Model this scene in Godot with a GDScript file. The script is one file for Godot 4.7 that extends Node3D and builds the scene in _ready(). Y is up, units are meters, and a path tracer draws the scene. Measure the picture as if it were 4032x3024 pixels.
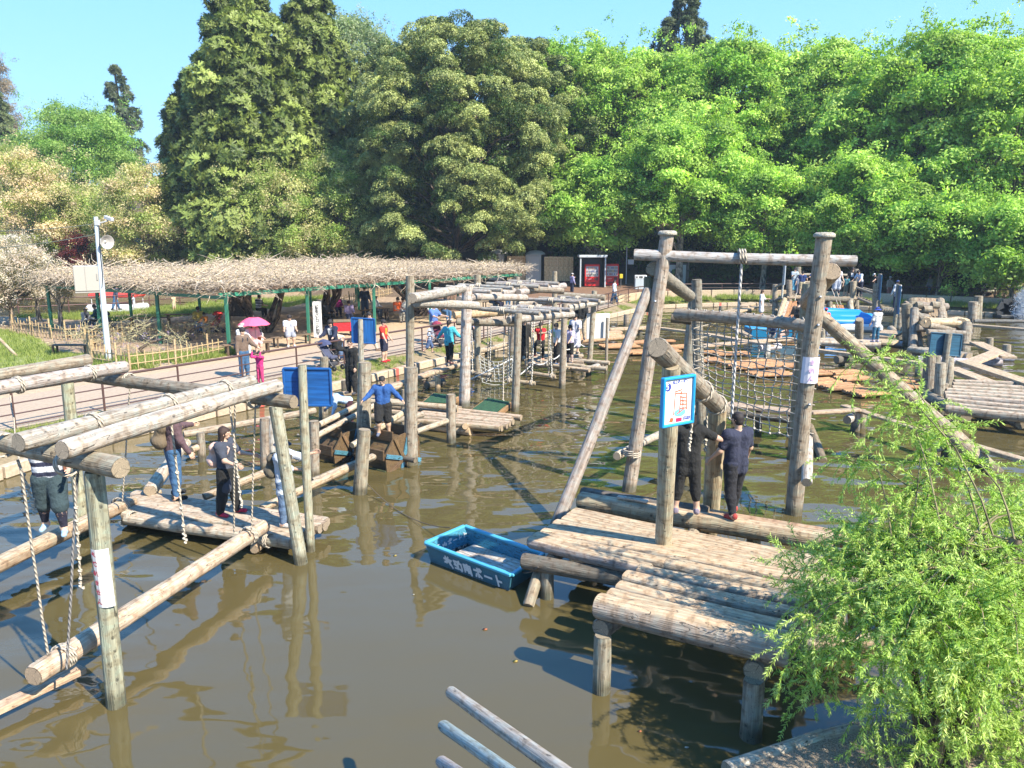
extends Node3D

static func V(x: float, y: float, z: float) -> Vector3: return Vector3(x, y, z)

class Shape:   # collects triangles, then becomes one ArrayMesh with a surface per material
	var v := PackedVector3Array()
	var n := PackedVector3Array()
	var c := PackedColorArray()
	var t := PackedVector2Array()
	var ix := PackedInt32Array()
	var tone := Color.WHITE
	func put(p: Vector3, nn: Vector3, uv := Vector2.ZERO) -> void:
		v.append(p); n.append(nn); c.append(tone); t.append(uv)
	func tri(a: Vector3, b: Vector3, d: Vector3) -> void:   # counter-clockwise seen from outside
		var nn := (b - a).cross(d - a).normalized()
		var k := v.size()
		put(a, nn, Vector2(0, 0)); put(b, nn, Vector2(1, 0)); put(d, nn, Vector2(1, 1))
		ix.append_array([k, k + 2, k + 1])
	func quad(a: Vector3, b: Vector3, d: Vector3, e: Vector3, us := 1.0, vs := 1.0, uo := Vector2.ZERO) -> void:
		var nn := (b - a).cross(e - a).normalized()
		var k := v.size()
		put(a, nn, uo); put(b, nn, uo + Vector2(us, 0)); put(d, nn, uo + Vector2(us, vs)); put(e, nn, uo + Vector2(0, vs))
		ix.append_array([k, k + 2, k + 1, k, k + 3, k + 2])
	func box(x: Transform3D, s: Vector3, ch := 0.0) -> void:   # a box, edges chamfered by ch; its grain runs along the longest side
		var h := s * 0.5
		var ax := [Vector3.RIGHT, Vector3.UP, Vector3.BACK]
		var off := Vector2(fmod(absf(x.origin.x * 7.3 + x.origin.y), 1.0), fmod(absf(x.origin.z * 3.1 + x.origin.y * 5.0), 1.0))
		for i in 3:
			for sg in [-1.0, 1.0]:
				var w: Vector3 = ax[i] * h[i] * sg
				var j := (i + 1) % 3
				var k := (i + 2) % 3
				var a: Vector3 = ax[j] * (h[j] - ch)
				var b: Vector3 = ax[k] * (h[k] - ch)
				if sg < 0: a = -a
				var u := h[j] * 2.0 * 1.3
				var vv := h[k] * 2.0 * 0.5
				if h[j] > h[k]:   # let v run along the longer side
					quad(x * (w + b - a), x * (w - b - a), x * (w - b + a), x * (w + b + a), h[k] * 2.6, h[j] * 1.0, off)
				else:
					quad(x * (w - a - b), x * (w + a - b), x * (w + a + b), x * (w - a + b), u, vv, off)
		if ch > 0.0:
			for i in 3:
				var j := (i + 1) % 3
				var k := (i + 2) % 3
				for sj in [-1.0, 1.0]:
					for sk in [-1.0, 1.0]:
						var l: Vector3 = ax[i] * (h[i] - ch)
						var p: Vector3 = ax[j] * h[j] * sj + ax[k] * (h[k] - ch) * sk
						var q: Vector3 = ax[j] * (h[j] - ch) * sj + ax[k] * h[k] * sk
						if sj * sk > 0: quad(x * (p - l), x * (q - l) , x * (q + l), x * (p + l))
						else: quad(x * (p + l), x * (q + l), x * (q - l), x * (p - l))
			for sx in [-1.0, 1.0]:
				for sy in [-1.0, 1.0]:
					for sz in [-1.0, 1.0]:
						var a := Vector3(h.x * sx, (h.y - ch) * sy, (h.z - ch) * sz)
						var b := Vector3((h.x - ch) * sx, h.y * sy, (h.z - ch) * sz)
						var d := Vector3((h.x - ch) * sx, (h.y - ch) * sy, h.z * sz)
						if sx * sy * sz > 0: tri(x * a, x * b, x * d)
						else: tri(x * a, x * d, x * b)
	func bar(a: Vector3, b: Vector3, w: float, h: float, ch := 0.0, up := Vector3.UP) -> void:   # a plank or bar of section w x h from a to b
		var z := (b - a).normalized()
		var x := up.cross(z)
		x = (Vector3.RIGHT if x.length() < 1e-4 else x.normalized())
		box(Transform3D(Basis(x, z.cross(x), z), (a + b) * 0.5), Vector3(w, h, a.distance_to(b)), ch)
	func tube(p: PackedVector3Array, r: PackedFloat32Array, sides := 6, caps := true, vs := 1.0, wob := PackedFloat32Array()) -> void:
		var up := Vector3.UP
		var k0 := v.size()
		var along := 0.0
		var z := (p[1] - p[0]).normalized()
		var x := up.cross(z)
		x = (Vector3.RIGHT.cross(z) if x.length() < 0.05 else x).normalized()
		for i in p.size():
			if i > 0: along += p[i].distance_to(p[i - 1])
			var zz := z
			if i < p.size() - 1 and i > 0: zz = (p[i + 1] - p[i - 1]).normalized()
			elif i > 0: zz = (p[i] - p[i - 1]).normalized()
			x = (x - zz * x.dot(zz)).normalized()
			var y := zz.cross(x)
			for s in sides + 1:
				var an := TAU * s / sides
				var d := x * cos(an) + y * sin(an)
				var rr := r[i] * (1.0 if wob.is_empty() else wob[(i * sides + s % sides) % wob.size()])
				put(p[i] + d * rr, d, Vector2(float(s) / sides, along * vs))
		for i in p.size() - 1:
			for s in sides:
				var a := k0 + i * (sides + 1) + s
				var b := a + sides + 1
				ix.append_array([a, b, a + 1, a + 1, b, b + 1])
		if caps:
			for e in [0, p.size() - 1]:
				var k := v.size()
				var nn := (p[0] - p[1] if e == 0 else p[-1] - p[-2]).normalized()
				put(p[e], nn)
				for s in sides + 1: put(v[k0 + e * (sides + 1) + s], nn)
				for s in sides:
					if e == 0: ix.append_array([k, k + 1 + s, k + 2 + s])
					else: ix.append_array([k, k + 2 + s, k + 1 + s])
	func lathe(x: Transform3D, prof: PackedVector2Array, sides := 16) -> void:   # profile of (radius, height), from the bottom up
		var k0 := v.size()
		for i in prof.size():
			var a := prof[maxi(i - 1, 0)]
			var b := prof[mini(i + 1, prof.size() - 1)]
			var nn := Vector2(b.y - a.y, a.x - b.x).normalized()
			for s in sides + 1:
				var an := TAU * s / sides
				put(x * Vector3(prof[i].x * cos(an), prof[i].y, -prof[i].x * sin(an)), (x.basis * Vector3(nn.x * cos(an), nn.y, -nn.x * sin(an))).normalized(), Vector2(float(s) / sides, float(i) / prof.size()))
		for i in prof.size() - 1:
			for s in sides:
				var a := k0 + i * (sides + 1) + s
				var b := a + sides + 1
				ix.append_array([a, b, a + 1, a + 1, b, b + 1])
	func ball(p: Vector3, r: Vector3, sides := 8) -> void:
		var prof := PackedVector2Array()
		for i in sides / 2 + 1:
			var an := -PI / 2 + PI * i / (sides / 2)
			prof.append(Vector2(cos(an), sin(an)))
		lathe(Transform3D(Basis.from_scale(r), p), prof, sides)
	func leaf(p: Vector3, d: Vector3, w: Vector3, l: float, b: float, fold: float, lift: Vector3) -> void:   # a pointed leaf creased along its middle
		var up := w.cross(d).normalized()
		var nn := (up + lift).normalized()
		if nn.dot(up) < .2: nn = up
		var k := v.size()
		put(p, nn); put(p + d * l * .45 + w * b - up * b * fold, (nn + w * .25).normalized()); put(p + d * l, nn); put(p + d * l * .45 - w * b - up * b * fold, (nn - w * .25).normalized())
		ix.append_array([k, k + 2, k + 1, k, k + 3, k + 2])
	func blade(a: Vector3, b: Vector3, d: Vector3, lift: Vector3) -> void:
		var g := (b - a).cross(d - a).normalized()
		var flip := g.dot(lift) < 0.0
		if flip: g = -g
		var nn := (g + lift).normalized()
		var k := v.size()
		put(a, nn); put(b, nn); put(d, nn)
		if flip: ix.append_array([k, k + 1, k + 2])
		else: ix.append_array([k, k + 2, k + 1])
	func onto(m: ArrayMesh, mat: Material) -> ArrayMesh:
		if v.is_empty(): return m
		var a := []
		a.resize(Mesh.ARRAY_MAX)
		a[Mesh.ARRAY_VERTEX] = v; a[Mesh.ARRAY_NORMAL] = n; a[Mesh.ARRAY_COLOR] = c; a[Mesh.ARRAY_TEX_UV] = t; a[Mesh.ARRAY_INDEX] = ix
		m.add_surface_from_arrays(Mesh.PRIMITIVE_TRIANGLES, a)
		m.surface_set_material(m.get_surface_count() - 1, mat)
		return m
	func mesh(mat: Material) -> ArrayMesh:
		return onto(ArrayMesh.new(), mat)

var rng := RandomNumberGenerator.new()
var M := {}
var used := {}
const GREY := Color(.40, .35, .28)
const SILVER := Color(.50, .455, .42)
const PALE := Color(.56, .43, .30)
const DARK := Color(.155, .135, .108)
const MOSSY := Color(.34, .34, .25)
const FRESH := Color(.74, .56, .36)
const BAMBOO := Color(.56, .31, .15)

func rnd(a: float, b: float) -> float: return rng.randf_range(a, b)
func vary(c: Color, k := 0.12) -> Color:
	var f := 1.0 + rnd(-k, k)
	return Color(c.r * f, c.g * f * (1.0 + rnd(-k, k) * .2), c.b * f * (1.0 + rnd(-k, k) * .35))
func srgb(r: float, g: float, b: float) -> Color: return Color(r / 255.0, g / 255.0, b / 255.0).srgb_to_linear()

func numbered(called: String) -> String:
	var k: int = used.get(called, 0)
	used[called] = k + 1
	return called if k == 0 else "%s_%03d" % [called, k]
func tag(o: Node, label: String, category: String, group := "", kind := "") -> Node:
	if label: o.set_meta("label", label)
	if category: o.set_meta("category", category)
	if group: o.set_meta("group", group)
	if kind: o.set_meta("kind", kind)
	return o
func thing(called: String, at: Vector3, label: String, category: String, group := "") -> Node3D:
	var o := Node3D.new()
	o.name = numbered(called)
	o.position = at
	add_child(o)
	tag(o, label, category, group)
	return o
func obj(called: String, m: Mesh, parent: Node = self, at := Vector3.ZERO) -> MeshInstance3D:   # ONE named mesh, its shape given in world axes about `at`
	var o := MeshInstance3D.new()
	o.mesh = m
	o.name = numbered(called) if parent == self else called
	o.position = at
	parent.add_child(o, true)
	return o
func struct(called: String, m: Mesh) -> MeshInstance3D:
	var o := obj(called, m)
	o.set_meta("kind", "structure")
	return o
func where(o: Node) -> Vector3:
	var p := Vector3.ZERO
	while o is Node3D and o != self:
		p += (o as Node3D).position
		o = o.get_parent()
	return p

func log_mesh(a: Vector3, b: Vector3, r0: float, r1: float, tone: Color, flat := 0.0, worn := Color(0, 0, 0, 0), sides := 12) -> ArrayMesh:
	# a peeled log about the point a: slightly crooked, edges rounded, top cut flat and worn where it is walked on
	var len := a.distance_to(b)
	var s := Shape.new()
	s.tone = tone
	var z := (b - a) / len
	var x := Vector3.UP.cross(z)
	x = (Vector3.RIGHT if x.length() < 0.05 else x.normalized())
	var y := z.cross(x)
	var rows := clampi(int(len / 0.45), 2, 14)
	var bend := rnd(-.008, .008) * len
	var ph := rnd(0, TAU)
	var uo := Vector2(rnd(0, 1), rnd(0, 1))
	var ts := PackedFloat32Array([0.0, .02 / len])
	for i in range(1, rows): ts.append(float(i) / rows)
	ts.append_array([1.0 - .02 / len, 1.0])
	var upright := absf(z.y) > .6
	if upright and minf(a.y, b.y) < .02:   # extra rings for the stained waterline
		for wy in [.03, .10, .24]: ts.append(clampf((wy - a.y) / (z.y * len), .01, .98))
		ts.sort()
	for i in ts.size():
		var t := ts[i]
		var r := lerpf(r0, r1, t) * (1.0 + .035 * sin(t * len * 2.3 + ph))
		if i == 0 or i == ts.size() - 1: r *= .9
		var mid := z * (len * t) + (x * cos(ph) + y * sin(ph)) * bend * sin(PI * t)
		for k in sides + 1:
			var an := TAU * k / sides
			var d := x * cos(an) + y * sin(an)
			var rr := r * (1.0 + .03 * sin(an * 3.0 + ph * 2.0 + t * 3.0))
			var p := mid + d * rr
			var nn := d
			if flat > 0.0:
				var cut := mid.y + r * flat
				if p.y > cut:
					p.y = cut + (p.y - cut) * .12
					nn = (d + Vector3.UP * 3.0).normalized()
			s.tone = tone
			if upright and p.y + a.y < .2: s.tone = tone.lerp(Color(.085, .085, .05), clampf((.24 - p.y - a.y) / .16, 0, .8))
			if worn.a > 0.0 and nn.y > .55: s.tone = tone.lerp(worn, clampf((nn.y - .55) * 4.0, 0, 1) * worn.a)
			s.put(p, nn, uo + Vector2(float(k) / sides, len * t * .5))
	for i in ts.size() - 1:
		for k in sides:
			var q := i * (sides + 1) + k
			var w := q + sides + 1
			s.ix.append_array([q, w, q + 1, q + 1, w, w + 1])
	var m := s.mesh(M.wood if rng.randf() < .55 else M.wood_old)
	var e := Shape.new()
	e.tone = tone.lerp(Color(.5, .43, .33), .35)
	for end in 2:
		var row := 0 if end == 0 else ts.size() - 1
		var nn := -z if end == 0 else z
		var c := Vector3.ZERO
		for k in sides: c += s.v[row * (sides + 1) + k] / sides
		var k0 := e.v.size()
		e.put(c, nn, Vector2(.5, .5))
		for k in sides + 1:
			var an := TAU * k / sides + ph
			e.put(s.v[row * (sides + 1) + k] + nn * .004, nn, Vector2(.5 + .48 * cos(an), .5 + .48 * sin(an)))
		for k in sides:
			if end == 0: e.ix.append_array([k0, k0 + 1 + k, k0 + 2 + k])
			else: e.ix.append_array([k0, k0 + 2 + k, k0 + 1 + k])
	return e.onto(m, M.wood_end)
func lg(parent: Node, called: String, a: Vector3, b: Vector3, r: float, tone := GREY, r1 := -1.0, flat := 0.0, worn := Color(0, 0, 0, 0), sides := 12) -> MeshInstance3D:
	return obj(called, log_mesh(a, b, r, r if r1 < 0 else r1, vary(tone), flat, worn, sides), parent, a - where(parent))
func post(parent: Node, foot: Vector3, top: Vector3, r: float, tone := GREY, called := "post") -> MeshInstance3D:   # runs on below the water
	var d := (foot - top).normalized()
	return lg(parent, called, foot + d * .35, top, r, tone, r * .93)
func plank(parent: Node, called: String, a: Vector3, b: Vector3, w: float, h: float, tone := PALE) -> MeshInstance3D:
	var s := Shape.new()
	s.tone = vary(tone)
	s.bar(Vector3.ZERO, b - a, w, h, minf(.012, h * .2))
	return obj(called, s.mesh(M.wood), parent, a - where(parent))

func rope_mesh(p: PackedVector3Array, r: float, tone := Color(.54, .47, .37), sides := 6) -> ArrayMesh:
	var s := Shape.new()
	s.tone = tone
	var rr := PackedFloat32Array()
	for q in p: rr.append(r)
	s.tube(p, rr, sides, true, 1.0 / (r * 10.0))
	return s.mesh(M.rope)
func sag(a: Vector3, b: Vector3, drop: float, steps := 8) -> PackedVector3Array:
	var p := PackedVector3Array()
	for i in steps + 1:
		var t := float(i) / steps
		p.append(a.lerp(b, t) - Vector3(0, 4.0 * drop * t * (1.0 - t), 0))
	return p
func rp(parent: Node, called: String, a: Vector3, b: Vector3, r := .018, drop := 0.0, tone := Color(.54, .47, .37)) -> MeshInstance3D:
	var p := sag(Vector3.ZERO, b - a, drop, 10 if drop > 0 else 5)
	if drop == 0.0:
		for i in range(1, 5): p[i] += Vector3(rnd(-.006, .006), 0, rnd(-.006, .006))
	return obj(called, rope_mesh(p, r, tone), parent, a - where(parent))
func lashing(parent: Node, at: Vector3, axis: Vector3, r: float, turns := 2, rr := .016) -> MeshInstance3D:   # turns of rope around a log
	var z := axis.normalized()
	var x := (Vector3.UP.cross(z) if absf(z.y) < .9 else Vector3.RIGHT.cross(z)).normalized()
	var y := z.cross(x)
	var p := PackedVector3Array()
	for i in turns * 12 + 1:
		var an := TAU * i / 12.0
		p.append((x * cos(an) + y * sin(an)) * (r + rr * .7) + z * (float(i) / 12.0 - turns * .5) * rr * 2.2)
	return obj("lashing", rope_mesh(p, rr), parent, at - where(parent))
func knotted_rope(a: Vector3, b: Vector3, label: String, knots := 5, r := .017, group := "", from := .35) -> Node3D:
	r *= .8
	var t := thing("knotted_rope", a, label, "rope", group)
	rp(t, "strand", a, b, r)
	for k in knots:
		var s := Shape.new()
		s.tone = Color(.54, .48, .39)
		s.ball(Vector3.ZERO, Vector3(r * 2.1, r * 1.8, r * 2.1), 8)
		obj("knot", s.mesh(M.rope), t, (b - a) * lerpf(from, .93, float(k) / maxf(1, knots - 1)))
	var s := Shape.new()
	s.tone = Color(.58, .52, .43)
	for k in 5: s.ball(Vector3(rnd(-r, r), -.03 * k, rnd(-r, r)), Vector3(r * 1.7, r * 1.6, r * 1.7), 6)
	obj("tassel", s.mesh(M.rope), t, b - a)
	return t

# ---- materials
func picture(w: int, h: int, f: Callable) -> Image:
	var im := Image.create_empty(w, h, false, Image.FORMAT_RGB8)
	for y in h:
		for x in w: im.set_pixel(x, y, f.call(x, y))
	return im
func noise_image(w: int, h: int, freq: float, seed_: int, oct := 4) -> Image:   # seamless, grey
	var f := FastNoiseLite.new()
	f.seed = seed_; f.frequency = freq; f.fractal_octaves = oct
	return f.get_seamless_image(w, h)
func bytes_of(im: Image) -> PackedByteArray:
	im.convert(Image.FORMAT_L8)
	return im.get_data()
func dim(m: StandardMaterial3D, k: float) -> void: m.albedo_color = Color(k, k, k).linear_to_srgb()
func mat(albedo := Color.WHITE, rough := .85, tex: Image = null, bump: Image = null, nscale := 1.0) -> StandardMaterial3D:
	var m := StandardMaterial3D.new()
	m.albedo_color = albedo.linear_to_srgb()
	m.roughness = rough
	m.vertex_color_use_as_albedo = true
	if tex: m.albedo_texture = ImageTexture.create_from_image(tex)
	if bump:
		m.normal_enabled = true
		m.normal_texture = ImageTexture.create_from_image(bump)
		m.normal_scale = nscale
	return m
func normal_of(im: Image, k: float) -> Image:
	var b: Image = im.duplicate()
	b.convert(Image.FORMAT_RGBA8)
	b.bump_map_to_normal_map(k)
	return b
func plain(c: Color, rough := .7, metal := 0.0) -> StandardMaterial3D:
	var m := mat(c, rough)
	m.metallic = metal
	return m
func leaf_mat(back: Color, rough := .5) -> StandardMaterial3D:
	var m := mat(Color.WHITE, rough)
	m.cull_mode = BaseMaterial3D.CULL_DISABLED
	m.backlight_enabled = true
	m.backlight = back.linear_to_srgb()
	m.metallic_specular = .35
	return m
func ground_mat(c0: Color, c1: Color, freq: float, seed_: int, per_metre: float, rough := .95) -> StandardMaterial3D:
	var a := bytes_of(noise_image(512, 512, freq, seed_, 5))
	var b := bytes_of(noise_image(512, 512, .18, seed_ + 7, 3))
	var px := PackedByteArray()
	px.resize(512 * 512 * 3)
	for i in 512 * 512:
		var t := clampf((a[i] / 255.0 - .5) * 1.7 + .5 + (b[i] / 255.0 - .5) * .7, 0, 1)
		var q := c0.lerp(c1, t).linear_to_srgb()
		px[i * 3] = int(q.r * 255); px[i * 3 + 1] = int(q.g * 255); px[i * 3 + 2] = int(q.b * 255)
	var m := mat(Color.WHITE, rough, Image.create_from_data(512, 512, false, Image.FORMAT_RGB8, px), normal_of(Image.create_from_data(512, 512, false, Image.FORMAT_L8, b), 6.0), .7)
	m.uv1_triplanar = true
	m.uv1_world_triplanar = true
	m.uv1_scale = Vector3.ONE * per_metre
	return m

func make_materials() -> void:
	M.wood = wood(11, .86, 16)
	M.wood_old = wood(311, .84, 9)
	var rough := bytes_of(noise_image(128, 128, .03, 21, 3))
	end_grain_and_rest(rough)
	for q in [[M.wood, .88], [M.wood_old, .88], [M.wood_end, .84], [M.rope, .88], [M.paint, .74], [M.cloth, .80], [M.skin, .86]]: dim(q[0], q[1])
func wood(sd: int, base: float, nk: int) -> StandardMaterial3D:
	# weathered wood: long grain streaks, drying cracks, stains and knots; near white, tinted by each log
	var w := 256
	var h := 1024
	var im := noise_image(256, 64, .055 if nk > 10 else .035, sd, 4); im.resize(w, h)
	var streak := bytes_of(im)
	im = noise_image(256, 32, .16, sd + 1, 3); im.resize(w, h)
	var fine := bytes_of(im)
	im = noise_image(128, 32, .05, sd + 2, 2); im.resize(w, h)
	var crack := bytes_of(im)
	var blot := bytes_of(noise_image(w, h, .012, sd + 3, 5))
	var px := PackedByteArray(); px.resize(w * h * 3)
	var hp := PackedByteArray(); hp.resize(w * h)
	rng.seed = sd
	var knots := []
	for k in nk: knots.append([rng.randi_range(12, w - 12), rng.randi_range(16, h - 16), rnd(3, 6.5)])
	for i in w * h:
		var c := absf(crack[i] / 255.0 - .5)
		var g := base + (streak[i] / 255.0 - .5) * .32 + (fine[i] / 255.0 - .5) * .17
		var hh := .6 + (fine[i] / 255.0 - .5) * .5 + (streak[i] / 255.0 - .5) * .3
		var bl := blot[i] / 255.0
		var tint := Color(1, .98, .95)
		if bl > .62: g *= 1.0 - (bl - .62) * .7; tint = Color(1, .95, .89)
		if bl < .36: tint = Color(.98, 1, .985); g *= 1.03
		if c < .008 and fine[i] > 118: g *= .5; hh = 0.05
		g = clampf(g, .12, 1.0)
		px[i * 3] = int(g * tint.r * 255); px[i * 3 + 1] = int(g * tint.g * 255); px[i * 3 + 2] = int(g * tint.b * 255)
		hp[i] = int(clampf(hh, 0, 1) * 255)
	for k in knots:
		for dy in range(-14, 15):
			for dx in range(-9, 10):
				var d = Vector2(dx, dy * .62).length() / k[2]
				if d < 1.25:
					var i: int = (k[1] + dy) * w + k[0] + dx
					var f := .42 if d < .45 else (.85 if d < .75 else .62) if d < 1.0 else .85
					for q in 3: px[i * 3 + q] = int(px[i * 3 + q] * f)
					hp[i] = int(clampf(hp[i] * .6 + 90 * (1.0 - d), 0, 255))
	return mat(Color.WHITE, .82, Image.create_from_data(w, h, false, Image.FORMAT_RGB8, px), normal_of(Image.create_from_data(w, h, false, Image.FORMAT_L8, hp), 5.0), 1.0)
func end_grain_and_rest(rough: PackedByteArray) -> void:
	M.wood_end = mat(Color.WHITE, .85, picture(128, 128, func(x, y):
		var p := Vector2(x - 64, y - 64)
		var d := p.length() + (rough[y * 128 + x] - 128) * .06
		var g := .8 + .14 * sin(d * 1.15)
		if absf(fmod(p.angle() + 7.0, TAU) - 4.1) < .035 * (1.5 - d / 64.0) or (absf(fmod(p.angle() + 7.0, TAU) - 2.0) < .03 and d > 18): g = .25
		if d > 58: g *= .75
		return Color(g, g * .96, g * .9)))
	var tw := Image.create_empty(32, 32, false, Image.FORMAT_L8)
	for y in 32:
		for x in 32:
			var g := .5 + .5 * sin(TAU * (x / 32.0 + y / 32.0) * 2.0)
			tw.set_pixel(x, y, Color(g, g, g))
	var tc: Image = tw.duplicate(); tc.convert(Image.FORMAT_RGB8)
	tc.adjust_bcs(.0 + 1.0, .35, 1.0)
	for y in 32:
		for x in 32:
			var g := .74 + .26 * tw.get_pixel(x, y).r
			tc.set_pixel(x, y, Color(g, g, g))
	M.rope = mat(Color.WHITE, .9, tc, normal_of(tw, 3.0), 1.0)
	M.white = plain(Color(.78, .78, .76), .5)
	M.paint = plain(Color.WHITE, .45)
	M.cloth = plain(Color.WHITE, .95)
	M.cloth.normal_enabled = true
	M.cloth.normal_texture = ImageTexture.create_from_image(normal_of(noise_image(256, 256, .02, 71, 3), 9.0))
	M.cloth.uv1_triplanar = true
	M.cloth.uv1_scale = Vector3(2.6, 1.7, 2.6)
	M.cloth.normal_scale = 1.0
	M.skin = plain(Color.WHITE, .6)
	M.hair = plain(Color.WHITE, .75)
	M.steel = plain(Color(.45, .46, .47), .35, .7)
	M.leaf = leaf_mat(Color(.85, .95, .45))
	M.leaf_dark = leaf_mat(Color(.40, .45, .2), .45)
	M.bark = mat(Color.WHITE, .95, ground_tile(31, .05), null)
	M.blade = leaf_mat(Color(.7, .8, .4), .6)
func ground_tile(seed_: int, f: float) -> Image:
	var im := noise_image(128, 64, f, seed_, 4)
	im.resize(128, 256)
	var d := bytes_of(im)
	return picture(128, 256, func(x, y):
		var g := clampf(.75 + (d[y * 128 + x] / 255.0 - .5) * 1.1, .2, 1.0)
		return Color(g, g * .98, g * .95))

# ---- people: joints posed by angles, each bone a tapered capsule, the field meshed as surface nets
const REST := {"lean": 0.0, "turn": 0.0, "hl": 2.0, "hr": 2.0, "kl": 4.0, "kr": 4.0, "al": 4.0, "ar": 4.0, "sl": 4.0, "sr": 4.0, "ol": 14.0, "or": 14.0, "el": 14.0, "er": 14.0, "nod": 8.0, "look": 0.0, "spread": 3.0}
func joints(h: float, pose: Dictionary, wide := 1.0) -> Dictionary:   # forward is +z, left is +x; the feet end at y = 0
	var p := REST.duplicate()
	p.merge(pose, true)
	var j := {}
	var hip := V(0,.52,0)
	var fwd := func(a): return Basis(Vector3.RIGHT, deg_to_rad(a))   # + tips up vectors forward
	var lean: Basis = fwd.call(p.lean) * Basis(Vector3.UP, deg_to_rad(p.turn))
	j.pelvis = hip
	j.waist = hip + lean * V(0,.09,0)
	j.chest = hip + lean * V(0,.21,.004)
	j.neck = hip + lean * V(0,.315,-.006)
	var nod: Basis = lean * Basis(Vector3.UP, deg_to_rad(p.look)) * Basis(Vector3.RIGHT, deg_to_rad(p.nod))
	j.headb = nod
	j.head = j.neck + lean * V(0,.03,0) + nod * V(0,.065,.012)
	for s in ["l", "r"]:
		var d := 1.0 if s == "l" else -1.0
		var sh: Vector3 = hip + lean * V(.108 * d * wide,.285,-.004)
		j["sh" + s] = sh
		# arm: a = forward swing, o = out from the side, e = elbow bend
		var arm: Basis = lean * Basis(Vector3.RIGHT, deg_to_rad(-p["a" + s] - p["s" + s] * 0.0)) * Basis(Vector3.BACK, deg_to_rad(p["o" + s] * d))
		var el: Vector3 = sh + arm * V(0,-.172,0)
		var fore: Basis = arm * Basis(Vector3.RIGHT, deg_to_rad(-p["e" + s]))
		j["el" + s] = el
		j["wr" + s] = el + fore * V(0,-.145,0)
		j["ha" + s] = el + fore * V(0,-.215,0)
		j["fb" + s] = fore
		var hp := hip + V(.052 * d * wide,-.01,0)
		j["hip" + s] = hp
		var th := Basis(Vector3.RIGHT, deg_to_rad(-p["h" + s])) * Basis(Vector3.BACK, deg_to_rad(p.spread * d))
		var kn: Vector3 = hp + th * V(0,-.245,0)
		var sn := th * Basis(Vector3.RIGHT, deg_to_rad(p["k" + s]))
		j["kn" + s] = kn
		var an: Vector3 = kn + sn * V(0,-.232,0)
		j["an" + s] = an
		var ft := Basis(Vector3.UP, deg_to_rad(9.0 * d))
		var pitch := clampf(p["k" + s] - p["h" + s], 0.0, 60.0) * (0.5 if p["k" + s] < 60.0 else 0.0)
		ft = ft * Basis(Vector3.RIGHT, deg_to_rad(pitch))
		j["he" + s] = an + ft * V(0,-.024,-.022)
		j["to" + s] = an + ft * V(0,-.028,.088)
	var low := minf(minf(j.hel.y, j.her.y), minf(j.tol.y, j.tor.y)) - .016
	for k in j:
		if j[k] is Vector3: j[k] = (j[k] - V(0,low,0)) * h
	return j

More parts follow.
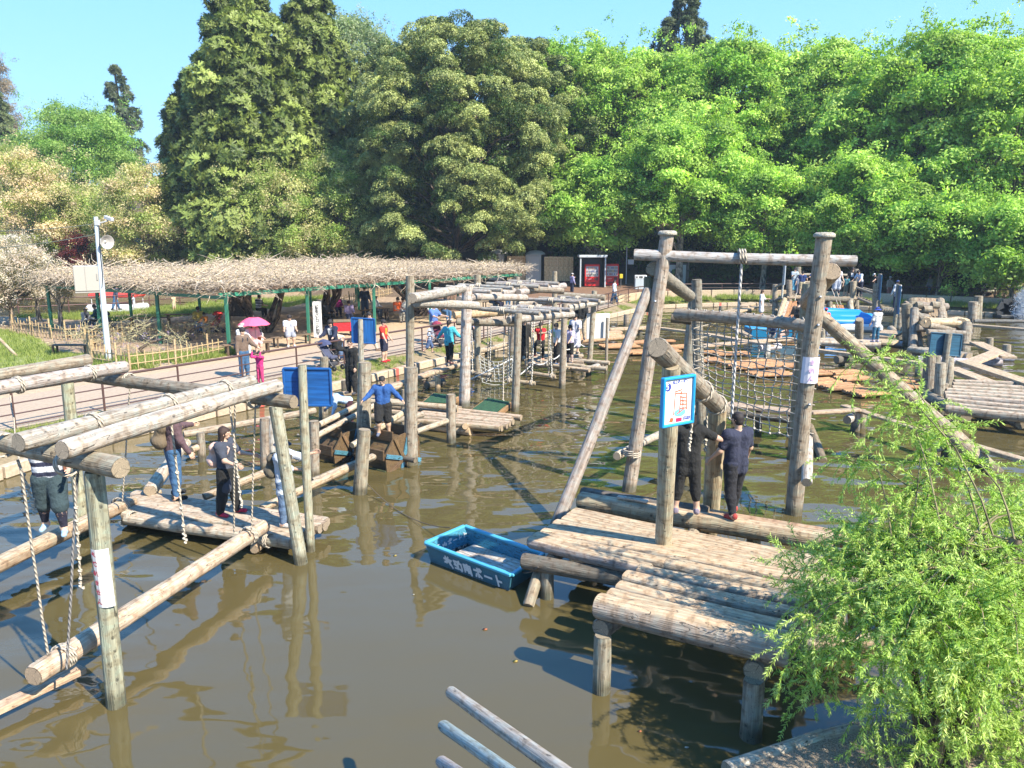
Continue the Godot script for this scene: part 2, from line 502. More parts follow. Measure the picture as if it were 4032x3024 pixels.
func nets(bones: Array, cell: float, k: float, tone_of: Callable, into: Shape) -> void:   # bones: [a, ra, b, rb, mark]
	if bones.is_empty(): return
	var lo := Vector3.INF
	var hi := -Vector3.INF
	for b in bones:
		var r: float = maxf(b[1], b[3])
		lo = lo.min((b[0] as Vector3).min(b[2]) - Vector3.ONE * (r + cell * 2.5))
		hi = hi.max((b[0] as Vector3).max(b[2]) + Vector3.ONE * (r + cell * 2.5))
	var nx := int((hi.x - lo.x) / cell) + 2
	var ny := int((hi.y - lo.y) / cell) + 2
	var nz := int((hi.z - lo.z) / cell) + 2
	var f := PackedFloat32Array()
	f.resize(nx * ny * nz)
	f.fill(1.0)
	for b in bones:
		var a: Vector3 = b[0]
		var ab: Vector3 = (b[2] as Vector3) - a
		var ra: float = b[1]
		var dr: float = b[3] - ra
		var l2: float = maxf(ab.length_squared(), 1e-8)
		var mg := maxf(b[1], b[3]) + k + cell * 1.8
		var p0 := ((a.min(b[2]) - Vector3.ONE * mg - lo) / cell).max(Vector3.ZERO)
		var p1 := ((a.max(b[2]) + Vector3.ONE * mg - lo) / cell).min(V(nx - 1,ny - 1,nz - 1))
		for z in range(int(p0.z), int(p1.z) + 1):
			for y in range(int(p0.y), int(p1.y) + 1):
				var row := (z * ny + y) * nx
				for x in range(int(p0.x), int(p1.x) + 1):
					var q := lo + V(x,y,z) * cell - a
					var t := clampf(q.dot(ab) / l2, 0.0, 1.0)
					var d := (q - ab * t).length() - ra - dr * t
					var o := f[row + x]
					var hh := maxf(k - absf(o - d), 0.0) / k
					f[row + x] = minf(o, d) - hh * hh * k * .25
	var at := PackedInt32Array()
	at.resize(f.size())
	at.fill(-1)
	var step := [0, 1, nx, nx + 1, nx * ny, nx * ny + 1, nx * ny + nx, nx * ny + nx + 1]
	var cor := [V(0,0,0), V(1,0,0), V(0,1,0), V(1,1,0), V(0,0,1), V(1,0,1), V(0,1,1), V(1,1,1)]
	var edges := [0, 1, 2, 3, 4, 5, 6, 7, 0, 2, 1, 3, 4, 6, 5, 7, 0, 4, 1, 5, 2, 6, 3, 7]
	var sx := nx * ny
	for z in nz - 1:
		for y in ny - 1:
			var row := (z * ny + y) * nx
			for x in nx - 1:
				var i := row + x
				var v0 := f[i]
				if v0 > cell * 1.8: continue
				var inside := int(v0 < 0) + int(f[i + 1] < 0) + int(f[i + nx] < 0) + int(f[i + nx + 1] < 0) + int(f[i + sx] < 0) + int(f[i + sx + 1] < 0) + int(f[i + sx + nx] < 0) + int(f[i + sx + nx + 1] < 0)
				if inside == 0 or inside == 8: continue
				var sum := Vector3.ZERO
				var cnt := 0
				for e in 12:
					var u: int = edges[e * 2]
					var w: int = edges[e * 2 + 1]
					var fu := f[i + step[u]]
					var fw := f[i + step[w]]
					if (fu < 0) != (fw < 0):
						sum += (cor[u] as Vector3).lerp(cor[w], fu / (fu - fw))
						cnt += 1
				var g := V(f[i + 1] + f[i + nx + 1] + f[i + sx + 1] + f[i + sx + nx + 1] - v0 - f[i + nx] - f[i + sx] - f[i + sx + nx],
					f[i + nx] + f[i + nx + 1] + f[i + sx + nx] + f[i + sx + nx + 1] - v0 - f[i + 1] - f[i + sx] - f[i + sx + 1],
					f[i + sx] + f[i + sx + 1] + f[i + sx + nx] + f[i + sx + nx + 1] - v0 - f[i + 1] - f[i + nx] - f[i + nx + 1])
				var p := lo + (V(x,y,z) + sum / cnt) * cell
				at[i] = into.v.size()
				into.tone = tone_of.call(p)
				into.put(p, g.normalized())
	for z in range(1, nz - 1):
		for y in range(1, ny - 1):
			var row := (z * ny + y) * nx
			for x in range(1, nx - 1):
				var i := row + x
				if at[i] < 0: continue
				var v0 := f[i] < 0
				for ax in 3:
					var da := 1 if ax == 0 else (nx if ax == 1 else sx)
					if v0 == (f[i + da] < 0): continue
					var db := nx if ax == 0 else (sx if ax == 1 else 1)
					var dc := sx if ax == 0 else (1 if ax == 1 else nx)
					var q0 := at[i]
					var q1 := at[i - db]
					var q2 := at[i - db - dc]
					var q3 := at[i - dc]
					if q1 < 0 or q2 < 0 or q3 < 0: continue
					if v0: into.ix.append_array([q0, q2, q1, q0, q3, q2])
					else: into.ix.append_array([q0, q1, q2, q0, q2, q3])

func limb(j: Dictionary, s: String, h: float, up_to := 1.0) -> Array:
	return [[j["sh" + s], .033 * h, j["el" + s], .025 * h], [j["el" + s], .025 * h, (j["el" + s] as Vector3).lerp(j["wr" + s], up_to), lerpf(.025, .017, up_to) * h]]
func trunk_bones(j: Dictionary, h: float, wide: float, g := 0.0) -> Array:
	var b := []
	for s in ["l", "r"]:
		var hp: Vector3 = j["hip" + s]
		var sh: Vector3 = j["sh" + s]
		b.append([hp.lerp(j.pelvis, .25) + V(0,.02 * h,0), (.063 * wide + g) * h, j.waist + (hp - j.pelvis) * .75, (.058 * wide + g) * h])
		b.append([j.waist + (hp - j.pelvis) * .75, (.058 * wide + g) * h, sh.lerp(j.chest, .42), (.062 * wide + g) * h])
		b.append([sh.lerp(j.chest, .42), (.060 * wide + g) * h, sh, (.034 + g) * h])
	b.append([j.shl, (.03 + g) * h, j.shr, (.03 + g) * h])
	return b
func leg_bones(j: Dictionary, s: String, h: float, wide: float, g := 0.0, down := 2.0) -> Array:   # down: 1 = to the knee, 2 = to the ankle
	var b := [[j["hip" + s], (.062 * wide + g) * h, (j["hip" + s] as Vector3).lerp(j["kn" + s], minf(down, 1.0)), (lerpf(.06, .040, minf(down, 1.0)) * wide + g * 1.1) * h]]
	if down > 1.0:
		var an: Vector3 = (j["kn" + s] as Vector3).lerp(j["an" + s], down - 1.0)
		var calf: Vector3 = (j["kn" + s] as Vector3).lerp(j["an" + s], minf(.35, (down - 1.0) * .5))
		b.append([j["kn" + s], (.039 * wide + g) * h, calf, (.039 * wide + g) * h])
		b.append([calf, (.039 * wide + g) * h, an, (lerpf(.037, .024, down - 1.0) + g) * h])
	return b

const SKIN := Color(.52, .33, .235)
func person(at: Vector3, facing: float, h: float, pose: Dictionary, look: Dictionary, label: String, near := 0.0, category := "person") -> Node3D:
	# facing in degrees: 0 looks towards the camera (+z), 90 to the right (+x), 180 away
	var t := thing("person", at, label, category, "")
	t.rotation.y = deg_to_rad(facing)
	var wide: float = look.get("wide", 1.0)
	var j := joints(h, pose, wide)
	if look.get("sit", false):   # at is the point of the seat
		var drop: float = j.pelvis.y - .062 * h
		for k in j:
			if j[k] is Vector3: j[k] -= V(0,drop,0)
	var cell := near if near > 0 else .03
	var k := .03 * h
	var skin: Color = vary(SKIN, .12)
	var body := Shape.new()
	var bones := trunk_bones(j, h, wide * .96)
	bones.append([j.neck - V(0,.03 * h,0), .034 * h, j.head - j.headb * V(0,.03 * h,.01 * h), .030 * h])
	for s in ["l", "r"]:
		bones.append_array(limb(j, s, h))
		bones.append_array(leg_bones(j, s, h, wide))
		bones.append([j["he" + s], .021 * h, j["to" + s], .017 * h])
		bones.append([j["an" + s], .024 * h, j["he" + s], .021 * h])
		if near == 0.0 or near > .02: bones.append([j["wr" + s], .019 * h, j["ha" + s], .015 * h])
	var one := func(c): return func(_p): return c
	if near == 0.0 or near > .02:
		bones.append([j.head + j.headb * V(0,.022,-.008) * h, .051 * h, j.head - j.headb * V(0,.022,-.006) * h, .043 * h])
	nets(bones, cell, k, one.call(skin), body)
	if near > 0 and near <= .02:
		var hb: Basis = j.headb
		var hc: Vector3 = j.head
		var q := func(x, y, z): return hc + hb * V(x,y,z) * h
		var hd := [[q.call(0, .020, -.012), .050 * h, q.call(0, .012, .008), .047 * h], [q.call(0, -.01, .012), .040 * h, q.call(0, -.034, .022), .027 * h],
			[q.call(0, -.01, -.02), .034 * h, j.neck, .031 * h], [q.call(0, .008, .054), .005 * h, q.call(0, -.012, .064), .008 * h],
			[q.call(-.012, -.030, .047), .006 * h, q.call(.012, -.030, .047), .006 * h]]
		for d in [-1, 1]:
			hd.append([q.call(.052 * d, .012, -.004), .010 * h, q.call(.050 * d, -.012, .0), .007 * h])
			hd.append([q.call(.010 * d, .016, .049), .006 * h, q.call(.030 * d, .017, .042), .006 * h])
		nets(hd, .0055, .012 * h, one.call(skin), body)
		for s in ["l", "r"]:
			var fb: Basis = j["fb" + s]
			var d := 1.0 if s == "l" else -1.0
			var wr: Vector3 = j["wr" + s]
			var g := func(x, y, z): return wr + fb * V(x,y,z) * h   # y down the hand, z to its front edge
			var hd2 := [[g.call(0, .01, 0), .016 * h, g.call(0, -.012, 0), .015 * h]]
			for n in 4:
				var z := (1.5 - n) * .0115
				var ln: float = [.034, .040, .037, .028][n]
				hd2.append([g.call(0, -.012, z * .6), .0085 * h, g.call(0, -.050, z), .0068 * h])
				hd2.append([g.call(0, -.050, z), .0064 * h, g.call(-.008 * d, -.050 - ln * .55, z * 1.1), .0056 * h])
				hd2.append([g.call(-.008 * d, -.050 - ln * .55, z * 1.1), .0056 * h, g.call(-.020 * d, -.050 - ln, z * 1.1), .0048 * h])
			hd2.append([g.call(0, -.014, .012), .009 * h, g.call(-.006 * d, -.036, .030), .0068 * h])
			hd2.append([g.call(-.006 * d, -.036, .030), .0066 * h, g.call(-.014 * d, -.056, .034), .0055 * h])
			nets(hd2, .0045, .004 * h, one.call(skin), body)
	obj("body", body.mesh(M.skin), t)
	if near > 0 and near <= .02:
		for d in [-1, 1]:
			for m in [[V(.021 * d,.004,.0465), V(.0075,.0042,.003), Color(.02, .015, .012), "eye"], [V(.022 * d,.021,.0475), V(.012,.0022,.003), Color(.03, .02, .015), "eyebrow"]]:
				var ey := Shape.new()
				ey.tone = m[2]
				ey.ball(Vector3.ZERO, (m[1] as Vector3) * h, 8)
				obj(m[3], ey.mesh(M.hair), t, j.head + j.headb * (m[0] as Vector3) * h)
		var mo := Shape.new()
		mo.tone = Color(.42, .16, .13)
		mo.ball(Vector3.ZERO, V(.014,.004,.005) * h, 8)
		obj("mouth", mo.mesh(M.skin), t, j.head + j.headb * V(0,-.030,.052) * h)
	# clothes
	var top: Color = look.get("top", Color(.5, .5, .5))
	var sl: float = look.get("sleeve", 0.5)   # 0 none, .5 short, 1 to the elbow, 2 long
	var sh := Shape.new()
	var tb := trunk_bones(j, h, wide, .010)
	var hem: float = look.get("hem", 0.0)
	if hem > 0:
		for s in ["l", "r"]: tb.append([j["hip" + s], .066 * h * wide, j["hip" + s] - V(0,hem * h,0), .07 * h * wide])
	for s in ["l", "r"]:
		if sl > 0: tb.append([j["sh" + s], .047 * h, (j["sh" + s] as Vector3).lerp(j["el" + s], minf(sl, 1.0)), lerpf(.046, .041, minf(sl, 1.0)) * h])
		if sl > 1: tb.append([j["el" + s], .039 * h, (j["el" + s] as Vector3).lerp(j["wr" + s], sl - 1.0), .027 * h])
	var dye := one.call(top)
	if look.has("stripe"):
		var c2: Color = look.stripe
		var y0: float = j.pelvis.y
		dye = func(p): return top if fmod(p.y - y0 + 2.0, .092 * h) < .046 * h else c2
	elif look.has("panel"):
		var c2: Color = look.panel
		var ct: Vector3 = j.chest
		dye = func(p): return c2 if absf(p.x - ct.x) < .045 * h and absf(p.y - ct.y) < .07 * h and p.z > ct.z else top
	nets(tb, cell, k, dye, sh)
	if near > 0:   # folds in the cloth
		var fn := FastNoiseLite.new()
		fn.seed = int(at.x * 37.0); fn.frequency = 5.0
		for i in sh.v.size(): sh.v[i] += sh.n[i] * (fn.get_noise_3d(sh.v[i].x * 1.6, sh.v[i].y * .9, sh.v[i].z * 1.6) * .012)
	obj("jacket" if sl > 1.5 else "shirt", sh.mesh(M.cloth), t)
	var low: Color = look.get("low", Color(.05, .06, .1))
	var dn: float = look.get("down", 2.0)
	var tr := Shape.new()
	var lb := [[j.pelvis - V(.02 * h,0,0), .068 * h * wide, j.pelvis + V(.02 * h,0,0), .068 * h * wide]]
	var gl: float = look.get("loose", .010)
	if look.get("skirt", 0.0) > 0:
		var kk: float = look.skirt
		for s in ["l", "r"]: lb.append([j["hip" + s], .07 * h, (j["hip" + s] as Vector3).lerp(j["kn" + s], minf(kk, 1)) + V(0, -maxf(kk - 1, 0) * .2 * h, 0), .085 * h])
		lb.append([j.pelvis, .08 * h, (j.hipl as Vector3).lerp(j.knr, .5), .09 * h])
	else:
		for s in ["l", "r"]: lb.append_array(leg_bones(j, s, h, wide, gl, dn))
	nets(lb, cell, k * .7, one.call(low), tr)
	obj("skirt" if look.get("skirt", 0.0) > 0 else ("shorts" if dn < 1.3 else "trousers"), tr.mesh(M.cloth), t)
	if look.has("tights"):
		var ts := Shape.new()
		var b2 := []
		for s in ["l", "r"]: b2.append_array(leg_bones(j, s, h, wide, .004, 1.96))
		nets(b2, cell, k * .5, one.call(look.tights), ts)
		obj("leggings", ts.mesh(M.cloth), t)
	for s in ["l", "r"]:
		var so := Shape.new()
		nets([[j["he" + s], .028 * h, j["to" + s], .024 * h], [j["he" + s] + V(0,.012,0) * h, .029 * h, (j["he" + s] as Vector3).lerp(j["to" + s], .4) + V(0,.008,0) * h, .027 * h]], minf(cell, .02), .01 * h, one.call(look.get("shoe", Color(.06, .06, .07))), so)
		obj("shoe", so.mesh(M.cloth), t)
	# hair, hats, bags
	var hc: Vector3 = j.head
	var hb: Basis = j.headb
	var q := func(x, y, z): return hc + hb * V(x,y,z) * h
	if look.get("hair", true) is Color or look.get("hair", true):
		var hair := Shape.new()
		var hcol: Color = look.hair if look.get("hair", true) is Color else Color(.012, .010, .009)
		var hbn := [[q.call(0, .030, -.016), .053 * h, q.call(0, .022, .004), .051 * h], [q.call(0, -.005, -.026), .042 * h, q.call(0, .02, -.02), .05 * h]]
		var ln: float = look.get("long", 0.0)
		if ln > 0:
			for d in [-1, 1]: hbn.append([q.call(.030 * d, .01, -.018), .036 * h, q.call(.034 * d, -.05 - ln * .09, -.022), .026 * h])
			hbn.append([q.call(0, 0, -.03), .038 * h, q.call(0, -.06 - ln * .1, -.04), .03 * h])
		if look.get("tail", false): hbn.append([q.call(0, .02, -.06), .022 * h, q.call(0, -.07, -.085), .014 * h])
		nets(hbn, minf(cell, .014) if near > 0 else .024, .012 * h, one.call(hcol), hair)
		var hn := FastNoiseLite.new()
		hn.seed = int(at.z * 53.0); hn.frequency = 9.0
		for i in hair.v.size(): hair.v[i] += hair.n[i] * (hn.get_noise_3d(hair.v[i].x * 2.0, hair.v[i].y, hair.v[i].z * 2.0) * .010 * h)
		obj("hair", hair.mesh(M.hair), t)
	if look.has("cap"):
		var cap := Shape.new()
		cap.tone = look.cap
		var x := Transform3D(hb * Basis(Vector3.RIGHT, -.12), q.call(0, .028, -.008))
		var r := .058 * h
		cap.lathe(x, PackedVector2Array([Vector2(r * 1.02, 0), Vector2(r * 1.02, r * .4), Vector2(r * .85, r * .72), Vector2(r * .5, r * .93), Vector2(0.001, r * 1.02)]), 16)
		obj("cap", cap.mesh(M.cloth), t)
		var brim := Shape.new()
		brim.tone = look.cap
		if look.get("bucket", false):
			brim.lathe(x, PackedVector2Array([Vector2(r * 1.02, -.002), Vector2(r * 1.75, -r * .5), Vector2(r * 1.78, -r * .46), Vector2(r * 1.03, r * .1)]), 16)
		else:
			brim.box(x * Transform3D(Basis(Vector3.RIGHT, .15), V(0,r * .06,r * 1.32)), V(r * 1.35,r * .09,r * .9), r * .03)
		obj("brim", brim.mesh(M.cloth), t)
	if look.has("pack"):
		var bk := Shape.new()
		bk.tone = look.pack
		var lb2 := Basis(Vector3.RIGHT, deg_to_rad(pose.get("lean", 0.0)))
		var c: Vector3 = j.chest + lb2 * V(0,-.03,-.125) * h
		nets([[c + lb2 * V(-.045,.07,.01) * h, .05 * h, c + lb2 * V(.045,.07,.01) * h, .05 * h], [c + lb2 * V(-.05,-.09,0) * h, .062 * h, c + lb2 * V(.05,-.09,0) * h, .062 * h],
			[c + lb2 * V(0,.06,.01) * h, .06 * h, c + lb2 * V(0,-.09,0) * h, .075 * h], [c + lb2 * V(-.03,-.07,-.05) * h, .04 * h, c + lb2 * V(.03,-.07,-.05) * h, .04 * h]], minf(cell, .022), .03 * h, one.call(look.pack), bk)
		for d in [-1, 1]:
			var st := PackedVector3Array([j.chest + lb2 * V(.06 * d,.10,-.08) * h, j.chest + lb2 * V(.062 * d,.115,-.0) * h, j.chest + lb2 * V(.058 * d,.05,.082) * h, j.chest + lb2 * V(.075 * d,-.09,.03) * h])
			bk.tube(st, PackedFloat32Array([.012 * h, .012 * h, .012 * h, .01 * h]), 6)
		obj("backpack", bk.mesh(M.cloth), t)
	return t

# ---- plants
func clump_mesh(seed_: int, count: int, spread: Vector3, leaf: Vector2, mt: Material, droop := .3, fold := .25) -> ArrayMesh:   # a spray of separate leaves about the origin
	rng.seed = seed_
	var s := Shape.new()
	for i in count:
		var p := V(rng.randfn(0, .5), rng.randfn(0, .5), rng.randfn(0, .5))
		p = p.limit_length(1.2) * spread
		var yaw := rnd(0, TAU)
		var d := V(cos(yaw), rnd(-droop - .55, .5 - droop), sin(yaw)).normalized()
		var w := d.cross(V(rnd(-1, 1), rnd(.5, 1), rnd(-1, 1))).normalized()
		var l := leaf.x * rnd(.7, 1.25)
		var b := leaf.y * rnd(.7, 1.2) * .5
		var f := rnd(.8, 1.12)
		s.tone = Color(f, f * rnd(.95, 1.04), f * rnd(.8, 1.05))
		s.leaf(p, d, w, l, b, fold, p / (spread.length() + .01) * .5)
	return s.mesh(mt)
func tuft_mesh(seed_: int, twigs: int, length: float, mt: Material, needle := .11) -> ArrayMesh:   # conifer: short twigs fanning out and up, each feathered with needles
	rng.seed = seed_
	var s := Shape.new()
	for i in twigs:
		var yaw := TAU * i / twigs + rnd(-.3, .3)
		var d := V(cos(yaw), rnd(-.15, .75), sin(yaw)).normalized()
		var l := length * rnd(.6, 1.15)
		for k in 7:
			var p := d * l * (k + .5) / 7.0
			for sd in [-1, 1]:
				var w: Vector3 = d.cross(Vector3.UP).normalized() * sd
				var q: Vector3 = (d * .8 + w * .7 + V(0, rnd(-.2, .5), 0)).normalized()
				var f := rnd(.75, 1.1) * (.85 + .05 * k)
				s.tone = Color(f, f, f * .9)
				s.blade(p - d * needle * .28, p + d * needle * .28, p + q * needle * (1.2 - k * .06), d * .35 + V(0,.25,0))
	return s.mesh(mt)
func scatter(parent: Node, called: String, m: Mesh, where_: Array, tones: PackedColorArray) -> MultiMeshInstance3D:
	var mm := MultiMesh.new()
	mm.transform_format = MultiMesh.TRANSFORM_3D
	mm.use_colors = true
	mm.mesh = m
	mm.instance_count = where_.size()
	for i in where_.size():
		mm.set_instance_transform(i, where_[i])
		mm.set_instance_color(i, tones[i])
	var o := MultiMeshInstance3D.new()
	o.multimesh = mm
	o.name = called
	parent.add_child(o, true)
	return o
func fill_puff(out: Array, tones: PackedColorArray, c: Vector3, r: Vector3, n: int, size: float, low: Color, high: Color, upright := .5, under := -.45, inner := .6) -> void:
	var mixf := rnd(-.1, 1.1)
	var bright := rnd(.74, 1.22)
	for i in n:
		var d := V(rng.randfn(), rng.randfn(), rng.randfn()).normalized()
		if d.y < under: d.y = -d.y * rnd(.2, 1)
		d = d.normalized()
		var q := c + d * r * lerpf(inner, 1.05, sqrt(rng.randf()))
		var up := d.lerp(Vector3.UP, upright).normalized()
		var x := up.cross(V(rnd(-1, 1), rnd(-.2, .2), rnd(-1, 1))).normalized()
		var sc := size * rnd(.7, 1.3)
		out.append(Transform3D(Basis(x, up, x.cross(up)).scaled(V(sc,sc,sc)), q))
		var t := clampf(mixf + rnd(-.35, .35), 0, 1)
		tones.append(low.lerp(high, t) * bright)
func limbs(parent: Node, h: float, r: float, tips: Array, bark: Color, from := .15, sides := 7, lean := Vector3.ZERO, split := 1, own_mat: Material = null) -> void:   # trunk and limbs, one skeleton
	var s := Shape.new()
	s.tone = bark
	var p := PackedVector3Array()
	var rr := PackedFloat32Array()
	for i in 9:
		var t := i / 8.0
		p.append(V(rnd(-.02, .02) * h * t, h * t, rnd(-.02, .02) * h * t) + lean * t * t)
		rr.append(r * (1.25 - t * .2 if i == 0 else lerpf(1.0, .16, t)))
	s.tube(p, rr, sides + 3, true, .5)
	for tip in tips:
		var e: Vector3 = tip
		var t0 := clampf(e.y / h * rnd(.35, .75), from, .93)
		var k := t0 * 8.0
		var a: Vector3 = p[int(k)].lerp(p[mini(int(k) + 1, 8)], k - int(k))
		var l := a.distance_to(e)
		var mid := a.lerp(e, .5) + V(rnd(-.08, .08), rnd(-.02, .12), rnd(-.08, .08)) * l
		var r0 := r * lerpf(.5, .16, t0)
		var ps := PackedVector3Array([a, a.lerp(mid, .55) + V(rnd(-.04, .04), 0, rnd(-.04, .04)) * l, mid, mid.lerp(e, .5) + V(rnd(-.05, .05), rnd(-.03, .05), rnd(-.05, .05)) * l, e])
		s.tube(ps, PackedFloat32Array([r0, r0 * .8, r0 * .55, r0 * .34, r0 * .12]), sides - 1, false, .5)
		for b in split:
			var st := mid.lerp(e, rnd(0, .5))
			var en := st + (e - a).normalized().rotated(V(rnd(-1, 1), rnd(-1, 1), rnd(-1, 1)).normalized(), rnd(.4, 1.0)) * l * rnd(.25, .45)
			s.tube(PackedVector3Array([st, st.lerp(en, .5) + V(0,l * .03,0), en]), PackedFloat32Array([r0 * .3, r0 * .2, r0 * .07]), 4, false, .5)
	obj("trunk", s.mesh(own_mat if own_mat else M.bark), parent)
func crown_of(t: Node3D, m: Mesh, where_: Array, tones: PackedColorArray) -> void:
	var o := scatter(t, "crown", m, where_, tones)
	o.set_meta("kind", "stuff")

func broad_tree(at: Vector3, h: float, wide: float, puffs: int, per: int, low: Color, high: Color, label: String, group := "", shape := 0, size := 1.0, mt_mesh := "sprays", base := .25, bark := Color(.13, .105, .085), seed_ := 1, tr := 1.0, called := "broadleaf_tree") -> Node3D:
	# shape 0: spreading dome of layered sprays; 1: tall oval; 2: ragged, thin and open
	rng.seed = seed_
	var t := thing(called, at, label, "tree", group)
	var out := []
	var tones := PackedColorArray()
	var tips := []
	for i in int(puffs * 1.55):
		var y := lerpf(base, 1.0, pow(rng.randf(), .85))
		var env := sin(PI * clampf((y - base * .6) / (1.08 - base * .6), 0, 1))
		env = pow(env, .6 if shape == 0 else .8)
		var rad := wide * env * sqrt(rnd(.12, 1.0)) * (1.0 if shape != 2 else rnd(.6, 1.15))
		var an := rnd(0, TAU)
		var c := V(cos(an) * rad, y * h * rnd(.86, .95), sin(an) * rad * .9)
		var pr := wide * rnd(.13, .30) * (1.0 if shape != 2 else .75)
		var r := V(pr, pr * rnd(.28, .62), pr)
		fill_puff(out, tones, c, r, int(per * rnd(.5, 1.1) * (.3 + pr / wide * 2.2)), size, low, high, .5, -.6, .2)
		for k in 6:   # loose sprays that break the outline
			var o := V(rng.randfn(), rng.randfn() * .6 + .2, rng.randfn()) * pr * 1.05
			fill_puff(out, tones, c + o, Vector3.ONE * size * .35, 2, size * .8, low, high, .3, -1.0, .2)
		if i % 3 == 0: tips.append(c)
	limbs(t, h * .92, h * .019 * tr, tips, bark, base * .5, 7, V(rnd(-.04, .04), 0, 0) * h, 2)
	crown_of(t, M[mt_mesh], out, tones)
	return t
func cauliflower_tree(at: Vector3, h: float, wide: float, low: Color, high: Color, label: String, seed_: int, n := 90) -> Node3D:   # a dense evergreen: rounded heads of small leaves, deep gaps between
	rng.seed = seed_
	var t := thing("evergreen_oak", at, label, "tree")
	var out := []
	var tones := PackedColorArray()
	var tips := []
	for i in n:
		var k := (i + .5) / n
		var y := 1.0 - 2.0 * k
		var rr := sqrt(maxf(.05, 1.0 - clampf(y, -1, 1) ** 2))
		var an := i * 2.39996 + rnd(-.25, .25)
		var q := rnd(.80, 1.05)
		if y < -.25: rr = lerpf(.95, .8, (-y - .25) / .75)
		var c := V(cos(an) * rr * wide * q, h * .54 + y * h * .44 * rnd(.93, 1.03), sin(an) * rr * wide * q)
		var pr := wide * rnd(.13, .215)
		for b in 5:   # each head is itself a cluster of knobs
			var o := V(rng.randfn(), rng.randfn() * .6 + .2, rng.randfn()) * pr * .5
			var kr := pr * rnd(.45, .68)
			fill_puff(out, tones, c + o, V(kr,kr * .78,kr), 62, 1.0, low, high, .35, -.25, .82)
		if i % 3 == 0: tips.append(c * V(.85,1,.85))
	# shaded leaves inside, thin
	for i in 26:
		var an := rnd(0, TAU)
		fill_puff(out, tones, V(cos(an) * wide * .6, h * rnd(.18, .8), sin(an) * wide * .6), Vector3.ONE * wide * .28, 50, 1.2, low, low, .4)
	limbs(t, h * .9, .45, tips, Color(.11, .09, .07), .12)
	crown_of(t, M.glossy, out, tones)
	return t
func conifer(at: Vector3, h: float, wide: float, low: Color, high: Color, label: String, seed_: int, tiers := 26, per := 9, dens := 34, size := 1.0, base := .08, group := "", gap := 0.0, called := "conifer_tree") -> Node3D:
	rng.seed = seed_
	var t := thing(called, at, label, "tree", group)
	var out := []
	var tones := PackedColorArray()
	var tips := []
	for i in tiers:
		var k := float(i) / (tiers - 1)
		var y := lerpf(base, .985, k)
		var env := wide * (pow(1.0 - k, .62) * .93 + .05) * (.75 + .25 * sin(minf(k * 5.0, PI / 2)))
		var nb := maxi(2, int(per * (.35 + .65 * env / wide)))
		for b in nb:
			var an := TAU * b / nb + i * 2.4 + rnd(-.3, .3)
			var l := env * rnd(.62, 1.12)
			var tip := V(cos(an) * l, y * h - l * rnd(.05, .28) + rnd(-.3, .3), sin(an) * l)
			if gap > 0 and rng.randf() < gap: continue
			var pr := clampf(env * .30, .35, wide * .25) * rnd(.8, 1.3)
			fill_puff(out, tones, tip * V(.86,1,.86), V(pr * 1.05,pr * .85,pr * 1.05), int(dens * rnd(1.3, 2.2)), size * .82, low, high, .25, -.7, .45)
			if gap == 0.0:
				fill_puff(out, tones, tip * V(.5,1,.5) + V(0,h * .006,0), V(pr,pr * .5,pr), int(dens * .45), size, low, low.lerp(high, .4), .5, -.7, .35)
			if b % 3 == 0: tips.append(tip * V(.9,1,.9))
	limbs(t, h, h * .017 + .1, tips, Color(.15, .10, .07), .05, 6, Vector3.ZERO, 0)
	crown_of(t, M.tuft, out, tones)
	return t
func shrub(at: Vector3, r: Vector3, n: int, low: Color, high: Color, label: String, size := .7, mesh_ := "sprays", group := "", called := "shrub", heads := 7) -> Node3D:
	var t := thing(called, at, label, "shrub", group)
	var out := []
	var tones := PackedColorArray()
	var s := Shape.new()
	s.tone = Color(.16, .12, .09)
	for i in heads:
		var an := rnd(0, TAU)
		var c := V(cos(an) * r.x * rnd(.1, .75), r.y * rnd(.35, 1.0), sin(an) * r.z * rnd(.1, .75))
		fill_puff(out, tones, c, r * rnd(.3, .5), n, size, low, high, .6, -.6, .3)
		s.tube(PackedVector3Array([V(rnd(-.1, .1), -.05, rnd(-.1, .1)), c * V(.5,.55,.5), c]), PackedFloat32Array([.03, .022, .008]), 5, false)
	obj("stem", s.mesh(M.bark), t)
	crown_of(t, M[mesh_], out, tones)
	return t
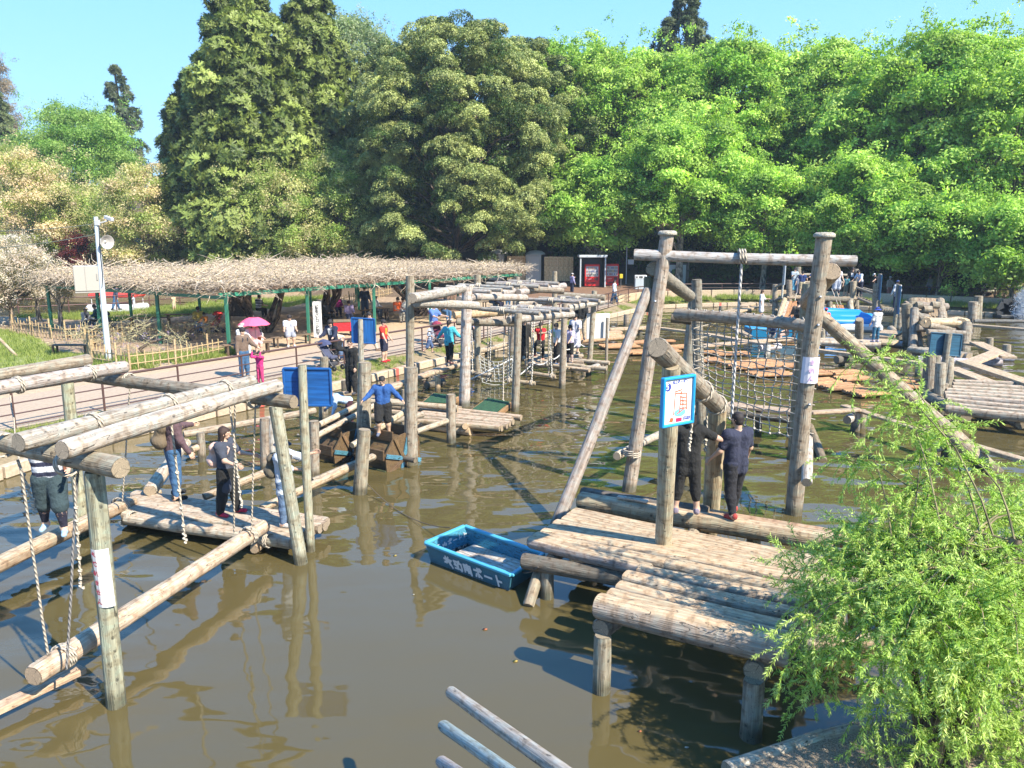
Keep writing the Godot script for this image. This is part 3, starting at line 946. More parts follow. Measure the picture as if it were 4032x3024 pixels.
func plant_meshes() -> void:
	M.sprays = clump_mesh(101, 30, V(.62,.22,.62), Vector2(.25, .15), M.leaf)
	M.airy = clump_mesh(102, 20, V(.6,.28,.6), Vector2(.19, .11), M.leaf)
	M.glossy = clump_mesh(103, 12, V(.19,.10,.19), Vector2(.17, .085), M.leaf_dark, .0)
	M.tuft = tuft_mesh(104, 9, .42, M.leaf_dark, .13)
	M.small = clump_mesh(105, 16, V(.26,.16,.26), Vector2(.085, .045), M.leaf)
	M.petals = clump_mesh(106, 20, V(.26,.17,.26), Vector2(.075, .07), M.leaf, .2)
	rng.seed = 107
	var s := Shape.new()
	for i in 16:
		var a := V(rnd(-.10, .10), 0, rnd(-.10, .10))
		var b := a + V(rnd(-.10, .10), rnd(.10, .24), rnd(-.10, .10))
		var w := V(rnd(-1, 1), 0, rnd(-1, 1)).normalized() * .008
		s.tone = Color.WHITE * rnd(.8, 1.1)
		s.blade(a - w, a + w, b, V(0,.8,0))
	M.grass_tuft = s.mesh(M.blade)
	s = Shape.new()   # a tangle of bare climbing twigs
	for i in 9:
		s.tone = Color.WHITE * rnd(.75, 1.15)
		var p := V(rnd(-.4, .4), rnd(-.1, .1), rnd(-.4, .4))
		var ps := PackedVector3Array([p])
		var d := V(rnd(-1, 1), rnd(-.1, .3), rnd(-1, 1)).normalized()
		for k in 5:
			d = (d + V(rnd(-.5, .5), rnd(-.35, .2), rnd(-.5, .5))).normalized()
			p += d * rnd(.12, .24)
			ps.append(p)
		s.tube(ps, PackedFloat32Array([.016, .015, .013, .011, .008, .004]), 4, false)
	for i in 14:   # young bronze leaf buds
		s.tone = Color(1.25, 1.05, .75) * rnd(.8, 1.2)
		var p := V(rnd(-.6, .6), rnd(-.05, .3), rnd(-.6, .6))
		var d := V(rnd(-1, 1), rnd(-.5, .6), rnd(-1, 1)).normalized() * .11
		var w := d.cross(Vector3.UP).normalized() * .022
		s.tri(p - w, p + w, p + d)
	M.twigs = s.mesh(M.bark)
func grass(called: String, poly: PackedVector2Array, h: float, n: int, size: float, low: Color, high: Color, seed_: int, thr := .5, slope := false) -> void:
	rng.seed = seed_
	var f := FastNoiseLite.new()
	f.seed = seed_; f.frequency = .35
	var lo := Vector2(1e9, 1e9)
	var hi := -lo
	for q in poly:
		lo = lo.min(q); hi = hi.max(q)
	var out := []
	var tones := PackedColorArray()
	for i in n * 60:
		if out.size() >= n: break
		var q := Vector2(rnd(lo.x, hi.x), rnd(lo.y, hi.y))
		if not Geometry2D.is_point_in_polygon(q, poly) or f.get_noise_2dv(q) * .5 + .5 < thr: continue
		var sc := size * rnd(.6, 1.3)
		out.append(Transform3D(Basis(Vector3.UP, rnd(0, TAU)).scaled(V(sc, sc * rnd(.6, 1.2), sc)), V(q.x, bank_height(q) if slope else h, q.y)))
		tones.append(low.lerp(high, rng.randf()))
	if out.is_empty(): return
	var o := scatter(self, numbered(called), M.grass_tuft, out, tones)
	tag(o, "green grass growing in tufts on the ground " + called.replace("_", " "), "grass", "", "stuff")

# ---- stroke lettering: each sign is a string of strokes, points as digit pairs on a 10 x 10 grid
const GLYPH := {
	"も": "4143465788 2363 2565", "ど": "2243 7252223447 4758688887 7182 8293", "れ": "3138 1333153816 3547627288 8898", "ま": "2373 2575 5157472737 4868", "せ": "1484 6167 3138486888", "ん": "5128192846566898",
	"救": "1353 3136 1645 5436 6152 5393 6577 8475 7599", "助": "1252 1258 5258 1848 1556 7173 6393 9398 7889", "用": "1289 1215 1218 8289 1282 1484 1686 5158", "ボ": "1383 5158 3628 6688 7182 8192", "ー": "1585", "ト": "3139 3575",
	"警": "1232 1535 1343 6191 2626 1686 2789 2979 2789", "察": "1282 1282 1323 4454 2565 1686 5659 3738", "官": "1282 1214 8284 3376 3336 3676 3969", "パ": "3219 6289 8192", "ロ": "2282 2228 8288 2888", "ル": "3236 3618 6268 6896", "巡": "1215 3225 5264 4748 1799 1949", "回": "1191 1119 9199 1999 3363 3336 6366 3666", "中": "2373 2326 7376 2676 5159",
	"こ": "2262 2868 2328", "の": "5327181456 5266889684", "に": "2128 4373 4868", "水": "5159 1343 4319 8355 5599", "上": "5158 5484 1898", "タ": "3117 3272 7228 3466", "ザ": "1484 3137 7175 7559 8191", "ン": "1243 9258 5819", "5": "7131 3134 3464 6476 7668 6838", "乗": "2272 1484 5159 5519 5599 1686", "ま2": "",
}
func strokes(s: Shape, ch: String, o: Vector3, x: Vector3, y: Vector3, thick: float) -> void:   # o: upper left corner, x across and y down the glyph
	var n := x.cross(y).normalized()
	for st in GLYPH.get(ch, "").split(" ", false):
		for i in range(0, st.length() - 3, 2):
			var a := o + x * (int(st[i]) / 10.0) + y * (int(st[i + 1]) / 10.0)
			var b := o + x * (int(st[i + 2]) / 10.0) + y * (int(st[i + 3]) / 10.0)
			if a.distance_to(b) < 1e-5: continue
			var d := (b - a).normalized() * thick * .45
			var w := n.cross((b - a).normalized()) * thick * .5
			s.quad(a - d + w, b + d + w, b + d - w, a - d - w)
			n = n   # each stroke lies a hair above the last
			o -= n * .0002
func lettering(parent: Node, text: String, o: Vector3, x: Vector3, y: Vector3, step: Vector3, thick: float, tone: Color) -> void:
	for i in text.length():
		var s := Shape.new()
		s.tone = tone
		strokes(s, text[i], Vector3.ZERO, x, y, thick)
		obj("character", s.mesh(M.paint), parent, o + step * i - where(parent)).set_meta("kind", "stuff")

func sheet(called: String, poly: PackedVector2Array, h: float, m: Material) -> MeshInstance3D:
	var s := Shape.new()
	for q in poly: s.put(V(q.x,h,q.y), Vector3.UP, q * .1)
	var ix := Geometry2D.triangulate_polygon(poly)
	for i in range(0, ix.size(), 3):
		var a := poly[ix[i]]
		var b := poly[ix[i + 1]]
		var c := poly[ix[i + 2]]
		if (b - a).cross(c - a) > 0: s.ix.append_array([ix[i], ix[i + 1], ix[i + 2]])
		else: s.ix.append_array([ix[i], ix[i + 2], ix[i + 1]])
	return struct(called, s.mesh(m))

func deck(parent: Node, a0: Vector3, a1: Vector3, b0: Vector3, b1: Vector3, n: int, r: float, tone: Color, worn: Color, flat := .72, jitter := .05, called := "log") -> void:   # n logs side by side, from a0-a1 to b0-b1
	for i in n:
		var t := float(i) / maxi(1, n - 1)
		var p := a0.lerp(b0, t)
		var q := a1.lerp(b1, t)
		var d := (q - p).normalized()
		var f := V(0, rnd(-.008, .008), 0)
		lg(parent, called, p + d * rnd(-jitter, jitter) + f, q + d * rnd(-jitter, jitter) + f, r * rnd(.93, 1.05), tone, -1.0, flat, worn, 12)

var KERB := PackedVector2Array([Vector2(-14.5, 2), Vector2(-12.6, -9), Vector2(-11.0, -15.9), Vector2(-10.2, -18.9), Vector2(-8.6, -21.7), Vector2(-6.3, -25.2), Vector2(-5.1, -27.1), Vector2(-3.7, -29.7), Vector2(-2.3, -32.1), Vector2(-.2, -35.6), Vector2(3.0, -42.0), Vector2(6.2, -48.8), Vector2(8.4, -52.6), Vector2(10.9, -55.6), Vector2(13.8, -56.8), Vector2(17.0, -57.4), Vector2(20.5, -57.0), Vector2(24.2, -54.9), Vector2(29.0, -51.4), Vector2(33.4, -48.0), Vector2(45, -40), Vector2(62, -30), Vector2(90, -14)])
var RAIL := PackedVector2Array([Vector2(-16.4, -11.5), Vector2(-12.1, -18.2), Vector2(-1.3, -35.2), Vector2(3.6, -44.4), Vector2(7.2, -52.4), Vector2(9.3, -57.0), Vector2(12.7, -60.2), Vector2(16.5, -60.8), Vector2(20.4, -60.9), Vector2(27.0, -58.4), Vector2(32.0, -55.6), Vector2(38.0, -52.0), Vector2(52, -43)])
func offset_line(p: PackedVector2Array, d: float) -> PackedVector2Array:
	var o := PackedVector2Array()
	for i in p.size():
		var t := (p[mini(i + 1, p.size() - 1)] - p[maxi(i - 1, 0)]).normalized()
		o.append(p[i] + Vector2(t.y, -t.x) * d)
	return o
func bank_height(q: Vector2) -> float:
	var d := 9.0
	for i in KERB.size() - 1: d = minf(d, q.distance_to(Geometry2D.get_closest_point_to_segment(q, KERB[i], KERB[i + 1])))
	return lerpf(.24, .5, clampf(d / 1.1, 0, 1))
func hill_height(x: float, z: float, f: FastNoiseLite) -> float:
	var edge := -67.0 if x < 22.0 else lerpf(-67.0, -44.0, clampf((x - 22.0) / 44.0, 0, 1))   # the foot of the wooded slope
	var d := maxf(0.0, edge - z)
	if x < -16.0: d = maxf(0.0, -68.0 - z)
	return .52 + .38 * smoothstep(-58.0, -66.0, z) * (1.0 if x > -16 else 0.0) + d * .30 / (1.0 + d * .012) + (f.get_noise_2d(x, z) + .3) * minf(1.5, d * .2)

func setting() -> void:
	# water
	var fw := FastNoiseLite.new(); fw.seed = 3; fw.frequency = .55; fw.fractal_octaves = 2
	var fs := FastNoiseLite.new(); fs.seed = 8; fs.frequency = 2.1; fs.fractal_octaves = 2
	var fa := FastNoiseLite.new(); fa.seed = 21; fa.frequency = .09; fa.fractal_octaves = 2
	var s := Shape.new()
	var rows := 640
	var cols := 420
	for j in rows:
		var z := -3.0 - 2.2 * (exp(3.45 * float(j) / rows) - 1.0) * 1.02
		var half := 9.0 + absf(z) * 1.02
		for i in cols:
			var x := (float(i) / (cols - 1) * 2.0 - 1.0) * half + .5
			var e := .05
			# calm close by under the deck, wind ripples on the left and over the open middle
			var calm := clampf((absf(z) - 6.5) / 9.0, .3, 1.0)
			calm = maxf(calm, clampf((-2.6 - x) / 2.5, 0, 1) * .62)
			var am := calm * (.55 + .9 * clampf(fa.get_noise_2d(x, z) + .35, 0, 1))
			var w := Vector2(x * .62 + z * .2, z * 1.25)
			var h0 := fw.get_noise_2d(w.x, w.y) * .050 + fs.get_noise_2d(w.x, w.y) * .0075
			var hx := fw.get_noise_2d(w.x + .62 * e, w.y) * .050 + fs.get_noise_2d(w.x + .62 * e, w.y) * .0075
			var hz := fw.get_noise_2d(w.x + .2 * e, w.y + 1.25 * e) * .050 + fs.get_noise_2d(w.x + .2 * e, w.y + 1.25 * e) * .0075
			var fade := 1.0 / (1.0 + absf(z) * .012)
			s.put(V(x,h0 * am * .1,z), V(-(hx - h0) / e * am * fade, 1.0, -(hz - h0) / e * am * fade).normalized())
	for j in rows - 1:
		for i in cols - 1:
			var a := j * cols + i
			s.ix.append_array([a, a + cols, a + 1, a + 1, a + cols, a + cols + 1])
	var wm := mat(Color(.076, .060, .024), .035)
	wm.vertex_color_use_as_albedo = false
	wm.metallic_specular = .5
	struct("water", s.mesh(wm))
	s = Shape.new()   # the pond goes on beyond the sides of the picture
	var sd := 9.0 + 72.0
	for q in [[-160.0, -60.0, -12.5, 40.0], [12.5, 160.0, -3.0, 40.0], [-12.5, 12.5, -3.0, 40.0]]:
		s.quad(V(q[0],-.006,q[3]), V(q[1],-.006,q[3]), V(q[1],-.006,q[2]), V(q[0],-.006,q[2]))
	struct("water_beyond", s.mesh(wm))
	# back pond behind the trellis
	s = Shape.new()
	for j in 60:
		for i in 60:
			var x := -170.0 + 155.0 * i / 59.0
			var z := -34.0 - 38.0 * j / 59.0
			s.put(V(x,.04,z), V(fw.get_noise_2d(x * 3, z * 3) * .06, 1, fs.get_noise_2d(x, z * 3) * .05).normalized())
	for j in 59:
		for i in 59:
			var a := j * 60 + i
			s.ix.append_array([a, a + 60, a + 1, a + 1, a + 60, a + 61])
	struct("back_pond_water", s.mesh(wm))
	# the land: one sheet from the pond's edge to the horizon, the back pond cut out of it
	var land := offset_line(KERB, 1.1)
	land[0] = Vector2(-15.6, 2)
	land.append_array([Vector2(400, 20), Vector2(400, -400), Vector2(-400, -400), Vector2(-400, -66), Vector2(-40, -66), Vector2(-23, -64), Vector2(-20.5, -58), Vector2(-22.5, -52), Vector2(-24.5, -48), Vector2(-29, -45.3), Vector2(-50, -42), Vector2(-400, -30), Vector2(-400, 60), Vector2(-15.6, 60)])
	var soil := ground_mat(Color(.25, .165, .10), Color(.38, .275, .18), .02, 41, .22)
	sheet("ground", land, .5, soil)
	var skirt := Shape.new()
	for i in land.size() - 1:
		var a := land[i]
		var b := land[i + 1]
		if a.distance_to(b) > 100: continue
		skirt.quad(V(b.x,-.6,b.y), V(a.x,-.6,a.y), V(a.x,.497,a.y), V(b.x,.497,b.y))
	var shore := offset_line(KERB, 1.1)
	shore[0] = Vector2(-15.6, 2)
	for i in KERB.size() - 1:
		skirt.quad(V(KERB[i].x,.24,KERB[i].y), V(shore[i].x,.501,shore[i].y), V(shore[i + 1].x,.501,shore[i + 1].y), V(KERB[i + 1].x,.24,KERB[i + 1].y))
		skirt.quad(V(KERB[i + 1].x,-.6,KERB[i + 1].y), V(KERB[i].x,-.6,KERB[i].y), V(KERB[i].x,.24,KERB[i].y), V(KERB[i + 1].x,.24,KERB[i + 1].y))
	struct("bank", skirt.mesh(ground_mat(Color(.18, .135, .07), Color(.27, .205, .12), .03, 43, .5)))
	# kerb blocks along the water
	var conc := ground_mat(Color(.36, .28, .19), Color(.48, .385, .28), .03, 45, .6)
	var kerb := Node3D.new()
	kerb.name = "kerb"
	add_child(kerb)
	kerb.set_meta("kind", "structure")
	rng.seed = 77
	for i in range(1, 19):
		var a := KERB[i]
		var b := KERB[i + 1]
		var n := int(a.distance_to(b) / 1.2) + 1
		for k in n:
			var p := a.lerp(b, (k + .03) / n)
			var q := a.lerp(b, (k + .97) / n)
			s = Shape.new()
			s.tone = vary(Color.WHITE, .09)
			var hh := .22 + rnd(-.012, .012)
			s.bar(V(0,0,0), V(q.x - p.x,0,q.y - p.y), .2, hh + .06, .02)
			obj("kerb_block", s.mesh(conc), kerb, V(p.x, (hh + .06) * .5, p.y))
			if k == 1 and i % 2 == 0:   # every so often a red painted mark
				s = Shape.new()
				s.tone = Color(.62, .13, .10)
				var d2 := (q - p).normalized()
				s.bar(Vector3.ZERO, V(d2.x,0,d2.y) * .22, .206, hh + .066, .02)
				obj("painted_mark", s.mesh(M.paint), kerb, V(p.x, (hh + .06) * .5, p.y) + V(d2.x,0,d2.y) * .4)
	# retaining wall of panels round the far bank
	var wall := Node3D.new()
	wall.name = "retaining_wall"
	add_child(wall)
	wall.set_meta("kind", "structure")
	var wl := offset_line(KERB, 1.7)
	for i in range(12, 20):
		var a := wl[i]
		var b := wl[i + 1]
		var n := int(a.distance_to(b) / 1.9) + 1
		for k in n:
			var p := a.lerp(b, (k + .02) / n)
			var q := a.lerp(b, (k + .98) / n)
			s = Shape.new()
			s.tone = vary(Color(1.02, .96, .9), .1)
			s.bar(Vector3.ZERO, V(q.x - p.x,0,q.y - p.y), .16, .62, .02)
			obj("wall_panel", s.mesh(conc), wall, V(p.x,.80,p.y))
	# path, verges, lawn
	var inner := offset_line(RAIL, .15)
	var outer := offset_line(RAIL, 4.3)
	var pth := PackedVector2Array(inner)
	outer.reverse()
	pth.append_array(outer)
	sheet("path", pth, .508, ground_mat(Color(.34, .255, .18), Color(.41, .315, .225), .04, 47, .35))
	sheet("dirt_path", PackedVector2Array([Vector2(-22, -11), Vector2(-12.4, -24.2), Vector2(-5.2, -36), Vector2(-1.5, -43), Vector2(2.0, -52), Vector2(3.0, -60), Vector2(-3, -60), Vector2(-8.0, -46), Vector2(-11.4, -31.4), Vector2(-13.0, -28.0), Vector2(-17, -25.6), Vector2(-30, -14)]), .504, ground_mat(Color(.36, .265, .165), Color(.45, .335, .215), .025, 48, .3))
	s = Shape.new()   # the trodden ground before the vending machines climbs gently
	var zz := [-56.5, -60.5, -65.6, -69.5]
	var hy := [.50, .66, .945, 1.24]
	for k in 3: s.quad(V(-6.5 + k * 1.5,hy[k],zz[k]), V(11.5 + k * 1.5,hy[k],zz[k]), V(13.0 + k * 1.5,hy[k + 1],zz[k + 1]), V(-5.0 + k * .5,hy[k + 1],zz[k + 1]))
	struct("leaf_litter_ground", s.mesh(ground_mat(Color(.13, .07, .04), Color(.23, .13, .075), .06, 49, .5)))
	# hill: the wooded slope round the far side
	var fh := FastNoiseLite.new(); fh.seed = 6; fh.frequency = .05; fh.fractal_octaves = 3
	s = Shape.new()
	var gx := 110
	var gz := 60
	for j in gz:
		for i in gx:
			var x := -190.0 + 380.0 * i / (gx - 1)
			var z := (-43.0 if x > 40 else -60.0) - 130.0 * pow(float(j) / (gz - 1), 1.5)
			if x > 20 and x <= 40: z = lerpf(-60.0, -50.0, (x - 20.0) / 20.0) - 125.0 * pow(float(j) / (gz - 1), 1.5)
			if x < -18: z -= 8.0
			var h := hill_height(x, z, fh)
			s.put(V(x, h + (-.06 if j == 0 else .0), z), V(hill_height(x - .5, z, fh) - hill_height(x + .5, z, fh), 1.0, hill_height(x, z - .5, fh) - hill_height(x, z + .5, fh)).normalized())
	for j in gz - 1:
		for i in gx - 1:
			var a := j * gx + i
			s.ix.append_array([a, a + gx, a + 1, a + 1, a + gx, a + gx + 1])
	struct("hill", s.mesh(ground_mat(Color(.085, .058, .036), Color(.18, .12, .075), .05, 51, .3)))
	# near bank under the willow
	s = Shape.new()
	var nb := PackedVector3Array([V(2.08,0.3,-6.34), V(2.77,0.3,-6.69), V(3.34,0.3,-6.89), V(4.07,0.3,-7.06), V(5.5,0.3,-7.47)])
	var far_edge := nb[4] + V(8,0,-1)
	var up := V(0,.34,0)
	var edge := PackedVector2Array([Vector2(1.2, -5.6)])
	for q in nb: edge.append(Vector2(q.x, q.z))
	edge.append_array([Vector2(30, -10), Vector2(30, 40), Vector2(.6, 40), Vector2(.6, -4.6)])
	sheet("near_bank", edge, .3, ground_mat(Color(.13, .095, .06), Color(.32, .25, .18), .09, 53, .9))
	for i in edge.size() - 4:
		s.quad(V(edge[i].x,-.5,edge[i].y), V(edge[i + 1].x,-.5,edge[i + 1].y), V(edge[i + 1].x,.298,edge[i + 1].y), V(edge[i].x,.298,edge[i].y))
	struct("near_bank_edge_soil", s.mesh(soil))
	# grass
	var g0 := Color(.18, .25, .045)
	var g1 := Color(.38, .42, .12)
	var strip := PackedVector2Array(offset_line(KERB, .14).slice(1, 18))
	var back := PackedVector2Array(RAIL.slice(0, 9))
	back.reverse()
	strip.append_array(back)
	grass("on_the_bank", strip, .5, 7000, .6, g0, g1, 61, .44, true)
	var lawn := PackedVector2Array([Vector2(-13.4, -28.2), Vector2(-16, -29), Vector2(-18.2, -30.6), Vector2(-21.5, -34.8), Vector2(-25.5, -38.5), Vector2(-36, -41), Vector2(-42, -36), Vector2(-30, -20), Vector2(-17.6, -25.4)])
	grass("on_the_lawn", lawn, .5, 8500, 1.0, g0, g1, 62, .2)
	sheet("lawn", lawn, .504, ground_mat(Color(.15, .19, .045), Color(.27, .285, .10), .04, 63, .5))
	grass("by_the_bamboo_fence", PackedVector2Array([Vector2(-13.0, -26.9), Vector2(-10.9, -30.6), Vector2(-11.6, -31.6), Vector2(-15.4, -29.4), Vector2(-18, -30.2), Vector2(-17, -27.4), Vector2(-14.6, -26.2)]), .5, 2600, 1.0, g0, g1, 64, .36)
	grass("under_the_back_railing", PackedVector2Array([Vector2(-29, -44.6), Vector2(-24.2, -47.2), Vector2(-20.4, -57), Vector2(-14, -60), Vector2(-15, -50), Vector2(-22, -42.5)]), .5, 3500, 1.3, g0, g1, 65, .42)
	grass("at_the_far_bank", PackedVector2Array([Vector2(9.4, -54.5), Vector2(13.8, -57.0), Vector2(17, -57.6), Vector2(24.2, -55.2), Vector2(33.4, -48.3), Vector2(45, -40.5), Vector2(45.6, -41.6), Vector2(33.6, -49.8), Vector2(24.6, -56.4), Vector2(17, -59.0), Vector2(13.2, -58.6), Vector2(9, -56.4)]), .52, 3500, 1.6, g0, g1, 66, .42)

func sky_and_sun() -> void:
	var cam := Camera3D.new()
	cam.name = "camera"
	cam.fov = 53.06
	cam.far = 900.0
	cam.position = V(0,5.15,0)
	cam.rotation.x = deg_to_rad(-10.9)
	cam.current = true
	add_child(cam)
	var env := Environment.new()
	env.background_mode = Environment.BG_SKY
	var sm := ProceduralSkyMaterial.new()
	sm.sky_top_color = Color(.27, .52, .80)
	sm.sky_horizon_color = Color(.58, .74, .85)
	sm.sky_curve = .22
	sm.ground_horizon_color = Color(.5, .55, .5)
	sm.ground_bottom_color = Color(.3, .3, .25)
	sm.sun_angle_max = 1.0
	sm.sky_energy_multiplier = 1.0
	env.sky = Sky.new()
	env.sky.sky_material = sm
	env.tonemap_mode = Environment.TONE_MAPPER_LINEAR
	env.tonemap_exposure = 2.6
	env.background_energy_multiplier = .95
	env.sdfgi_enabled = true
	env.ssao_enabled = true
	env.ssil_enabled = true
	env.fog_enabled = true
	env.fog_density = .0004
	env.fog_light_color = Color(.80, .88, .95)
	var we := WorldEnvironment.new()
	we.name = "world"
	we.environment = env
	add_child(we)
	var sun := DirectionalLight3D.new()
	sun.name = "sun"
	sun.light_energy = 1.6
	sun.light_color = Color(1.0, .965, .90)
	sun.light_angular_distance = .53
	sun.shadow_enabled = true
	var az := deg_to_rad(-50.0)
	var el := deg_to_rad(43.0)
	add_child(sun)
	sun.look_at_from_position(Vector3.ZERO, V(sin(az) * cos(el), -sin(el), -cos(az) * cos(el)))

# ---- the log course on the left
func left_frame() -> void:
	rng.seed = 201
	var t := thing("rope_course", V(-4.42,0,-7.76), "tall weathered log frame on four posts at the left, ropes hanging from its beams", "log frame")
	var g := Color(.40, .41, .31)
	post(t, V(-4.42,0,-7.76), V(-4.39,2.72,-7.76), .105, g)
	post(t, V(-3.38,0,-11.56), V(-3.64,2.58,-11.56), .105, g)
	post(t, V(-7.52,0,-12.76), V(-7.51,2.75,-12.76), .10, g)
	post(t, V(-7.5,0,-9.3), V(-7.4,2.72,-9.3), .105, g)
	var cb := lg(t, "cross_beam", V(-7.39,2.83,-9.45), V(-3.98,2.83,-7.52), .115, GREY)
	var cb2 := lg(t, "cross_beam", V(-7.37,2.83,-12.89), V(-3.1,2.83,-10.68), .105, GREY * .75)
	lg(t, "top_beam", V(-5.1,3.05,-7.69), V(-3.82,3.05,-11.12), .105, SILVER, .098)
	lg(t, "top_beam", V(-4.49,3.05,-7.41), V(-3.34,3.05,-10.78), .108, SILVER, .10)
	lg(t, "top_beam", V(-7.34,3.05,-10.31), V(-6.32,3.05,-12.41), .105, SILVER)
	lg(t, "top_beam", V(-8.14,3.02,-11.47), V(-7.4,3.02,-13.29), .105, GREY * .95)
	# lashings round the beams
	var l1a := V(-5.1,3.05,-7.69)
	var l1b := V(-3.82,3.05,-11.12)
	for k in [.25, .56, .84]: lashing(t, l1a.lerp(l1b, k), l1b - l1a, .107, 2)
	var l3a := V(-7.34,3.05,-10.31)
	var l3b := V(-6.32,3.05,-12.41)
	for k in [.25, .73]: lashing(t, l3a.lerp(l3b, k), l3b - l3a, .107, 2)
	for q in [V(-5.74,2.83,-8.39), V(-4.62,2.83,-7.7)]: lashing(t, q, V(-3.98,2.83,-7.52) - V(-6.18,2.83,-8.78), .12, 2)
	for q in [V(-6.24,2.83,-12.33), V(-3.71,2.83,-10.84)]: lashing(t, q, V(-3.1,2.83,-10.68) - V(-7.37,2.83,-12.89), .107, 2)
	# the paper on the near post
	var s := Shape.new()
	var p0 := V(-4.48,1.88,-7.76)
	var p1 := V(-4.3,1.9,-7.76)
	var p2 := V(-4.49,1.22,-7.76)
	var o := V(0,0,.128)
	var wd := (p1 - p0) * 1.0
	var dn := p2 - p0
	for k in 5:   # bent round the post
		var a0 := -1.05 + k * .42
		var c0 := p0 + wd * .5
		var q := func(an, v): return V(c0.x + sin(an) * .111, c0.y, p0.z + cos(an) * .111) + dn * v + V(.022 * v,0,0)
		s.tone = Color(.68, .68, .68)
		s.quad(q.call(a0, 1), q.call(a0 + .42, 1), q.call(a0 + .42, 0), q.call(a0, 0))
	var pn := obj("paper_notice", s.mesh(M.paint), t, -t.position)
	var c1 := p0 + wd * .5 + V(-.098,-.015,.118 + .0)
	lettering(pn, "もどれません", p0 + wd * .5 + V(-.066,-.01,.108), V(.072,0,.035), V(.002,-.072,0), dn / 6.15 + V(.004,0,0), .011, Color(.55, .03, .08))
	# ropes, logs and the people's walkway
	knotted_rope(V(-7.52,2.8,-11.29), V(-7.15,2,-10.74), "knotted rope hanging at the far left, partly behind the cross beam", 0, .014)
	knotted_rope(V(-5.72,2.61,-8.57), V(-5.6,2.08,-8.57), "short thick knotted rope with tassel above the striped man's elbow", 3, .02)
	knotted_rope(V(-4.6,2.75,-7.76), V(-4.66,1.52,-7.76), "long white knotted rope hanging beside the post with the paper", 6, .016)
	var r1 := l1a.lerp(l1b, .56) - V(0,.1,0)
	var r2 := l1a.lerp(l1b, .86) - V(0,.1,0)
	knotted_rope(r1, V(r1.x + .05,1.28,r1.z), "white knotted rope ending over the near edge of the log raft", 5, .018)
	knotted_rope(r2, V(r2.x + .06,1.40,r2.z), "white knotted rope beside the woman's pink backpack", 5, .018)
	rp(thing("suspension_rope", V(-5.03,2.81,-7.57), "thin rope holding up the near end of the swinging log", "rope"), "strand", V(-5.03,2.81,-7.57), V(-5.12,0.62,-7.77), .014)
	rp(thing("suspension_rope", V(-4.59,2.73,-7.82), "dark twisted rope holding the swinging log behind the notice post", "rope"), "strand", V(-4.59,2.73,-7.82), V(-4.82,0.55,-7.59), .014, 0.0, Color(.24, .23, .22))
	rp(thing("suspension_rope", (r2 + V(.05,0,-.1)), "thin slanting rope tied to the far end of the swinging log", "rope"), "strand", (r2 + V(.05,0,-.1)), V(-4.32,0.62,-11.3), .014)
	rp(thing("suspension_rope", V(-3.77,2.75,-11.05), "thin rope from the frame to the lashing on the swinging log", "rope"), "strand", V(-3.77,2.75,-11.05), V(-4.06,0.58,-11.32), .014)
	rp(thing("suspension_rope", V(-6.4,2.72,-12.66), "thin rope down to the end of the flat walking log", "rope"), "strand", V(-6.4,2.72,-12.66), V(-6.85,0.55,-12.88), .013)
	var sl := thing("swinging_log", V(-5.15,0.5,-7.53), "long worn tan log slung on ropes from lower left to the raft", "log")
	var sa := V(-5.15,0.5,-7.53)
	var sb := V(-4.05,0.5,-11.92)
	lg(sl, "log", sa, sb, .125, Color(.55, .43, .31), .115, .9, Color(.60, .48, .36, .8), 18)
	for k in [.09, .90]: lashing(sl, sa.lerp(sb, k), sb - sa, .128, 3)
	var pk := thing("plank_end", V(-5.43,0.2,-7.36), "short wet plank lying on the water at the lower left edge", "plank")
	plank(pk, "plank", V(-5.81,0.16,-6.99), V(-5.04,0.16,-8.24), .17, .08, Color(.60, .44, .30))
	var wl := thing("walking_log", V(-7.52,0.42,-10.59), "flat topped log carrying the man in the striped shirt", "log")
	lg(wl, "log", V(-7.82,0.36,-9.88), V(-7,0.36,-13.51), .15, Color(.42, .32, .21), .13, .55, Color(.62, .50, .36, .9), 16)
	lashing(wl, V(-7.08,0.36,-13.26), V(-7,0.36,-13.51) - V(-7.61,0.36,-10.72), .145, 3)
	# raft
	var d := thing("log_raft", V(-5.18,0.2,-12.95), "floating raft of split logs with three people standing on it", "raft")
	rng.seed = 203
	deck(d, V(-7.24,0.25,-14.13), V(-3.19,0.25,-12.69), V(-6.85,0.25,-12.91), V(-3.62,0.25,-11.83), 8, .105, Color(.46, .40, .33), Color(.60, .48, .36, .85), .7)
	lg(d, "bearer", V(-6.96,0.1,-13.12), V(-7.1,0.1,-14.73), .085, PALE)
	lg(d, "bearer", V(-4.23,0.1,-11.88), V(-3.98,0.1,-13.3), .085, PALE)
	lashing(d, V(-6.72,0.25,-12.91), V(-3.62,0.25,-11.83) - V(-6.85,0.25,-12.91), .11, 3, .012)
	lashing(d, V(-4,0.25,-11.9), V(-3.62,0.25,-11.83) - V(-6.85,0.25,-12.91), .11, 3, .012)
	# sloping logs up to the raft from the bank side
	var f := thing("footbridge_log", V(-6.78,0.45,-13.71), "thick log with cut flat end sloping onto the raft behind the man in jeans", "log")
	lg(f, "log", V(-6.85,0.42,-13.91), V(-7.28,0.62,-16.59), .125, Color(.55, .46, .36), .12, .7, Color(.62, .51, .39, .8), 16)
	var pp := thing("mooring_post", V(-7.22,0,-17.25), "short grey post with a cross stub behind the man with the khaki backpack", "post")
	post(pp, V(-7.22,0,-17.25), V(-7.2,0.68,-17.25), .10, GREY)
	lg(pp, "stub", V(-7.3,0.33,-17.25) + V(-.05,0,.22), V(-7.25,0.35,-17.25), .075, PALE)
	for q in [[V(-6.63,0,-19.98), V(-5.48,0,-16.6), "post"]]: pass
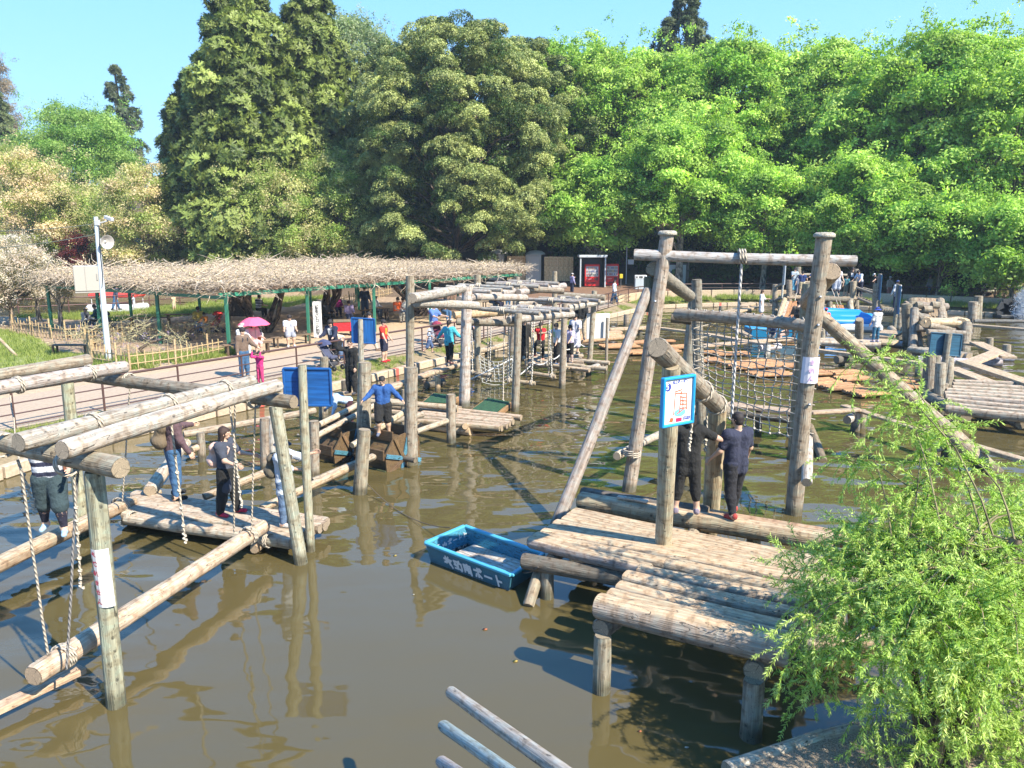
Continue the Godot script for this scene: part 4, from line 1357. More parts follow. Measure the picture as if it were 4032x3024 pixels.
	var a1 := thing("mooring_post", V(-5.52,0,-16.53), "weathered round post between the raft and the water wheels", "post")
	post(a1, V(-5.52,0,-16.53), V(-5.47,1.2,-16.53), .11, GREY)
	var a2 := thing("plastic_pipe_post", V(-5.6,0,-17.4), "pale grey plastic pipe standing behind the weathered post", "pipe")
	lg(a2, "pipe", V(-5.69,-0.3,-17.64), V(-5.6,1.01,-17.4), .085, Color(.55, .55, .56))
	var a3 := thing("mooring_post", V(-4.29,0,-16), "round post carrying the handrail at the left end of the wheels", "post")
	post(a3, V(-4.29,0,-16), V(-4.24,1.26,-16), .115, GREY)
	var br := thing("walking_beam", V(-4.54,0.3,-13.33), "worn half log running from the raft to the water wheels, nearer one", "beam")
	lg(br, "log", V(-4.53,0.3,-13.28), V(-2.94,0.55,-15.77), .085, Color(.56, .44, .31), -1, .6, Color(.62, .5, .36, .8))
	br = thing("walking_beam", V(-5.85,0.28,-13.94), "worn half log running from the raft to the water wheels, farther one", "beam")
	lg(br, "log", V(-5.89,0.26,-14.03), V(-4.82,0.5,-15.05), .085, Color(.56, .44, .31), -1, .6, Color(.62, .5, .36, .8))
	br = thing("walking_beam", V(-7.75,0.5,-17.94), "long pole lying along the bank behind the man in the plum jacket", "beam")
	lg(br, "log", V(-7.97,0.42,-18.1), V(-5.27,0.55,-20.12), .085, Color(.50, .42, .33))
	# blue board on its pole
	var b := thing("course_sign", V(-3.34,0,-12.04), "plain blue back of a signboard on a slim pole by the raft", "sign")
	post(b, V(-3.34,0,-12.04), V(-3.33,3.14,-12.04), .075, Color(.44, .42, .33), "pole")
	blue_board(b, V(-3.66,3.07,-12.04) + V(0,0,-.10), V(-2.91,3.06,-12.04) + V(0,0,-.10), .60, Color(.012, .125, .42))
	b = thing("course_sign", V(-3.5,0,-17.51), "plain blue back of a signboard above the water wheels", "sign")
	post(b, V(-3.95,0,-19.84), V(-3.92,3.03,-19.84), .075, Color(.44, .42, .36), "pole")
	blue_board(b, V(-4.17,3.06,-19.84) + V(0,0,-.10), V(-3.57,3.03,-19.84) + V(0,0,-.10), .64, Color(.014, .13, .43))
	# mooring posts round the wheels
	for q in [[V(-3.5,0,-17.51), V(-3.4,2.28,-17.51), .17, "thick round post behind the handrail in the middle of the wheels"], [V(-2.32,0,-17.01), V(-2.26,2.25,-17.01), .16, "thick round post right of the boy in the blue jacket"],
			[V(-2.47,0,-17.98), V(-2.36,4.24,-17.98), .105, "very tall slim post behind the right hand wheel post"], [V(-1.54,0,-18.87), V(-1.53,1.25,-18.87), .125, "short lone post standing in open water beside the log jetty"],
			[V(-5.35,0,-21.24), V(-5.24,1.82,-21.24), .13, "grey post at the bank in front of the pushchair"], [V(-4.29,0,-15.99), V(-4.23,1.26,-15.99), .12, "post at the left end of the wheel handrails"],
			[V(-3.09,0,-14.96), V(-2.96,1.34,-14.96), .145, "thick post at the near corner of the wheels with a sawn top"], [V(-2.9,0,-20.14), V(-2.88,1.12,-20.14), .085, "thin post just left of the thick wheel post"]]:
		var m := thing("mooring_post", q[0], q[3], "post", "posts standing in the pond")
		post(m, q[0], q[1], q[2], GREY)
	# handrails
	for q in [[V(-4.46,0.72,-16.58), V(-3.38,1,-18.91), "upper handrail pole on the left side of the wheels"], [V(-4.47,0.85,-17.33), V(-3.8,1.05,-18.62), "second handrail pole leaning towards the bank"], [V(-3.52,0.62,-16.37), V(-2.57,0.98,-18.19), "handrail pole in front of the boy in the blue jacket"], [V(-3.72,1,-19.24), V(-2.66,1,-18.87), "short rail the boy in blue grips"],
			[V(-3.92,0.4,-14.52), V(-2.91,0.6,-15.6), "low pole over the water before the wheels"], [V(-2.29,0.55,-17.85), V(-1.61,0.62,-18.68), "flat beam from the wheel post to the lone post"]]:
		var m := thing("handrail", q[0], q[2], "rail", "handrails of the water wheels")
		lg(m, "log", q[0], q[1], .07, Color(.54, .46, .35))
	water_wheel(V(-4.15,0.13,-17.7), "left hand water wheel of brown boards with blue painted spokes", 221)
	water_wheel(V(-2.87,0.2,-17.1), "right hand water wheel of mossy boards under the boy in blue", 222)
	# rope across to the rescue boat
	var r := thing("mooring_rope", V(-3.06,0.1,-15.43), "thin dark rope from the wheel post to the rescue boat", "rope")
	rp(r, "strand", V(-3.05,0.25,-15.12), V(-1.04,0.28,-12.37), .008, .25, Color(.16, .12, .09))

func blue_board(parent: Node, a: Vector3, b: Vector3, hgt: float, tone: Color) -> void:
	var s := Shape.new()
	s.tone = tone
	var w := a.distance_to(b)
	var x := (b - a).normalized()
	var mid := a.lerp(b, .5) - V(0,hgt * .5,0)
	var bs := Basis(x, Vector3.UP, x.cross(Vector3.UP))
	s.box(Transform3D(bs, Vector3.ZERO), V(w,hgt,.03), .012)
	var o := obj("board", s.mesh(M.board), parent, mid - where(parent))
	var e := Shape.new()
	e.tone = tone * .9
	for k in [-1, 1]:
		e.bar(bs * V(w * .5 * k,-hgt * .5,.012), bs * V(w * .5 * k,hgt * .5,.012), .035, .05, .008, bs.z)
		e.bar(bs * V(-w * .5,hgt * .5 * k,.012), bs * V(w * .5,hgt * .5 * k,.012), .035, .051, .008, bs.z)
	obj("frame", e.mesh(M.board), o)

func water_wheel(c: Vector3, label: String, seed_: int) -> void:
	rng.seed = seed_
	var t := thing("water_wheel", V(c.x,0,c.z), label, "water wheel")
	var ax := V(.82,0,.57)
	var fr := V(-.57,0,.82)
	var r := .62
	var brown := Color(.13, .08, .038)
	var moss := Color(.07, .085, .022)
	var blue := Color(.12, .36, .52)
	var len := .95
	for k in 8:
		var a0 := TAU * k / 8.0 + .3
		var d := fr * cos(a0) + Vector3.UP * sin(a0)
		var p := c + d * r
		plank(t, "paddle", p - ax * len * .5, p + ax * len * .5, .045, .24, brown if sin(a0) > -.2 else moss)
		var a1 := a0 + TAU / 16.0
		var d1 := fr * cos(a1) + Vector3.UP * sin(a1)
		var s := Shape.new()
		s.tone = vary(brown * 1.1 if sin(a1) > -.3 else moss, .2)
		s.box(Transform3D(Basis(ax, d1, ax.cross(d1)), Vector3.ZERO), V(len * .9,.03,r * .62), .006)
		obj("slat", s.mesh(M.wood), t, c + d1 * r * .72 - t.position)
		for e in [-1, 1]:
			s = Shape.new()
			s.tone = vary(blue if k % 2 == 0 else brown * 1.3, .25)
			s.bar(Vector3.ZERO, d * r * .95, .10, .035, .006, ax)
			obj("spoke", s.mesh(M.worn_paint if k % 2 == 0 else M.wood), t, c + ax * (len * .5 + .045) * e - t.position)
	for e in [-1, 1]:
		var s := Shape.new()
		s.tone = Color(.16, .10, .045)
		var prof := []
		for k in 9:
			var a0 := TAU * k / 8.0 + .3
			prof.append((fr * cos(a0) + Vector3.UP * sin(a0)) * r * .97)
		for k in 8:
			var o: Vector3 = ax * .02 * e
			if e > 0: s.tri(o, prof[k] + o, prof[k + 1] + o) if (prof[k].cross(prof[k + 1])).dot(ax) > 0 else s.tri(o, prof[k + 1] + o, prof[k] + o)
			else: s.tri(o, prof[k + 1] + o, prof[k] + o) if (prof[k].cross(prof[k + 1])).dot(ax) > 0 else s.tri(o, prof[k] + o, prof[k + 1] + o)
			s.quad(prof[k] - ax * .02, prof[k + 1] - ax * .02, prof[k + 1] + ax * .02, prof[k] + ax * .02)
		obj("side_board", s.mesh(M.wood), t, c + ax * len * .5 * e - t.position)
	lg(t, "axle", c - ax * .85, c + ax * .85, .06, DARK)

func bank_walk() -> void:
	rng.seed = 301
	var t := thing("log_walkway", V(-3.3,0.4,-25.75), "low walkway of paired logs along the foot of the bank", "walkway")
	for q in [[V(-5.52,0.38,-22.97), V(-3.56,0.38,-24.27)], [V(-4.38,0.4,-23.4), V(-2.61,0.4,-27.4)], [V(-4.11,0.36,-23.81), V(-1.48,0.36,-29.85)], [V(-3.29,0.42,-25.64), V(-1.73,0.42,-30.34)], [V(-1.66,0.42,-31.26), V(-0.15,0.42,-33.92)]]:
		lg(t, "log", q[0], q[1], .10, Color(.46, .37, .27), -1, .6, Color(.56, .42, .30, .8))
	for q in [V(-5.6,0,-25.13), V(-2.93,0,-26.58), V(-2.29,0,-29.71), V(-0.97,0,-33.63), V(-0.97,0,-34.88)]: post(t, q, q + V(0,.42,0), .09, DARK)
	for q in [[V(-2.49,0,-25.37), .55, "new yellow stump in the water before the green mat raft"], [V(-0.94,0,-33.83), .52, "dark stump at the bank by the rope net"]]:
		var m := thing("stump", q[0], q[2], "post")
		post(m, q[0], q[0] + V(0,q[1],0), .10, FRESH if q[2].begins_with("new") else DARK)
	var lb := thing("floating_log", V(-2.76,0.1,-26.32), "dark log bundle tied with rope behind the yellow stump", "log")
	lg(lb, "log", V(-2.94,0.12,-25.84), V(-2.39,0.12,-26.47), .13, DARK)
	# jetty beside the wheels
	t = thing("log_jetty", V(-1.94,0.2,-20.9), "floating jetty of worn logs pointing away from the wheels", "jetty")
	deck(t, V(-4.35,0.2,-23.21), V(-1.57,0.24,-21.68), V(-3.86,0.2,-20.9), V(-0.27,0.24,-19.46), 4, .11, Color(.45, .36, .26), Color(.58, .44, .33, .9), .6, .12)
	deck(t, V(-2.74,0.26,-21.87), V(0.14,0.26,-20.57), V(-2.46,0.26,-20.09), V(-0.23,0.26,-19.33), 6, .10, Color(.47, .38, .28), Color(.60, .46, .34, .9), .6, .12)
	lg(t, "rail_log", V(-3.95,0.5,-21.7), V(-1.52,0.42,-20.97), .085, Color(.55, .45, .34))
	lg(t, "bearer", V(-2.65,0.12,-20.42), V(-1.08,0.12,-19.59), .13, FRESH)
	post(t, V(-1.29,0,-20.59), V(-1.2,0.35,-19.19), .10, FRESH)
	post(t, V(-3.23,0,-19.99), V(-2.98,0.4,-18.43), .08, FRESH)
	lg(t, "brace", V(-3.36,0.4,-19.29), V(-2.35,0.5,-19.87), .08, GREY)
	for q in [[V(-2.73,0.16,-22.99), V(-2,0.16,-22.79), V(-1.72,0.16,-23.92), V(-2.53,0.16,-24.35), "floating raft with green matting, the farther of the two"], [V(-1.23,0.18,-21.68), V(-0.47,0.18,-21.33), V(-0.05,0.18,-22.9), V(-0.75,0.18,-23.57), "floating raft with green matting, the nearer of the two"]]:
		var f := thing("mat_raft", q[0], q[4], "raft", "green matted rafts")
		var a: Vector3 = q[0]
		var b: Vector3 = q[1]
		var c: Vector3 = q[2]
		var e: Vector3 = q[3]
		var mid := (a + b + c + e) * .25
		var s := Shape.new()
		s.tone = Color(.03, .145, .055)
		var lift := V(0,.012,0)
		var rows := 8
		for i in rows:   # the mat sags over the timbers
			for k in rows:
				var g := func(u, v): return a.lerp(b, u).lerp(e.lerp(c, u), v).lerp(mid, .04) + lift + V(0, .012 * sin(u * 19.0) * sin(v * 13.0), 0) - mid
				s.quad(g.call(i / 8.0, k / 8.0), g.call((i + 1) / 8.0, k / 8.0), g.call((i + 1) / 8.0, (k + 1) / 8.0), g.call(i / 8.0, (k + 1) / 8.0))
		for w in [[a, b], [b, c], [c, e], [e, a]]:
			var p: Vector3 = (w[0] as Vector3).lerp(mid, .03) - mid
			var z: Vector3 = (w[1] as Vector3).lerp(mid, .03) - mid
			s.quad(p - V(0,.07,0), z - V(0,.07,0), z + lift, p + lift)
		obj("mat", s.mesh(M.mat), f, mid - f.position)
		for w in [[a, b], [b, c], [c, e], [e, a]]: plank(f, "timber", w[0] - V(0,.09,0), w[1] - V(0,.09,0), .10, .16, Color(.42, .25, .12))
		rp(f, "tie_rope", a, a + V(-.35,-.05,.15), .018, .04, Color(.7, .66, .58))

func overhead() -> void:
	rng.seed = 401
	var t := thing("overhead_ladder", V(-1.46,0,-23.13), "long overhead ladder of pale poles on posts over the water", "log frame")
	for q in [[V(-1.46,0,-23.13), V(-1.34,3.66,-23.13), .165, SILVER], [V(0.09,0,-22.46), V(0.18,2.93,-22.46), .12, GREY], [V(-1.25,0,-27.51), V(-1.22,3.8,-27.51), .125, GREY], [V(1.73,0,-25.96), V(1.78,2.91,-25.96), .115, GREY], [V(2.91,0,-28.79), V(3.07,3.14,-28.79), .105, GREY],
			[V(-0.03,0,-33.63), V(0.24,3.41,-33.63), .13, GREY], [V(1.95,0,-35.32), V(1.95,3.57,-35.32), .12, GREY], [V(-1.7,0,-34.88), V(-1.49,2.27,-34.88), .1, GREY]]:
		post(t, q[0], q[1], q[2], q[3])
	for q in [[V(-1.72,2.55,-23.73), V(0.28,2.45,-24.05), GREY * .8], [V(-2.18,3.65,-17.6), V(-1.03,3.14,-22.6), SILVER], [V(-1.18,3.2,-24.93), V(0.49,3.1,-26.03), SILVER], [V(1.74,3,-28.59), V(3.37,2.95,-27.93), GREY], [V(0.28,3.3,-27.74), V(1.87,3.2,-27.9), GREY]]:
		lg(t, "cross_beam", q[0], q[1], .115, q[2])
	for q in [[V(-2.2,3.8,-17), V(-1.3,3.78,-20.6), SILVER], [V(-1.63,3.22,-23.75), V(0.08,3.22,-27.34), SILVER], [V(-0.1,2.72,-22.55), V(1.92,2.72,-24.29), SILVER], [V(-1.79,2.74,-23.75), V(-0.06,2.74,-24.85), FRESH], [V(0.22,3.2,-27.08), V(2.09,3.2,-30.88), SILVER], [V(0.2,2.75,-27.71), V(1.46,2.75,-28.53), SILVER], [V(1.86,2.75,-25.94), V(3.37,2.75,-28.72), SILVER]]:
		lg(t, "top_beam", q[0], q[1], .12, q[2])
	for q in [[V(-2.53,3.45,-25.16), V(-0.67,3.42,-24.32)], [V(-2.22,3.45,-26.33), V(-0.33,3.42,-25.07)], [V(-1.89,3.45,-27.3), V(0.03,3.42,-26.08)], [V(-0.94,3.42,-28.6), V(0.96,3.38,-27.49)], [V(-0.62,3.42,-29.28), V(1.33,3.38,-28.19)], [V(-0.13,3.42,-30.18), V(1.77,3.38,-29.26)],
			[V(-1.03,2.95,-23.64), V(0.8,2.95,-22.19)], [V(-0.66,2.95,-23.92), V(1.12,2.95,-22.68)], [V(-0.24,2.95,-24.35), V(1.45,2.95,-23.02)], [V(0.18,2.95,-24.49), V(1.77,2.95,-23.2)], [V(0.56,2.95,-27.19), V(2.29,2.95,-26.05)], [V(0.97,2.95,-27.81), V(2.59,2.95,-26.32)], [V(1.7,2.95,-28.31), V(3.02,2.95,-26.61)]]:
		var m := lg(t, "rung", q[0], q[1], .066, SILVER * .92)
		for k in [.42]: lashing(t, (q[0] as Vector3).lerp(q[1], k + rnd(-.04, .12)), (q[1] as Vector3) - (q[0] as Vector3), .07, 3, .028)
	# ropes, swing bars, net
	for q in [[V(-0.8,2.8,-25.16), V(-0.84,0.35,-26.56), "white knotted rope left of the thick pale post's neighbour, over the net"], [V(-0.25,2.8,-24.69), V(-0.27,0.22,-23.21), "white knotted rope reaching down to the nearer green mat"], [V(0.44,2.6,-23.27), V(0.49,0.3,-25.9), "white rope hanging to the nearest swing bar"], [V(0.88,2.6,-23.66), V(1.01,0.9,-26.79), "short white rope gripped by the person in red"], [V(1.28,2.6,-24.06), V(1.42,0.4,-26.83), "white rope in front of the person in the printed shirt"], [V(0.59,2.6,-24.06), V(0.67,0.4,-25.62), "slightly slanting white rope by the swing bar's end"], [V(1.07,2.6,-22.9), V(1.3,0.45,-26.83), "white rope with big knot beyond the swing bars"], [V(-0.11,2.7,-24.36), V(-0.14,0.4,-26.01), "thin white rope close to the second front post"]]:
		knotted_rope(q[0], q[1], q[2], 5, .022, "", .5)
	for q in [[V(-1.44,0.55,-26.04), V(-0.66,0.5,-25.54), "swing bar hanging left of the slim front post"], [V(-0.2,0.5,-24.84), V(0.75,0.45,-24.5), "swing bar hanging nearest above the water by the front post"], [V(0.55,0.6,-25.7), V(1.44,0.55,-25.19), "swing bar hanging in front of the person in red"], [V(1.2,0.6,-27.41), V(2.03,0.55,-26.94), "swing bar at the feet of the group on the platform"]]:
		var b := thing("swing_bar", q[0], q[2], "bar", "swing bars on ropes")
		lg(b, "log", q[0], q[1], .065, Color(.52, .42, .30))
		for k in [.12, .88]: lashing(b, (q[0] as Vector3).lerp(q[1], k), (q[1] as Vector3) - (q[0] as Vector3), .068, 2, .02)
		for k in [.12, .88]:
			var p: Vector3 = (q[0] as Vector3).lerp(q[1], k)
			rp(b, "rope", p, V(p.x + rnd(-.15, .15), 2.7, p.z + rnd(-.2, .2)), .018, 0.0, Color(.7, .67, .6))
	var gd := thing("guard_rope", V(-1.33,0.8,-23.23), "white guard rope sagging from post to post under the ladder", "rope")
	var gp := [V(-1.41,0.55,-24.57), V(0,1.1,-25.53), V(0.19,0.5,-25.47), V(0.73,0.9,-25.89), V(1.3,1,-26.01), V(1.89,1.1,-27.77), V(2.51,1.2,-28.89), V(3,1.1,-28.85)]
	for k in gp.size() - 1: rp(gd, "strand", gp[k], gp[k + 1], .022, .12 if k > 2 else .02, Color(.78, .76, .72))
	var net := thing("rope_net", V(-0.65,0.1,-26.58), "small grey rope net hanging to the water behind the thick post", "net")
	var n0 := V(-1.17,1,-26.94)
	var n1 := V(0.03,1,-26.94)
	var n2 := V(-1.04,0.1,-26.58)
	var n3 := V(-0.02,0.1,-26.58)
	for i in 8:
		var u := i / 7.0
		rp(net, "net_rope", n0.lerp(n1, u) - V(0, .25 * sin(PI * u), 0), n2.lerp(n3, u), .02, 0.0, Color(.42, .42, .38))
		rp(net, "net_rope", n0.lerp(n2, u), n1.lerp(n3, u), .02, .25 * (1.0 - u * .6), Color(.42, .42, .38))
	# platform of the waiting group
	t = thing("waiting_platform", V(1.57,0.4,-29.26), "plank platform under the ladder where a small queue stands", "platform")
	rng.seed = 402
	deck(t, V(0.52,0.5,-30.18), V(2.78,0.5,-31.69), V(0.44,0.5,-28.33), V(2.66,0.5,-26.82), 7, .10, Color(.46, .38, .29), Color(.60, .48, .36, .9), .5, .1)
	lg(t, "bearer", V(2.88,0.36,-27.78), V(3.51,0.36,-29.02), .11, SILVER)
	lg(t, "log", V(2.4,0.5,-28.98), V(3.63,0.5,-28.33), .10, Color(.52, .44, .35), -1, .6, Color(.6, .5, .38, .9))
	lg(t, "log", V(2.52,0.5,-27.41), V(3.38,0.5,-27.11), .10, Color(.52, .44, .35), -1, .6, Color(.6, .5, .38, .9))
	for q in [V(0.76,0,-30.69), V(2.4,0,-29.55)]: post(t, q, q + V(0,.4,0), .1, DARK)
	for q in [[V(3.58,0,-28.79), V(3.58,2.13,-28.79), .06, "slim grey pole at the right of the queue's platform"]]:
		var m := thing("pole", q[0], q[3], "pole")
		post(m, q[0], q[1], q[2], GREY, "shaft")
		var s := Shape.new()
		s.tone = Color(.60, .59, .57)
		s.box(Transform3D(Basis(Vector3.UP, .35), Vector3.ZERO), V(.95,.95,.03), .008)
		obj("board", s.mesh(M.paint), m, V(3.29,1.81,-28.79) + V(-.05,0,-.1) - m.position)
	t = thing("log_ramp", V(3.89,0.4,-36.19), "raised orange brown pole deck beyond the queue, sloping to the bank", "deck")
	deck(t, V(3.03,0.4,-34.87), V(5.47,0.25,-37.38), V(3.17,0.6,-36.63), V(5.37,0.45,-38.1), 7, .09, Color(.50, .32, .19), Color(.60, .40, .26, .8), .8, .1)

# ---- the rope tower, the big deck, the rescue boat
func tower() -> void:
	rng.seed = 501
	var t := thing("rope_tower", V(2.4,0,-15.13), "tall leaning log tower with a silver crossbeam and braces", "log frame")
	var lp := V(2.4,0,-15.13)
	var lt := V(3,5.19,-15.13)
	var rq := V(5.32,0,-13.79)
	var rt := V(5.5,5.15,-13.79)
	post(t, lp, lt, .145, GREY)
	post(t, rq, rt, .155, GREY)
	for q in [lt, rt]:
		var s := Shape.new()
		s.tone = Color(.52, .49, .42)
		s.lathe(Transform3D(Basis(), Vector3.ZERO), PackedVector2Array([Vector2(.15, -.03), Vector2(.185, -.02), Vector2(.185, .03), Vector2(.14, .06), Vector2(0.001, .065)]), 18)
		obj("post_cap", s.mesh(M.wood), t, q - t.position)
	lg(t, "top_beam", V(2.39,4.79,-15.25), V(6.33,4.7,-14.3), .105, Color(.56, .53, .54))
	# back posts
	var bl0 := V(5.15,0,-22.5)
	var bl1 := V(5.32,3.57,-22.5)
	post(t, bl0, bl1, .17, Color(.36, .33, .26))
	post(t, V(5.19,0,-20.43), V(4.87,4.02,-20.43), .15, Color(.33, .31, .25))
	var br0 := V(6.63,0,-17.4)
	post(t, br0, V(6.68,4.09,-17.4), .165, Color(.33, .31, .21))
	# sloping side logs
	lg(t, "side_log", V(2.77,4.52,-15.2), V(4.51,3.65,-19.6), .15, Color(.36, .33, .26), .15)
	lg(t, "side_log", V(5.64,4.53,-13.7), V(6.28,3.78,-16.4), .155, Color(.46, .38, .28), .15)
	lg(t, "brace", V(0.78,0,-13.08), V(2.69,4.11,-15.25), .12, Color(.43, .37, .33), .10)
	lg(t, "brace", V(10.96,-0.2,-16.55), V(6.54,3.71,-17.2), .19, Color(.36, .31, .24), .15)
	lg(t, "hanging_log", V(2.8,3.65,-15.5), V(2.79,4.34,-15.5), .155, Color(.20, .19, .12))
	lg(t, "stay", V(2.11,0.79,-14.95), V(3.53,0.6,-17.5), .085, Color(.56, .50, .42))
	lashing(t, V(2.42,0.85,-15), rt - rq, .16, 3, .018)
	lg(t, "brace", V(7.72,0.3,-19.39), V(7.25,0,-17.28), .10, Color(.24, .19, .13))
	lg(t, "brace", V(5.28,0.81,-13.2), V(5.79,1.25,-14.6), .10, Color(.50, .46, .40))
	# the net beam
	var na := V(4.07,3.25,-19)
	var nb := V(6.25,3.3,-16)
	lg(t, "net_beam", na, nb, .145, Color(.42, .35, .28), .135)
	lg(t, "lower_beam", V(4.02,3.12,-19.4), V(4.51,3.07,-19.3), .12, DARK)
	# bolts
	for q in [V(2.78,3.9,-15.13), V(2.74,2.89,-15.13), V(5.45,4.09,-13.79), V(5.45,3.59,-13.79), V(5.4,2.14,-13.79)]:
		var s := Shape.new()
		s.ball(Vector3.ZERO, V(.03,.03,.02), 8)
		obj("bolt", s.mesh(M.steel), t, q + V(0,0,.15) - t.position)
	# paper
	var s := Shape.new()
	s.tone = Color(.74, .70, .76)
	var pc := V(5.4,2.77,-13.79)
	for k in 6:
		var a0 := -1.2 + k * .4
		var q := func(an, v): return V(sin(an) * .168 - .009 * v, -.24 * v, cos(an) * .168)
		s.quad(q.call(a0, 1), q.call(a0 + .4, 1), q.call(a0 + .4, -1), q.call(a0, -1))
	var pn := obj("paper_notice", s.mesh(M.paint), t, pc - t.position)
	lettering(pn, "まれん", pc + V(-.06,.20,.172), V(.12,0,0), V(-.004,-.11,0), V(-.005,-.145,0), .014, Color(.62, .42, .62))
	# climbing net
	var net := thing("climbing_net", (na + nb) * .5, "big white rope net hanging from the tower's beam", "net")
	rng.seed = 502
	var cols := 13
	var rows := 15
	var grid := []
	var p0 := V(4.38,3.19,-18.6)
	var p1 := V(6.19,3.27,-16.1)
	var p2 := V(4.5,1.26,-18.6)
	var p3 := V(6.09,0.94,-16)
	for r in rows + 1:
		var line := []
		for c in cols + 1:
			var u := float(c) / cols
			var v := float(r) / rows
			var q := p0.lerp(p1, u).lerp(p2.lerp(p3, u), v)
			q += V(rnd(-.04, .04), rnd(-.035, .035) - .22 * sin(PI * u) * v * v, .10 * sin(PI * u) * v + rnd(-.03, .03))
			if v > .6: q.x += .12 * sin(v * 9.0 + u * 5.0) * (v - .6)
			line.append(q)
		grid.append(line)
	for c in cols + 1:
		var p := PackedVector3Array()
		for r in rows + 1: p.append(grid[r][c] - net.position)
		var h := obj("upright_rope", rope_mesh(p, .0145, Color(.52, .47, .39) * rnd(.85, 1.1)), net)
		var ly := Shape.new()   # the loop that ties it to the beam
		var top: Vector3 = grid[0][c]
		var ax := (nb - na).normalized()
		var bc := na + ax * (top - na).dot(ax)
		for k in [-1, 1]:
			var lp2 := PackedVector3Array([top - net.position, bc + ax * .09 * k + V(0,.02,.165) - net.position, bc + ax * .11 * k + V(0,.165,.0) - net.position, bc + ax * .10 * k + V(0,0,-.165) - net.position])
			ly.tone = Color(.56, .50, .42)
			ly.tube(lp2, PackedFloat32Array([.014, .014, .014, .014]), 6, false)
		obj("tie", ly.mesh(M.rope), h)
	for r in range(1, rows + 1):
		var p := PackedVector3Array()
		for c in cols + 1: p.append(grid[r][c] - net.position)
		obj("cross_rope", rope_mesh(p, .0125, Color(.52, .47, .39) * rnd(.85, 1.1)), net)
	var kn := Shape.new()
	for r in range(1, rows + 1):
		for c in cols + 1:
			kn.tone = Color(.54, .49, .41) * rnd(.85, 1.15)
			kn.ball(grid[r][c] - net.position, Vector3.ONE * (.025 if r < rows else .042), 6)
	obj("knots", kn.mesh(M.rope), net).set_meta("kind", "stuff")
	for r in range(0, rows, 2):   # lacing to the posts
		rp(net, "lacing", grid[r][0], V(bl0.x + (bl1.x - bl0.x) * .5, (grid[r][0] as Vector3).y + .1, (grid[r][0] as Vector3).z - .2) + V(-.35,0,0), .014)
		rp(net, "lacing", grid[r][cols], (grid[r][cols] as Vector3) + V(.32,-.08,.05), .014)
	var sw := thing("swing_rope", V(4.31,4.83,-14.6), "long rope hanging straight from the silver crossbeam", "rope")
	rp(sw, "strand", V(4.34,4.84,-14.7), V(4.46,1.51,-15.2), .026, 0.0, Color(.66, .64, .62))
	lashing(sw, V(4.35,4.77,-14.72), V(1,0,.2), .11, 3, .022)
	# walkway behind the net
	var wk := thing("plank_walkway", V(6.32,0.6,-19.58), "plank walkway on posts seen through the climbing net", "walkway")
	plank(wk, "plank", V(5.75,0.72,-20.14), V(7.55,0.72,-18.99), .5, .07, Color(.55, .42, .30))
	plank(wk, "plank", V(7.57,0.74,-19.05), V(9.23,0.6,-20.01), .22, .07, PALE)
	lg(wk, "bearer", V(5.8,0.55,-19.79), V(7.2,0.55,-18.92), .09, DARK)
	for q in [V(6.21,0,-20.87), V(6.59,0,-20), V(7.31,0,-19.59)]: post(wk, q, q + V(0,.6,0), .10, DARK)
	plank(wk, "plank", V(9.15,0.55,-20.74), V(10.13,0.5,-17.65), .24, .06, PALE)
	plank(wk, "plank", V(10.09,0.5,-17.65), V(10.99,0.45,-15.47), .24, .10, PALE * .95)
	for q in [[V(9.25,0,-20.13), SILVER], [V(9.55,0,-20.44), GREY], [V(10.19,0,-17.4), DARK]]: post(wk, q[0], (q[0] as Vector3) + V(0,.5,0), .12, q[1])
	lg(wk, "bearer", V(8.9,0.35,-19.87), V(9.17,0.35,-20.19), .12, SILVER)
	lg(wk, "bearer", V(9.96,0.3,-17.4), V(10.18,0.3,-17.58), .13, SILVER)

